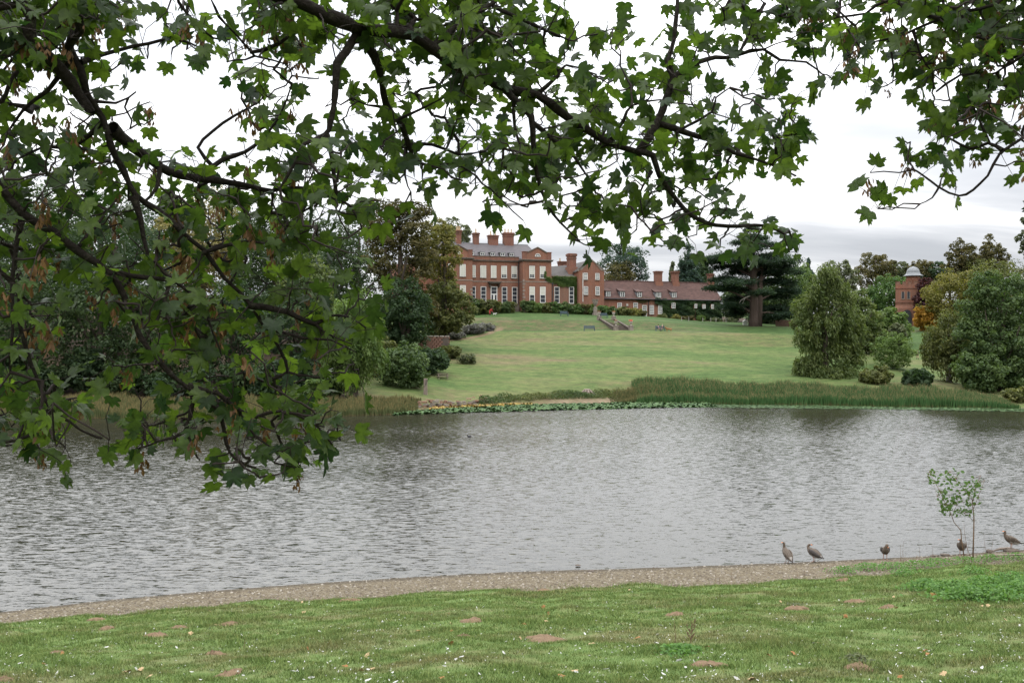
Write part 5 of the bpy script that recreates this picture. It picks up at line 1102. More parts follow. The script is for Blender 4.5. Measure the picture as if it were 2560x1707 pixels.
for i, px in enumerate((1704, 1722, 1757, 1777, 1790, 1815)):
    q = ground_px(px, 804 + (px - 1757) * .03, 205, 240); o = MB().box(-.06, .06, -.06, .06, -.2, .95).build('fence_post', M['bark_pale'], loc=q); tag(o, 'short pale post at the lawn edge below the cottages', 'post', 'posts along the lawn edge below the cottages')

# ------------------------------------------------------------------ people and dogs far off
SK = mat('skin', (0.45, 0.28, 0.2), .6)
def cloth(n, c): return mat(n, c, .85, .1, 6)
def skinned(name, verts, edges, radii, mats, pick, parent, root=0):
    me = bpy.data.meshes.new(name); me.from_pydata([tuple(v) for v in verts], edges, []); o = bpy.data.objects.new(name, me); COL.objects.link(o)
    md = o.modifiers.new('skin', 'SKIN'); md.use_smooth_shade = True; sv = me.skin_vertices[0].data
    for i, r_ in enumerate(radii): sv[i].radius = (r_, r_) if not isinstance(r_, tuple) else r_
    sv[root].use_root = True; s_ = o.modifiers.new('sub', 'SUBSURF'); s_.levels = 1; s_.render_levels = 1
    dg = bpy.context.evaluated_depsgraph_get(); m2 = bpy.data.meshes.new_from_object(o.evaluated_get(dg)); bpy.data.objects.remove(o); m2.name = name
    m2.materials.clear(); [m2.materials.append(m) for m in mats]
    for pl in m2.polygons: pl.material_index = pick(pl.center)
    return link(name, m2, parent)
def person(label, loc, facing, top, legs, hair=(0.05, 0.03, 0.02), pose='stand', hgt=1.7, shorts=False):
    root = thing('person', label, 'person', loc, facing); s = hgt / 1.75
    tm, lm, hm, shoe = cloth('top_cloth', top), cloth('leg_cloth', legs), cloth('hair', hair), cloth('shoe', (.03, .03, .03))
    if pose == 'stand':
        J = dict(pel=(0, 0, .95), che=(0, .02, 1.3), nek=(0, 0, 1.48), hea=(0, -.03, 1.63), hl=(-.1, 0, .9), kl=(-.11, -.06, .5), al=(-.11, .12, .08), tl=(-.12, -.06, .05), hr=(.1, 0, .9), kr=(.11, -.1, .5), ar=(.12, -.14, .08), tr=(.12, -.32, .05),
                 sl=(-.2, 0, 1.42), el=(-.27, .08, 1.14), wl=(-.26, -.04, .88), fl=(-.25, -.08, .80), sr=(.2, 0, 1.42), er=(.27, .02, 1.14), wr=(.27, -.16, .92), fr=(.26, -.2, .84))
    elif pose == 'bend':
        J = dict(pel=(0, .1, .92), che=(0, -.22, 1.16), nek=(0, -.4, 1.26), hea=(0, -.54, 1.28), hl=(-.1, .08, .88), kl=(-.11, .0, .48), al=(-.11, .08, .08), tl=(-.12, -.1, .05), hr=(.1, .08, .88), kr=(.11, -.02, .48), ar=(.12, .06, .08), tr=(.12, -.12, .05),
                 sl=(-.2, -.32, 1.2), el=(-.24, -.44, .92), wl=(-.2, -.54, .68), fl=(-.18, -.58, .6), sr=(.2, -.32, 1.2), er=(.24, -.42, .92), wr=(.2, -.52, .68), fr=(.18, -.56, .6))
    else:
        J = dict(pel=(0, 0, .52), che=(0, .06, .86), nek=(0, .03, 1.04), hea=(0, 0, 1.2), hl=(-.1, -.04, .5), kl=(-.12, -.45, .5), al=(-.12, -.46, .08), tl=(-.12, -.64, .05), hr=(.1, -.04, .5), kr=(.12, -.45, .5), ar=(.12, -.5, .08), tr=(.12, -.68, .05),
                 sl=(-.2, .04, .98), el=(-.25, -.06, .72), wl=(-.15, -.3, .6), fl=(-.1, -.36, .58), sr=(.2, .04, .98), er=(.25, -.06, .72), wr=(.15, -.3, .6), fr=(.1, -.36, .58))
    nm = list(J); Vv = [np.array(J[n_]) * s for n_ in nm]; rad = dict(pel=.15, che=.16, nek=.06, hea=.1, hl=.1, hr=.1, kl=.07, kr=.07, al=.05, ar=.05, tl=.045, tr=.045, sl=.075, sr=.075, el=.05, er=.05, wl=.035, wr=.035, fl=.04, fr=.04)
    E = [tuple(nm.index(q) for q in e.split()) for e in ('pel che', 'che nek', 'nek hea', 'pel hl', 'hl kl', 'kl al', 'al tl', 'pel hr', 'hr kr', 'kr ar', 'ar tr', 'che sl', 'sl el', 'el wl', 'wl fl', 'che sr', 'sr er', 'er wr', 'wr fr')]
    A = np.array(Vv); reg = {n_: i for i, n_ in enumerate(nm)}
    def pick(c):
        i = int(np.argmin(np.linalg.norm(A - np.array(c), axis=1))); n_ = nm[i]
        if n_ in ('hea', 'nek', 'fl', 'fr', 'wl', 'wr'): return 2
        if n_ in ('al', 'ar', 'tl', 'tr'): return 3
        if shorts and n_ in ('kl', 'kr'): return 2
        return 1 if n_ in ('pel', 'hl', 'hr', 'kl', 'kr') else 0
    skinned('body', Vv, E, [rad[n_] * s for n_ in nm], [tm, lm, SK, shoe], pick, root)
    hv = np.array(J['hea']) * s; b = MB(); b.lathe([(.02, -.02), (.10, .0), (.118, .05), (.105, .11), (.06, .15), (.01, .16)], 9, hv + [0, .03, .02]); b.build('hair', hm, root, smooth=True)
    return root
def dog(label, loc, facing, c1, s=1.0):
    root = thing('dog', label, 'dog', loc, facing); f = cloth('dog_fur', c1)
    Vv = [(0, .3, .42), (0, -.1, .43), (0, -.28, .46), (0, -.42, .58), (0, -.5, .68), (0, -.63, .65), (0, .42, .46), (0, .6, .55)]; E = [(0, 1), (1, 2), (2, 3), (3, 4), (4, 5), (0, 6), (6, 7)]; rd = [.12, .12, .13, .09, .085, .045, .06, .03]
    for sx in (-1, 1):
        k = len(Vv); Vv += [(sx * .08, .34, .3), (sx * .08, .42, .17), (sx * .08, .37, .02)]; E += [(0, k), (k, k + 1), (k + 1, k + 2)]; rd += [.06, .03, .03]
        k = len(Vv); Vv += [(sx * .08, -.26, .3), (sx * .08, -.24, .17), (sx * .08, -.27, .02)]; E += [(2, k), (k, k + 1), (k + 1, k + 2)]; rd += [.05, .03, .03]
        k = len(Vv); Vv += [(sx * .07, -.47, .7), (sx * .1, -.46, .62)]; E += [(4, k), (k, k + 1)]; rd += [.025, .02]
    skinned('body', [tuple(np.array(v) * s) for v in Vv], E, [r_ * s for r_ in rd], [f], lambda c: 0, root); return root
g_ = ground_px(1225, 788, 196, 220); person('person in a red top and red trousers bending down on the upper lawn', g_, R(60), (.62, .06, .07), (.55, .07, .07), (.35, .1, .08), 'bend', 1.75)
dog('small white dog beside the person in red', (g_[0] + 1.0, g_[1] - .2, h(g_[0] + 1.0, g_[1] - .2)), R(100), (.7, .68, .62), .75)
g_ = ground_px(1544, 787, 200, 222); person('person in dark clothes and a pale hat walking behind the stairs', g_, R(-150), (.03, .028, .032), (.012, .012, .015), (.5, .45, .4), 'stand', 1.72)
def bpt(dx): return (bs[0] + dx, bs[1] - .28, bs[2] - .02)
person('seated person in a grey-violet top at the left end of the bench', bpt(-.35), R(40), (.10, .085, .13), (.06, .06, .07), pose='sit')
person('seated person with fair hair at the right end of the bench', bpt(.4), R(-25), (.05, .045, .05), (.09, .09, .10), (.45, .38, .28), 'sit')
g_ = (bs[0] + 1.5, bs[1] - .9, h(bs[0] + 1.5, bs[1] - .9)); dog('large golden brown dog standing beside the bench', g_, R(-80), (.28, .13, .05), 1.25)
g_ = ground_px(2294, 898, 160, 230); person('walker in a dark top and shorts on the grass between the right-hand trees', g_, R(170), (.02, .024, .035), (.13, .11, .08), pose='stand', hgt=1.75, shorts=True)
g_ = ground_px(2313, 898, 160, 230); person('walker in dark clothes half hidden by the birch', g_, R(170), (.02, .02, .022), (.02, .02, .02), pose='stand', hgt=1.6)
# ------------------------------------------------------------------ near bank: molehills, feathers, leaves, weeds
rn = np.random.default_rng(41)
mh = [(570, 1561, 50, 'round bare molehill left of centre on the near bank'), (394, 1588, 65, 'long flat molehill with a stick of white feather beside it, lower left'), (448, 1570, 45, 'molehill just above the long flat molehill at lower left'), (143, 1633, 40, 'thin brown molehill near the left edge'), (869, 1503, 66, 'pale brown molehill right below the gravel, left of centre'),
      (543, 1635, 55, 'scraped molehill in the lower left grass below the round one'), (264, 1571, 40, 'small flat molehill near the gravel on the left'), (10, 1700, 55, 'molehill cut by the bottom left corner'), (570, 1688, 80, 'long pale scrape at the bottom edge left of centre'), (241, 1549, 46, 'molehill on the gravel edge at the left'),
      (1768, 1664, 104, 'largest oval molehill near the bottom edge right of centre'), (2147, 1668, 76, 'molehill with a green tuft growing on it near the bottom right'), (1688, 1537, 52, 'molehill with grass around it, middle of the bank, right of centre'), (1990, 1521, 66, 'molehill with a weed rosette on top below the second goose'), (2135, 1506, 62, 'flat reddish molehill left of the nettles'), (2105, 1450, 36, 'small dark molehill just below the beach under the geese'), (2216, 1518, 42, 'thin flat molehill beside the nettles'), (1365, 1600, 116, 'wide flat molehill in the middle of the bank'), (1360, 1476, 36, 'small molehill close to the gravel in the middle'), (1180, 1552, 60, 'worn brown scrape in the grass left of the wide flat molehill'), (1158, 1592, 44, 'small brown scrape left of the wide flat molehill')]
mh_pos = []
for px, py, wpx, lb in mh:
    p = near_px(px, py); w_ = wpx * px_m(p[1]) / 2; mh_pos.append((p, w_)); V = [(0, 0, .10 * w_ + .015)]; nr, na = 5, 18
    for j in range(1, nr + 1):
        f = j / nr
        for k in range(na):
            a = 2 * np.pi * k / na; rr = w_ * f * (1 + .16 * math.sin(3 * a + px) + .08 * rn.normal()); x, y = rr * math.cos(a), rr * math.sin(a) * 1.0
            zz = h(p[0] + x, p[1] + y) - p[2] + (.03 + .12 * w_) * (1 - f * f) + (.012 * rn.normal() if f < .9 else -.012); V.append((x, y, zz))
    Fc = [(0, 1 + k, 1 + (k + 1) % na) for k in range(na)] + [(1 + (j - 1) * na + k, 1 + j * na + k, 1 + j * na + (k + 1) % na, 1 + (j - 1) * na + (k + 1) % na) for j in range(1, nr) for k in range(na)]
    o = MB().add(V, Fc).build('molehill', M['soil'], loc=p, smooth=True); tag(o, lb, 'molehill', 'molehills on the near bank')

# moulted goose feathers
fm = []
for k in range(5):
    b = MB(); l_ = 1.0; n_ = 6; cv = rn.uniform(.1, .5); V = []
    for i in range(n_ + 1):
        t = i / n_; w_ = .20 * math.sin(math.pi * min(1, t * .9 + .08)) ** .7; V += [(-w_, t - .5, .12 + cv * .5 * (t - .5) ** 2 * 2), (0, t - .5, .05 + cv * (t - .5) ** 2 * 2), (w_, t - .5, .10 + cv * .5 * (t - .5) ** 2 * 2)]
    b.add(V, [f for i in range(n_) for f in ((i * 3, i * 3 + 1, i * 3 + 4, i * 3 + 3), (i * 3 + 1, i * 3 + 2, i * 3 + 5, i * 3 + 4))]); b.tube([(0, -.72, .1), (0, .4, .07)], [.012, .006], 4)
    o = b.build('feather', M['feather']); fm.append(o.data); bpy.data.objects.remove(o)
pts = []
while len(pts) < 2000:
    px, py = rn.uniform(-40, 2600), 1440 + 270 * rn.random() ** .9
    if rn.random() > .45 + .55 * math.sin(px * .004 + 1.2) ** 2 * (1 if py > 1480 else .7): continue
    p = near_px(px, py); s = shore_near(p[0]) - p[1]
    if s < beach_w(p[0]) * 1.02: continue
    pts.append(p)
pts.sort(key=lambda p: p[1]); rest = MB()
for i, p in enumerate(pts):
    sz = rn.uniform(.014, .040) if rn.random() < .93 else rn.uniform(.045, .085); mt = Matrix.Translation((p[0], p[1], p[2] + .022)) @ Matrix.Rotation(rn.random() * 6.28, 4, 'Z') @ Matrix.Rotation(rn.normal() * .4, 4, 'X') @ Matrix.Rotation(rn.normal() * .4, 4, 'Y') @ Matrix.Scale(sz, 4)
    if i < 300:
        o = link('feather', fm[i % 5]); o.matrix_world = mt; tag(o, 'small white goose feather lying on the near grass', 'feather', 'white feathers strewn over the near bank')
    else:
        me_ = fm[i % 5]; rest.add([mt @ v.co for v in me_.vertices], [tuple(q.vertices) for q in me_.polygons])
tag(rest.build('feathers', M['feather']), 'tiny white feathers scattered over the farther part of the near bank', 'feathers', kind='stuff')

# leaf shape shared by fallen and hanging leaves: five toothed lobes
HALF = [(0, 1.0), (.055, .87), (.13, .83), (.115, .74), (.20, .69), (.185, .61), (.235, .54), (.33, .59), (.375, .68), (.45, .68), (.57, .75), (.55, .62), (.61, .56), (.52, .48), (.52, .40), (.455, .33), (.50, .28), (.56, .23), (.64, .14), (.53, .08), (.48, .0), (.36, -.05), (.24, -.09), (.11, -.08), (.02, .02)]
def leaf_mesh(name, m, seed, tint, curl=.25, fold=.2):
    rg = np.random.default_rng(seed); sy = 1 + rg.normal() * .06; out = []
    L_ = [(x * (1 + rg.normal() * .06), y * sy * (1 + rg.normal() * .03)) for x, y in HALF]; Rr = [(-x * (1 + rg.normal() * .06), y * sy * (1 + rg.normal() * .03)) for x, y in HALF[::-1]]
    pts = L_ + Rr[:-1]; V = [(0, .33, 0)] + [(x, y, 0) for x, y in pts]
    # inner ring gives the blade its pleats
    V = np.array(V, float); n = len(V) - 1; inner = V[0] + (V[1:] - V[0]) * .52; VV = np.concatenate([V[:1], inner, V[1:]])
    ang = np.arctan2(VV[:, 0], VV[:, 1] - .05); r_ = np.hypot(VV[:, 0], VV[:, 1] - .3)
    VV[:, 2] = -curl * r_ ** 2 * (1 + .5 * np.sin(2 * ang + rg.random() * 6)) + fold * np.abs(np.sin(2.5 * ang)) * .12 * (r_ > .05) + fold * np.abs(VV[:, 0]) * .5 + rg.normal() * .25 * VV[:, 1] ** 2
    F3 = [(0, 1 + (k + 1) % n, 1 + k) for k in range(n)]; F4 = [(1 + k, 1 + (k + 1) % n, n + 1 + (k + 1) % n, n + 1 + k) for k in range(n)]
    T = F3 + [t for q in F4 for t in ((q[0], q[1], q[2]), (q[0], q[2], q[3]))]
    return np_mesh(name, VV, np.array(T), m, tint=np.full(len(T), tint), smooth=True)
fl = [leaf_mesh('fallen_leaf', M['dry_leaf' if k % 2 else 'dry_leaf2'], 60 + k, .5, .6, .5) for k in range(6)]
k = 0
for i in range(70):
    px, py = rn.uniform(0, 2560), 1455 + 250 * rn.random() ** .8
    if i < 12: px, py = 2200 + 300 * rn.random(), 1480 + 40 * rn.random()
    p = near_px(px, py)
    if shore_near(p[0]) - p[1] < beach_w(p[0]): continue
    o = link('fallen_leaf', fl[i % 6]); o.location = (p[0], p[1], p[2] + .03); o.rotation_euler = (rn.normal() * .5, rn.normal() * .5, rn.random() * 6.28); o.scale = [rn.uniform(.05, .10)] * 3
    tag(o, 'dry brown fallen leaf lying on the near grass', 'leaf', 'fallen leaves on the near bank')

# nettles and bank herbs
def herbs(name, label, spots, n, leaf, key, hmax, seed):
    rg = np.random.default_rng(seed); C, Nn = [], []; root = thing(name, label, 'plants', (0, 0, 0)); stb = MB()
    for (px, py, rx, ry) in spots:
        c = near_px(px, py); k = int(n * rx / 60)
        x = c[0] + rg.normal(size=k) * rx * px_m(c[1]) * .5; y = c[1] + rg.normal(size=k) * ry * .5
        e = np.exp(-((x - c[0]) / (rx * px_m(c[1]))) ** 2 - ((y - c[1]) / ry) ** 2); z = H(x, y) + hmax * rg.random(k) ** .7 * (.3 + .7 * e)
        C.append(np.stack([x, y, z], 1)); Nn.append(rg.normal(size=(k, 3)) * .5 + [0, -.2, .8])
        for j in range(10): q = rg.integers(k); stb.tube([(x[q], y[q], h(x[q], y[q]) - .02), (x[q], y[q], z[q])], [.006, .003], 4)
    C = np.concatenate(C); Nn = np.concatenate(Nn); V, Fq = leaf_quads(C, Nn, leaf * (.6 + .8 * rg.random(len(C))), .55, rg)
    o = link('leaves', np_mesh('leaves', V, Fq, FOL[key], tint=np.clip(.5 + rg.normal(size=len(C)) * .3, 0, 1)), root); o['kind'] = 'stuff'; stb.build('stems', M['stalk'], root)['kind'] = 'stuff'
    return root
herbs('nettle_patch', 'bright green nettle patch on the right side of the near bank', [(2310, 1478, 50, .5), (2380, 1482, 60, .6), (2450, 1470, 60, .7), (2520, 1462, 60, .7), (2410, 1500, 70, .5), (2480, 1498, 70, .6), (2550, 1490, 60, .6), (2580, 1470, 60, .6)], 700, .085, 'nettle', .34, 51)
herbs('bank_herbs', 'green herbs along the beach edge below the sapling', [(2110, 1432, 40, .5), (2170, 1424, 45, .6), (2230, 1422, 50, .6), (2290, 1418, 50, .6), (2340, 1412, 45, .6), (2410, 1408, 50, .6), (2480, 1402, 45, .6), (2540, 1398, 40, .6), (2260, 1440, 40, .4), (2430, 1434, 40, .4)], 420, .075, 'nettle', .26, 52)
herbs('weed_tuft', 'small grey-green weed growing out of the bottom right molehill', [(2145, 1655, 32, .12)], 260, .05, 'grey', .12, 53)
herbs('weed_tuft', 'small weed rosette on the molehill below the second goose', [(1985, 1514, 26, .15)], 200, .05, 'grey', .07, 54)
herbs('grass_tuft', 'taller grass tuft around the dead dock stalks at the bottom', [(1700, 1630, 50, .3)], 500, .06, 'nettle', .10, 55)
# dead upright stalks, each one a thing
def stalk(px, py, top, label, lean=0.0, branch=0, grp='dead stalks at the beach edge', r_=.006):
    p = near_px(px, py); hh = (py - top) * px_m(p[1]); b = MB(); P0 = [(lean * hh * t + rn.normal() * .01 * hh, 0, -.03 + (hh + .03) * t) for t in np.linspace(0, 1, 6)]; b.tube(P0, [r_ * (1.2 - .8 * t) for t in np.linspace(0, 1, 6)], 5)
    for k in range(branch):
        q = P0[2 + k % 3]; s = -1 if k % 2 else 1; b.tube([q, (q[0] + s * .12 * hh, .02, q[2] + .16 * hh), (q[0] + s * .17 * hh, .03, q[2] + .34 * hh)], [r_ * .7, r_ * .5, r_ * .3], 4)
        for t in range(5): f = rn.random(); b.obox((q[0] + s * .15 * hh * f, .01, q[2] + .3 * hh * f), (.014, .014, .02), rn.random())
    o = b.build('dead_stalk', M['stalk'], loc=p); return tag(o, label, 'stalk', grp)
for i, (px, py, tp_) in enumerate(((1628, 1452, 1418), (1635, 1456, 1432), (2068, 1428, 1408), (2155, 1420, 1388), (2258, 1416, 1352), (2252, 1412, 1360), (2300, 1400, 1362), (2333, 1398, 1368), (1995, 1440, 1420), (2010, 1442, 1424), (1790, 1455, 1432), (1800, 1456, 1436), (2460, 1400, 1334), (2468, 1398, 1355), (2475, 1402, 1333), (2415, 1404, 1340), (2370, 1404, 1380), (2130, 1424, 1400), (1830, 1452, 1416), (1880, 1448, 1430), (2200, 1420, 1398), (2285, 1412, 1388))):
    stalk(px, py, tp_, 'thin dead plant stalk standing at the edge of the beach', rn.normal() * .12)
stalk(1688, 1616, 1552, 'straight dead dock stalk at the bottom, left of the branched one', -.02, 0, None); stalk(1726, 1622, 1553, 'branched dead dock stalk in the grass near the bottom', .06, 5, None, .008); stalk(608, 1622, 1593, 'short dark stalk in the lower left grass', .2, 0, None)

# ------------------------------------------------------------------ alder sapling at the beach edge
sg = near_px(2430, 1402); sap = thing('alder_sapling', 'slim young alder sapling with two bare stems at the beach edge', 'sapling', sg); SY = sg[1]
def sv(px, py, dy=0.0): q = P(px, py, SY + dy); return q - sg
stems = [([(2432, 1404), (2434, 1340), (2435, 1295), (2431, 1255), (2440, 1215), (2452, 1188)], .028), ([(2412, 1402), (2404, 1350), (2402, 1325), (2385, 1305), (2378, 1285), (2365, 1262), (2348, 1225), (2322, 1178)], .02), ([(2431, 1404), (2418, 1370), (2412, 1335), (2410, 1310)], .012), ([(2432, 1300), (2412, 1283), (2395, 1275)], .008), ([(2431, 1250), (2410, 1225), (2390, 1195), (2378, 1178)], .012), ([(2434, 1270), (2446, 1240), (2462, 1200)], .010), ([(2380, 1290), (2392, 1262), (2400, 1225)], .010), ([(2365, 1262), (2352, 1262), (2342, 1240)], .007), ([(2432, 1262), (2420, 1250), (2408, 1255)], .007)]
sl_pts = []
for k, (pl, r_) in enumerate(stems):
    q = [sv(a, b, .25 * math.sin(k * 2 + i * .5) * i / 6) for i, (a, b) in enumerate(pl)]; MB().tube(q, [r_ * (1 - .75 * i / (len(q) - 1)) for i in range(len(q))], 6).build('stem', M['stalk'], sap, smooth=True); sl_pts.append(q)
spx = np.concatenate([np.stack([np.interp(np.linspace(0, len(pl) - 1, 30), range(len(pl)), [q[k] for q in pl]) for k in (0, 1)], 1) for pl, _ in stems])
ac = []
while len(ac) < 290:
    a, b = rn.uniform(2318, 2468), rn.uniform(1176, 1290)
    w_ = 1 if (b < 1215 and a < 2400) or (2345 < a < 2455 and 1200 < b < 1262) or (2350 < a < 2440 and b < 1290) else 0
    if not w_ or rn.random() < .25: continue
    if b > 1262 and a < 2345: continue
    if np.min(np.hypot(spx[:, 0] - a, spx[:, 1] - b)) > 14 + 8 * rn.random(): continue
    ac.append(sv(a, b, rn.normal() * .22))
b = MB(); b.add([(0, 0, 0), (.32, .35, .06), (.36, .65, .05), (0, 1, -.08), (-.36, .65, .05), (-.32, .35, .06), (0, .5, 0)], [(0, 1, 6), (1, 2, 6), (2, 3, 6), (3, 4, 6), (4, 5, 6), (5, 0, 6)]); o = b.build('leaf', FOL['green']); lm_ = o.data; bpy.data.objects.remove(o)
at = lm_.attributes.new('tint', 'FLOAT', 'FACE'); at.data.foreach_set('value', [.3, .5, .4, .6, .4, .5])
fine_t = MB(); allp = np.concatenate([np.array(q) for q in sl_pts])
for c in ac:
    o = link('leaf', lm_, sap); o.location = c; o.rotation_euler = (rn.uniform(-.6, 1.4), rn.normal() * .7, rn.random() * 6.28); o.scale = [rn.uniform(.11, .19)] * 3
    j = np.argmin(np.linalg.norm(allp - c, axis=1))
    if rn.random() < .5: fine_t.tube([allp[j], (allp[j] + c) / 2 + rn.normal(size=3) * .02, c], [.005, .004, .002], 4, cap=False)
fine_t.build('twigs', M['stalk'], sap)['kind'] = 'stuff'

# driftwood, stones and mud at the water's edge
def drift(label, a, b, y, r_, nm='driftwood'):
    p = P(a[0], a[1], y); q = P(b[0], b[1], y - .6); m_ = (p + q) / 2 + [0, 0, .03]; o = MB().tube([p, m_, q], [r_ * .5, r_, r_ * .8], 7).build(nm, M['grey_wood']); return tag(o, label, 'driftwood')
drift('weathered branch lying at the water edge left of the rightmost goose', (2478, 1378), (2520, 1369), 38.0, .045)
drift('thin dark stick lying on the beach below the rightmost goose', (2440, 1392), (2558, 1386), 37.2, .035)
for px, py, s, lb in ((2526, 1375, (.34, .25, .12), 'flat stone under the rightmost goose'), (2336, 1388, (.18, .14, .05), 'mud lump at the water edge left of the sapling'), (2362, 1386, (.2, .14, .06), 'second mud lump next to the sapling at the water edge'), (2472, 1379, (.12, .12, .12), 'small round stone at the end of the driftwood'), (1478, 1427, (.14, .1, .05), 'small dark stone in the shallows at the middle of the beach'), (1445, 1412, (.11, .1, .03), 'pale stone just breaking the water near the middle')):
    p = zplane(px, py, .05); b = MB(); q = unit(rn.normal(size=(26, 3))) * np.array(s); bm = bmesh.new(); [bm.verts.new(v) for v in q]; bmesh.ops.convex_hull(bm, input=bm.verts); me_ = bpy.data.meshes.new('stone'); bm.to_mesh(me_); bm.free(); me_.materials.append(M['stone_dark']); tag(link('stone', me_, None, (p[0], p[1], max(p[2], h(p[0], p[1])))), lb, 'stone')

# ------------------------------------------------------------------ greylag geese
def goose_fn(t, b, tv):
    tc = N(t, 'ShaderNodeTexCoord').outputs['Object']
    wv = N(t, 'ShaderNodeTexWave'); wv.wave_type = 'BANDS'; wv.bands_direction = 'Y'; wv.inputs['Scale'].default_value = 11; wv.inputs['Distortion'].default_value = 3.0; L(t, tc, wv.inputs['Vector'])
    c = mixc(t, math_n(t, 'MULTIPLY', wv.outputs['Fac'], .8), (0.075, 0.056, 0.042), (0.17, 0.14, 0.112)); L(t, c, b.inputs['Base Color'])
M['goose'] = mat('goose_brown_plumage', (.16, .13, .1), .9, fn=goose_fn); M['goose_neck'] = mat('goose_neck_plumage', (.11, .08, .058), .9, .2, 20); M['goose_white'] = mat('goose_white_rump', (.45, .43, .40), .9, .1, 9); M['goose_dark'] = mat('goose_dark_wing', (.065, .055, .05), .8, .4, 25); M['goose_grey'] = mat('goose_pale_flank', (.33, .30, .27), .9, .25, 14)
M['bill'] = mat('orange_bill', (.62, .22, .08), .5); M['gleg'] = mat('pink_leg', (.42, .24, .17), .6)
def loft(mb, pts, rad, n=12, sq=None, mi=None, twist=None):
    V, Fc = tube_np(pts, rad, n); mb.add(V, [tuple(f) for f in Fc]); o = len(mb.v) - len(V); m_ = len(V); mb.f += [tuple(o + k for k in range(n - 1, -1, -1)), tuple(o + m_ - n + k for k in range(n))]; mb.m += [0, 0]
def goose(label, px, py, hpx, facing, neck, tilt=0.0, wing_droop=0.0, s=1.0, zoff=0.0):
    """facing: heading of the breast, 0 = towards +x in the picture plane; neck: points from breast to head (forward, side, up), last is bill tip"""
    p = zplane(px, py, .03); z = max(h(p[0], p[1]), .0) + zoff; root = thing('goose', label, 'goose', (p[0], p[1], z), facing)
    body = [(-.40, 0, .33), (-.34, 0, .345), (-.24, 0, .36), (-.10, 0, .37), (.06, 0, .385), (.18, 0, .415), (.25, 0, .46)]; br = [.02, .075, .135, .170, .172, .140, .100]; body = [(x_ * .9, y_, z_ + tilt * (x_ + .02)) for x_, y_, z_ in body]
    nk = [np.array(q, float) + [-.03, 0, tilt * .22] for q in neck]; pts = body + [tuple(q) for q in nk[:-1]]
    nr = [.066, .054, .050, .054, .056, .040][:len(nk) - 1]
    if len(nr) < len(nk) - 1: nr += [.03] * (len(nk) - 1 - len(nr))
    rad = br + nr
    # smooth the path into rings
    Pn = np.array(pts); t0 = np.arange(len(Pn)); t1 = np.linspace(0, len(Pn) - 1, 34)
    def cr(a):
        out = []
        for t in t1:
            i = int(min(t, len(Pn) - 2)); f = t - i; g = lambda k: a[max(0, min(len(a) - 1, k))]
            out.append(.5 * ((2 * g(i)) + (-g(i - 1) + g(i + 1)) * f + (2 * g(i - 1) - 5 * g(i) + 4 * g(i + 1) - g(i + 2)) * f * f + (-g(i - 1) + 3 * g(i) - 3 * g(i + 1) + g(i + 2)) * f ** 3))
        return np.array(out)
    Ps, Rs = cr(Pn), np.clip(cr(np.array(rad)), .008, .2); mb = MB(); loft(mb, Ps * s, Rs * s, 14)
    n = 14; mats_ = []
    for f in mb.f:
        c = np.mean([mb.v[i] for i in f], 0) / s; seg = np.argmin(np.linalg.norm(Ps - c, axis=1)) / 33 * (len(Pn) - 1)
        mats_.append(1 if seg > 6.4 else (2 if (c[0] < -.26 and c[2] < .33 + tilt * (c[0] + .02)) else (3 if c[2] < .315 and c[0] < .1 else 0)))
    mb.m = mats_; mb.build('body', [M['goose'], M['goose_neck'], M['goose_white'], M['goose_grey']], root, smooth=True)
    tip, hd = nk[-1], nk[-2]; dv = tip - hd; MB().tube([(hd + dv * .25) * s, (hd + dv * .6) * s, tip * s], np.array([.030, .022, .008]) * s, 8, flat=[.9, .75, .5]).build('bill', M['bill'], root, smooth=True)
    e = MB(); sd_ = np.cross(dv, [0, 0, 1]); sd_ /= np.linalg.norm(sd_) + 1e-9
    for q in (-1, 1): e.lathe([(.001, -.008), (.007, -.004), (.007, .004), (.001, .008)], 6, (hd + sd_ * .038 * q + [0, 0, .012]) * s)
    e.build('eyes', M['iron'], root)
    for q in (-1, 1):
        W_ = [(.16, q * .10, .45), (.06, q * .145, .44), (-.08, q * .15, .425 - wing_droop * .3), (-.24, q * .105, .395 - wing_droop * .6), (-.40, q * .05, .375 - wing_droop)]; W_ = [(a_, b_ * 1.12, c_ + tilt * (a_ + .02) + .01) for a_, b_, c_ in W_]
        wv = MB(); V, Fc = tube_np(np.array(W_) * s, np.array([.04, .095, .105, .075, .012]) * s, 10); 
        c0 = np.repeat(np.array(W_) * s, 10, 0); V = c0 + (V - c0) * np.array([1, .38, 1]); wv.add(V, [tuple(f) for f in Fc]); wv.build('wing', [M['goose_dark'] if wing_droop else M['goose']], root, smooth=True)
        wt = MB().tube([np.array((-.18, q * .12, .40 - wing_droop - tilt * .16)) * s, np.array((-.44, q * .03, .37 - wing_droop * 1.1 - tilt * .42)) * s], [.035 * s, .01 * s], 6, flat=[.5, .5]); wt.build('wing_tip', M['goose_dark'], root, smooth=True)
        lg = MB().tube([np.array((.02, q * .07, .27)) * s, np.array((-.01, q * .07, .14)) * s, np.array((.0, q * .07, .015)) * s], np.array([.03, .014, .012]) * s, 6)
        for a in (-.5, 0, .5): lg.tube([np.array((.0, q * .07, .012)) * s, np.array((.09 * math.cos(a), q * .07 + .09 * math.sin(a), .006)) * s], np.array([.01, .006]) * s, 4)
        lg.add([np.array(v) * s for v in ((0, q * .07, .009), (.075, q * .07 - .04, .007), (.085, q * .07, .007), (.075, q * .07 + .04, .007))], [(0, 1, 2, 3)]); lg.build('leg', M['gleg'], root, smooth=True)
    tl = MB().tube([np.array((-.30, 0, .36 - tilt * .28)) * s, np.array((-.46, 0, .34 - tilt * .44)) * s], [.05 * s, .035 * s], 8, flat=[.35, .25]); tl.build('tail', M['goose_dark'], root, smooth=True)
    return root
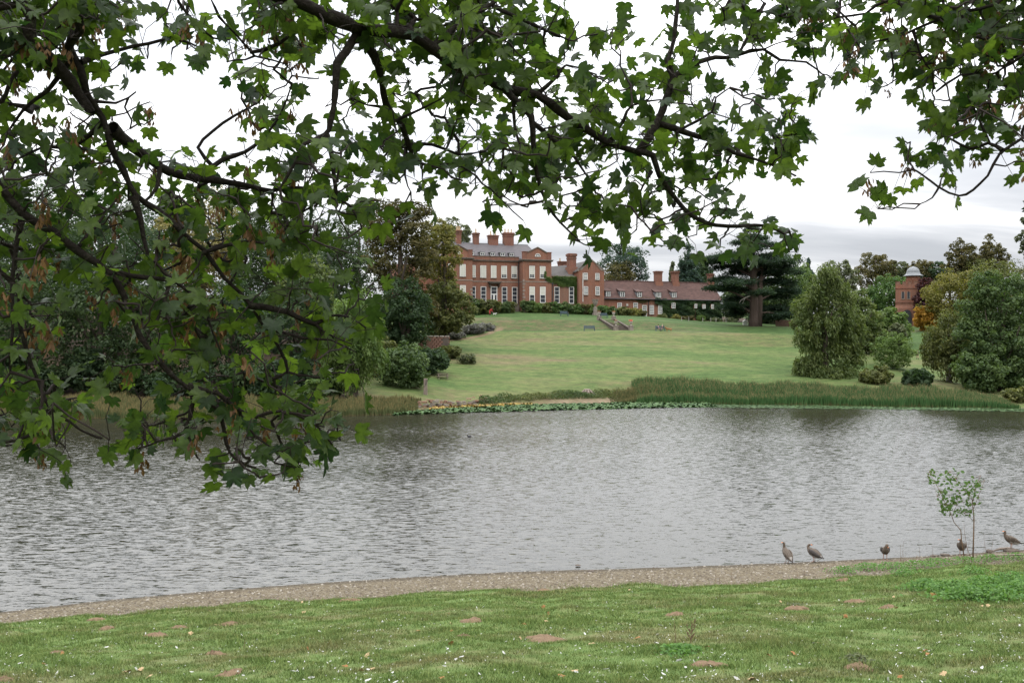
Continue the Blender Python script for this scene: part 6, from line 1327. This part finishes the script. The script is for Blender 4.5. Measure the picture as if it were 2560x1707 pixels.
S_ = .84
goose('goose standing upright with raised neck, leftmost of the five geese', 1968, 1404, 50, R(106), [(.28, 0, .54), (.27, .01, .63), (.27, .02, .71), (.285, .05, .765), (.31, .16, .755)], tilt=.55, s=.80)
goose('goose looking right with drooped white-edged wings, second from the left', 2035, 1402, 43, R(138), [(.29, 0, .52), (.30, -.01, .58), (.28, -.02, .63), (.24, -.05, .65), (.14, -.15, .635)], tilt=.3, wing_droop=.06, s=S_)
goose('goose preening with its head tucked down, in the middle of the beach', 2213, 1396, 38, R(-105), [(.29, .0, .53), (.30, .02, .59), (.27, .05, .635), (.30, .08, .59), (.31, .10, .49)], wing_droop=.04, tilt=.2, s=S_)
goose('goose half hidden behind the sapling stem', 2404, 1386, 38, R(-120), [(.29, 0, .53), (.30, 0, .585), (.30, -.01, .63), (.31, -.03, .655), (.33, -.15, .635)], tilt=.4, s=S_)
goose('goose standing on a stone at the right edge, facing left', 2528, 1376, 42, R(172), [(.29, 0, .53), (.30, 0, .60), (.29, 0, .66), (.31, 0, .70), (.44, .02, .685)], tilt=.32, s=S_, zoff=.12)
# coot on the open water
cq = zplane(1173, 1092, 0.0); ctt = thing('water_bird', 'tiny dark bird swimming alone on the open water', 'bird', (cq[0], cq[1], 0), R(160))
MB().tube([(-.2, 0, .08), (-.1, 0, .06), (.05, 0, .06), (.14, 0, .1), (.17, 0, .17), (.18, 0, .23)], [.02, .09, .1, .06, .04, .035], 8).build('body', M['iron'], ctt, smooth=True); MB().tube([(.19, 0, .23), (.26, 0, .22)], [.02, .006], 6).build('bill', M['white'], ctt)
cq = zplane(865, 1452, 0.0)
# ------------------------------------------------------------------ overhanging sycamores
M['leaf'] = foliage('sycamore_leaf', (0.013, 0.032, 0.010), (0.066, 0.106, 0.017), transl=0.48, tr_gain=2.3, rough=0.45, mottle=26)
M['seed'] = foliage('sycamore_seed', (0.055, 0.028, 0.011), (0.15, 0.082, 0.032), transl=0.3, tr_gain=1.2)
# leaf cover read off the photograph, 80 px cells, 0 = sky .. 9 = closed
GRID = """
99975556776899997534457888788999
98741653654488986343477546667899
55530101441335776545665325554898
34653003563355555666755683004787
65665134676666565776777772003634
77766666787656656656656341034321
66665666677522143465555500030000
55566655565500000342234451000000
53356666652000000000000000000000
44246666566400000000000000000000
43125566656400000000000000000000
64024245532200000000000000000000
77504664661000000000000000000000
76546666664000000000000000000000
12001146640000000000000000000000""".strip().split('\n')
def Wp(q):
    return np.array(q[1:4], float) if q[0] == 'w' else P(q[0], q[1], q[2])
# limbs: (px, py, distance) nodes, base radius, tip radius; 'w' nodes are world points outside the picture
LT = [
 ([('w', -5.3, 2.6, 10.4), ('w', -3.2, 3.6, 10.2), (560, -80, 4.3), (749, 0, 4.4), (822, 37, 4.5), (888, 61, 4.6), (953, 70, 4.7), (1027, 84, 4.8), (1080, 118, 4.85), (1129, 159, 4.9), (1190, 188, 5.0), (1280, 229, 5.1), (1337, 243, 5.15), (1394, 282, 5.2), (1455, 322, 5.3), (1522, 363, 5.4), (1576, 384, 5.45), (1620, 396, 5.5), (1637, 441, 5.5), (1678, 498, 5.6), (1718, 539, 5.6), (1780, 563, 5.7), (1841, 567, 5.7), (1906, 563, 5.8), (1960, 585, 5.8)], .075, .008),
 ([(1590, 388, 5.46), (1620, 347, 5.45), (1653, 278, 5.5), (1678, 200, 5.5), (1665, 155, 5.5), (1682, 98, 5.6), (1690, 20, 5.6), (1700, -60, 5.7)], .024, .008),
 ([(1678, 198, 5.5), (1727, 163, 5.5), (1788, 143, 5.6), (1841, 139, 5.6), (1890, 57, 5.7), (1912, 10, 5.8)], .015, .006),
 ([(1841, 139, 5.6), (1906, 127, 5.6), (1947, 155, 5.7), (2012, 159, 5.7), (2060, 190, 5.8)], .010, .004),
 ([(1640, 310, 5.5), (1718, 335, 5.6), (1800, 363, 5.6), (1857, 392, 5.7), (1931, 412, 5.7), (1990, 440, 5.8)], .017, .005),
 ([(1690, 330, 5.5), (1714, 314, 5.5), (1776, 278, 5.4), (1788, 245, 5.4), (1824, 220, 5.4)], .010, .003),
 ([(888, 75, 4.6), (892, 92, 4.65), (929, 143, 4.8), (953, 204, 4.9), (965, 265, 5.0), (1002, 318, 5.1), (1027, 380, 5.2), (1035, 400, 5.2), (1084, 420, 5.2), (1141, 412, 5.3), (1190, 440, 5.3)], .022, .005),
 ([(1010, 340, 5.15), (1014, 367, 5.2), (1010, 441, 5.2), (1027, 480, 5.2)], .009, .003),
 ([(1016, 362, 5.15), (1084, 363, 5.3), (1149, 388, 5.4), (1200, 380, 5.5)], .010, .004),
 ([(1012, 362, 5.15), (970, 380, 5.1), (930, 430, 5.1)], .008, .003),
 ([(965, 270, 5.0), (920, 262, 4.9), (880, 245, 4.9)], .008, .003), ([(990, 300, 5.0), (1060, 270, 5.0), (1110, 245, 5.0)], .009, .003),
 ([(888, 90, 4.6), (860, 130, 4.55), (843, 155, 4.5), (838, 210, 4.5), (835, 261, 4.5), (827, 310, 4.5), (814, 339, 4.5), (761, 363, 4.45), (739, 408, 4.4), (700, 470, 4.4)], .020, .005),
 ([(816, 338, 4.5), (831, 392, 4.5), (843, 482, 4.55), (880, 520, 4.6), (905, 570, 4.6)], .013, .004),
 ([(1270, 226, 5.1), (1284, 245, 5.0), (1329, 294, 5.0), (1337, 388, 5.05), (1349, 449, 5.1), (1370, 510, 5.1), (1402, 559, 5.15), (1447, 600, 5.2)], .020, .004),
 ([(1288, 250, 5.0), (1288, 318, 5.0), (1300, 400, 5.0), (1262, 490, 5.05)], .010, .003), ([(1332, 305, 5.0), (1380, 345, 5.1), (1435, 388, 5.2), (1480, 460, 5.3)], .012, .004), ([(1355, 505, 5.1), (1300, 515, 5.0), (1259, 490, 5.0)], .007, .003), ([(1340, 240, 5.15), (1394, 192, 5.1), (1418, 163, 5.1), (1470, 180, 5.1)], .011, .003),
 ([(1520, 362, 5.4), (1560, 300, 5.3), (1580, 262, 5.3), (1650, 250, 5.3)], .012, .004), ([(1630, 430, 5.5), (1600, 490, 5.4), (1612, 560, 5.4)], .009, .003), ([(1080, 118, 4.85), (1150, 60, 4.9), (1230, 10, 5.0), (1290, -60, 5.0)], .018, .006), ([(1230, 15, 5.0), (1330, 60, 5.1), (1420, 100, 5.2)], .010, .004), ([(1150, 60, 4.9), (1250, 90, 4.8), (1350, 80, 4.8)], .010, .004),
 # left-hand limbs
 ([('w', -5.3, 2.6, 9.6), ('w', -3.6, 3.2, 9.9), (-60, -60, 3.9), (73, 98, 4.0), (140, 160, 4.1), (200, 240, 4.2), (230, 285, 4.2)], .045, .022),
 ([('w', -5.3, 2.6, 10.1), ('w', -3.0, 3.3, 10.0), (120, -40, 4.0), (167, 122, 4.2), (190, 175, 4.2), (212, 245, 4.25), (255, 305, 4.3), (275, 370, 4.3), (305, 430, 4.4), (330, 490, 4.4), (355, 512, 4.45), (408, 543, 4.5), (441, 580, 4.5), (505, 632, 4.6), (560, 699, 4.65), (623, 762, 4.7), (657, 813, 4.75), (695, 863, 4.8), (720, 930, 4.8)], .042, .007),
 ([(335, 490, 4.4), (350, 540, 4.4), (370, 640, 4.4)], .020, .006),
 ([(623, 762, 4.7), (716, 779, 4.7), (783, 808, 4.75), (821, 787, 4.8), (871, 791, 4.8), (915, 820, 4.8)], .015, .004), ([(783, 808, 4.75), (830, 840, 4.7), (880, 860, 4.7)], .008, .003), ([(660, 820, 4.75), (760, 845, 4.7), (830, 850, 4.7), (890, 880, 4.7)], .010, .003),
 ([(278, 322, 4.3), (367, 392, 4.5), (424, 429, 4.6), (490, 441, 4.7), (571, 449, 4.8), (620, 463, 4.9), (673, 473, 4.9), (760, 470, 5.0), (840, 500, 5.0)], .024, .005),
 ([(500, 441, 4.7), (560, 400, 4.8), (640, 360, 4.9), (700, 290, 5.0), (730, 210, 5.0)], .014, .004), ([(540, 420, 4.8), (500, 370, 4.8), (560, 310, 4.9), (640, 260, 5.0)], .010, .004),
 ([(400, 410, 4.55), (392, 470, 4.5), (360, 505, 4.45)], .012, .006),
 ([('w', -5.0, 2.7, 8.9), ('w', -3.4, 3.4, 8.9), (-120, 380, 3.9), (0, 450, 4.0), (61, 522, 4.05), (135, 567, 4.1), (202, 623, 4.15), (274, 674, 4.2), (311, 737, 4.25), (341, 800, 4.3), (366, 859, 4.3), (421, 926, 4.35), (471, 964, 4.4), (526, 1006, 4.4), (551, 1036, 4.45), (564, 1107, 4.5), (589, 1149, 4.5), (640, 1170, 4.5)], .040, .006),
 ([(471, 964, 4.4), (547, 981, 4.4), (589, 1015, 4.45), (648, 1044, 4.5), (715, 1027, 4.5), (790, 1060, 4.55), (830, 1110, 4.55)], .012, .004), ([(475, 970, 4.4), (480, 1002, 4.4), (463, 1078, 4.4), (400, 1099, 4.35), (350, 1120, 4.35)], .013, .003), ([(466, 1075, 4.4), (484, 1128, 4.4), (500, 1150, 4.4)], .007, .003), ([(589, 1015, 4.45), (640, 1090, 4.5), (700, 1130, 4.5)], .008, .003),
 ([(274, 674, 4.2), (330, 690, 4.3), (420, 700, 4.3), (430, 695, 4.3), (500, 755, 4.4), (530, 830, 4.4), (555, 890, 4.45)], .013, .004), ([(425, 698, 4.3), (405, 770, 4.3), (380, 810, 4.3), (365, 850, 4.3)], .009, .005), ([(408, 765, 4.3), (430, 820, 4.3), (480, 800, 4.3)], .006, .003),
 ([(505, 632, 4.6), (560, 615, 4.6), (620, 600, 4.6), (690, 605, 4.65), (780, 570, 4.7)], .010, .004),
 ([(196, 612, 4.15), (240, 560, 4.2), (290, 500, 4.3)], .010, .004),
 ([('w', -4.8, 2.8, 8.3), ('w', -3.2, 3.6, 8.2), (-110, 610, 4.0), (0, 686, 4.05), (50, 745, 4.1), (46, 796, 4.1), (63, 871, 4.15), (93, 943, 4.2), (130, 1019, 4.2), (177, 1052, 4.25), (231, 1086, 4.3), (255, 1095, 4.3)], .026, .005),
 ([(130, 1019, 4.2), (84, 1082, 4.2), (0, 1105, 4.2), (-60, 1110, 4.2)], .012, .005), ([(57, 525, 4.05), (53, 551, 4.05), (37, 612, 4.0), (29, 699, 4.0), (30, 830, 4.0), (26, 930, 4.05)], .016, .005),
 ([(200, 155, 4.2), (290, 130, 4.4), (375, 110, 4.5), (440, 95, 4.6), (500, 120, 4.6)], .012, .004), ([('w', -3.2, 3.6, 10.15), (480, -60, 4.5), (527, 4, 4.5), (551, 49, 4.55), (592, 90, 4.6), (629, 131, 4.65), (653, 151, 4.7), (714, 163, 4.75), (730, 190, 4.8)], .016, .004), ([(440, -60, 4.4), (453, 8, 4.5), (498, 65, 4.5), (539, 98, 4.6), (575, 100, 4.6)], .010, .003), ([(629, 131, 4.65), (700, 110, 4.6), (760, 60, 4.6), (800, 30, 4.55)], .010, .004),
 ([(180, 150, 4.15), (120, 230, 4.2), (60, 270, 4.2), (20, 330, 4.2)], .012, .004), ([(255, 305, 4.3), (190, 360, 4.35), (110, 365, 4.3), (40, 400, 4.2)], .012, .004), ([(212, 245, 4.25), (290, 260, 4.4), (340, 230, 4.5)], .009, .003)]
RT = [
 ([('w', 6.4, 4.6, 10.5), ('w', 4.2, 5.0, 9.8), (2640, 255, 5.2), (2560, 335, 5.2), (2504, 375, 5.2), (2471, 433, 5.2), (2435, 469, 5.25), (2398, 486, 5.3), (2349, 465, 5.3), (2308, 437, 5.35), (2284, 424, 5.35)], .024, .005),
 ([(2504, 375, 5.2), (2471, 359, 5.25), (2426, 371, 5.3), (2380, 350, 5.3), (2341, 335, 5.35)], .011, .004), ([(2471, 359, 5.25), (2450, 300, 5.2), (2420, 240, 5.2)], .009, .004),
 ([(2349, 465, 5.3), (2330, 495, 5.3), (2300, 510, 5.3)], .006, .003),
 ([('w', 6.4, 4.6, 11.0), ('w', 4.4, 5.0, 10.6), (2650, 90, 5.3), (2560, 143, 5.3), (2504, 180, 5.35), (2471, 192, 5.4), (2400, 190, 5.4), (2340, 230, 5.5)], .022, .006),
 ([('w', 4.4, 5.0, 10.6), (2600, -60, 5.4), (2480, 10, 5.4), (2414, 24, 5.5), (2284, 73, 5.6), (2239, 98, 5.6), (2186, 106, 5.7), (2120, 140, 5.8)], .022, .005), ([(2350, 50, 5.5), (2218, 4, 5.6), (2165, 33, 5.7), (2096, 41, 5.8), (2030, 70, 5.8)], .012, .004), ([(2284, 73, 5.6), (2300, 130, 5.6), (2330, 180, 5.6)], .009, .003), ([(2170, 108, 5.7), (2160, 170, 5.7)], .007, .003), ([(2220, 102, 5.6), (2235, 170, 5.6), (2230, 210, 5.6)], .007, .003)]

def cat_rom(Pn, step):
    out = []
    for i in range(len(Pn) - 1):
        g = lambda k: Pn[max(0, min(len(Pn) - 1, k))]; d = np.linalg.norm(Pn[i + 1] - Pn[i]); m = max(2, int(d / step))
        for f in np.arange(m) / m:
            out.append(.5 * (2 * g(i) + (-g(i - 1) + g(i + 1)) * f + (2 * g(i - 1) - 5 * g(i) + 4 * g(i + 1) - g(i + 2)) * f * f + (-g(i - 1) + 3 * g(i) - 3 * g(i + 1) + g(i + 2)) * f ** 3))
    out.append(Pn[-1]); return np.array(out)

def to_px(p):
    d = p - CAM; f = d @ FWD; return 1280 + d[..., 0] / f * F_PX, 853.5 - (d @ UPV) / f * F_PX

def sycamore(label, limbset, trunk, keepx, seed, n_seed):
    rg = np.random.default_rng(seed); gz = h(trunk[0], trunk[1]); root = thing('sycamore_tree', label, 'tree', (trunk[0], trunk[1], gz)); base = np.array([trunk[0], trunk[1], gz])
    tb = MB(); tb.tube([(0, 0, -.4), (0, 0, .4), (.05, .02, 1.6), (.1, .0, 3.2), (.0, .05, 4.8), (-.1, .1, 7.5), (0, .2, 10)], [.62, .45, .37, .34, .28, .18, .06], 12); tb.build('trunk', M['bark_syc'], root, smooth=True)
    sk, skr = [], []
    for nodes, r0, r1 in limbset:
        Q = cat_rom(np.array([Wp(q) for q in nodes]), .06); n = len(Q); wob = rg.normal(size=(n, 3)) * .006; wob = np.cumsum(wob, 0) * .5; wob -= np.linspace(0, 1, n)[:, None] * wob[-1]; Q = Q + wob
        r0 = r0 * 1.15; rad = (r0 + (r1 - r0) * np.linspace(0, 1, n) ** .8) * (1 + .10 * rg.normal(size=n)); V, Fc = tube_np(Q - base, rad, 9 if r0 > .02 else 6)
        link('limb', np_mesh('limb', V, Fc, M['bark_syc'], smooth=True), root)
        sk.append(Q); skr += list(rad)
    SKp = np.concatenate(sk); skx, sky_ = to_px(SKp); nsk = len(SKp)
    # leaf positions: cover grid (continued beyond the picture edges), each at the distance of the limb it grows from
    A = []
    for gr in range(-2, 15):
        for gc in range(-3, 35):
            d_ = int(GRID[max(gr, 0)][min(max(gc, 0), 31)]); cxp = gc * 80 + 40
            if not keepx(cxp, gr * 80 + 40) or d_ == 0: continue
            c_ = min(.95, d_ / 9.2); lam = 7.0 * -math.log(1 - c_) * (1 if -1 < gc < 32 and gr >= 0 else .7) * ((1.25 if gr >= 5 else 1.0) if gc < 11 else (1.35 if 3 <= gr <= 7 and gc < 26 else 1.1))
            for k in range(rg.poisson(lam)): A.append((gc * 80 + 80 * rg.random(), gr * 80 + 80 * rg.random()))
    A = np.array(A); Lp = np.empty((len(A), 3))
    for i, (ax, ay) in enumerate(A):
        dd = np.hypot(skx - ax, sky_ - ay) + rg.random(nsk) * 25; j = int(np.argmin(dd)); Y = SKp[j, 1] + (abs(rg.normal()) * .34 if rg.random() < .74 else -abs(rg.normal()) * .22); Lp[i] = P(ax, ay, max(3.3, Y))
    # hubs joined to the limbs by a shortest-link tree: the twigs
    order = rg.permutation(len(Lp)); hubs = Lp[order[:int(len(Lp) * .42)]]; nh = len(hubs)
    best = np.empty(nh); par = np.empty(nh, int)
    for i in range(nh): d = np.linalg.norm(SKp - hubs[i], axis=1) * 1.05; par[i] = int(np.argmin(d)); best[i] = d[par[i]]
    done = np.zeros(nh, bool); par = par.copy(); cnt = np.ones(nh); seq = []
    for _ in range(nh):
        b = np.where(done, 1e9, best); i = int(np.argmin(b)); done[i] = True; seq.append(i); d = np.linalg.norm(hubs - hubs[i], axis=1) + .05; up = (~done) & (d < best); best[up] = d[up]; par[up] = nsk + i
    for i in reversed(seq):
        if par[i] >= nsk: cnt[par[i] - nsk] += cnt[i]
    TV, TF, o_ = [], [], 0
    for i in range(nh):
        a = SKp[par[i]] if par[i] < nsk else hubs[par[i] - nsk]; b = hubs[i]; L_ = np.linalg.norm(b - a)
        if L_ < .01: continue
        side = rg.normal(size=3) * .055 * L_; pts_ = [a, a + (b - a) * .33 + side + [0, 0, -.04 * L_], a + (b - a) * .68 - side * .6, b]; r_ = .0022 + .0017 * math.sqrt(cnt[i]); V, Fc = tube_np(pts_, [min(r_ * 1.3, .012), r_, r_ * .95, r_ * .8], 5); TV.append(V); TF.append(Fc + o_); o_ += len(V)
    # leaves on stalks
    dH = np.empty((len(Lp),), int)
    for i in range(len(Lp)): dH[i] = int(np.argmin(np.linalg.norm(hubs - Lp[i], axis=1)))
    Mx = []
    for i in range(len(Lp)):
        hb = hubs[dH[i]]; v = Lp[i] - hb; d = np.linalg.norm(v); out = unit(v + rg.normal(size=3) * .08 + 1e-4)
        pos = hb + out * min(max(d, .05), .24)
        size = rg.uniform(.062, .108) * (1.0 if rg.random() > .12 else .65) * min(1.0, pos[1] / 5.0)
        tip = unit(out * .8 + rg.normal(size=3) * .55 + np.array([0, 0, -.30]))
        view = unit(CAM - pos); nrm = unit(np.array([0, 0, .55]) + view * rg.choice([-.55, .6], p=[.45, .55]) + rg.normal(size=3) * .42); nrm = unit(nrm - tip * (nrm @ tip)); xa = np.cross(tip, nrm)
        Mx.append((pos, xa, tip, nrm, size))
        mid = (hb + pos) / 2 + rg.normal(size=3) * .012 + [0, 0, .01]; V, Fc = tube_np([hb, mid, pos, pos + tip * size * .12], [.0022, .0016, .0014, .001], 4); TV.append(V); TF.append(Fc + o_); o_ += len(V)
    tw = link('twigs', np_mesh('twigs', np.concatenate(TV) - base, np.concatenate(TF), M['twig'], smooth=True), root); tw['kind'] = 'stuff'
    vs_ = [leaf_mesh('leaf', M['leaf'], 300 + k, (.05, .2, .35, .5, .62, .75, .88, 1.0, .3, .55)[k], .26 + .09 * (k % 4), .22 + .10 * (k % 3)) for k in range(10)]
    tmpl = []
    for m_ in vs_:      # the many smaller leaves: the same outline and curl with fewer triangles
        co_ = np.array([v.co[:] for v in m_.vertices]); n_ = (len(co_) - 1) // 2; tmpl.append((np.concatenate([co_[:1], co_[n_ + 1:]]), np.array([(0, 1 + (k + 1) % n_, 1 + k) for k in range(n_)])))
    px, py = to_px(np.array([q[0] for q in Mx])); inside = (px > -20) & (px < 2580) & (py > -20) & (py < 1240); show = np.array([q[4] / q[0][1] for q in Mx]) * inside; big = set(np.argsort(-show)[:300].tolist())
    LV, LF, LTn, o_ = [], [], [], 0
    for i, (pos, xa, tip, nrm, size) in enumerate(Mx):
        k = int(rg.integers(10)); B = np.stack([xa, tip, nrm], 1)
        if i in big and inside[i]:
            o = link('leaf', vs_[k], root); mt = Matrix([list(B[r_] * size) + [float((pos - base)[r_])] for r_ in range(3)] + [[0, 0, 0, 1]]); o.matrix_local = mt
        else:
            V, Fc = tmpl[k]; LV.append(V @ (B * size).T + (pos - base)); LF.append(Fc + o_); LTn.append(np.full(len(Fc), np.clip(.5 + rg.normal() * .3, 0, 1))); o_ += len(V)
    if LV: o = link('leaves', np_mesh('leaves', np.concatenate(LV), np.concatenate(LF), M['leaf'], tint=np.concatenate(LTn), smooth=True), root); o['kind'] = 'stuff'
    # hanging bunches of winged seeds
    sm_ = []
    for k in range(5):
        C, T_, o2, FF = [], [], 0, []
        for j in range(12):
            c = np.array([rg.normal() * .018, rg.normal() * .018, -.02 - .085 * rg.random()])
            for s in (-1, 1):
                a = rg.random() * 6.28; ox = np.array([math.cos(a), math.sin(a), 0]); dn = unit(np.array([0, 0, -1.0]) + ox * s * .45); sd_ = np.cross(dn, rg.normal(size=3)); sd_ = sd_ / (np.linalg.norm(sd_) + 1e-6)
                ln = rg.uniform(.028, .042); w_ = ln * .17; q = [c - sd_ * w_ * .5, c + sd_ * w_ * .5, c + dn * ln * .6 + sd_ * w_ * 1.25, c + dn * ln + sd_ * w_ * .2, c + dn * ln * .6 - sd_ * w_ * .9]; C += q; FF.append([o2 + t for t in range(5)]); o2 += 5; T_.append(rg.random())
        sm_.append(np_mesh('seed_bunch', np.array(C), np.array(FF), M['seed'], tint=T_))
    hx, hy = to_px(hubs); cand = [i for i in range(nh) if -40 < hx[i] < 2600 and -20 < hy[i] < 1180]; rg.shuffle(cand)
    # more bunches on the shaded left and along the top
    cand.sort(key=lambda i: -(rg.random() + (.35 if hx[i] < 800 else 0)))
    for i in cand[:n_seed]:
        o = link('seed_bunch', sm_[int(rg.integers(5))], root, hubs[i] - base, rg.random() * 6.28); o.scale = [rg.uniform(.65, 1.15)] * 3
    return root
sycamore('sycamore with dark toothed leaves hanging over the left and top of the view', LT, (-5.4, 2.5), lambda x, y: x < 2000 or (x < 2080 and 80 < y < 240), 501, 120)
sycamore('sycamore branch reaching in from the upper right corner', RT, (6.5, 4.6), lambda x, y: x >= 2080 or (x >= 2000 and y < 80), 502, 45)
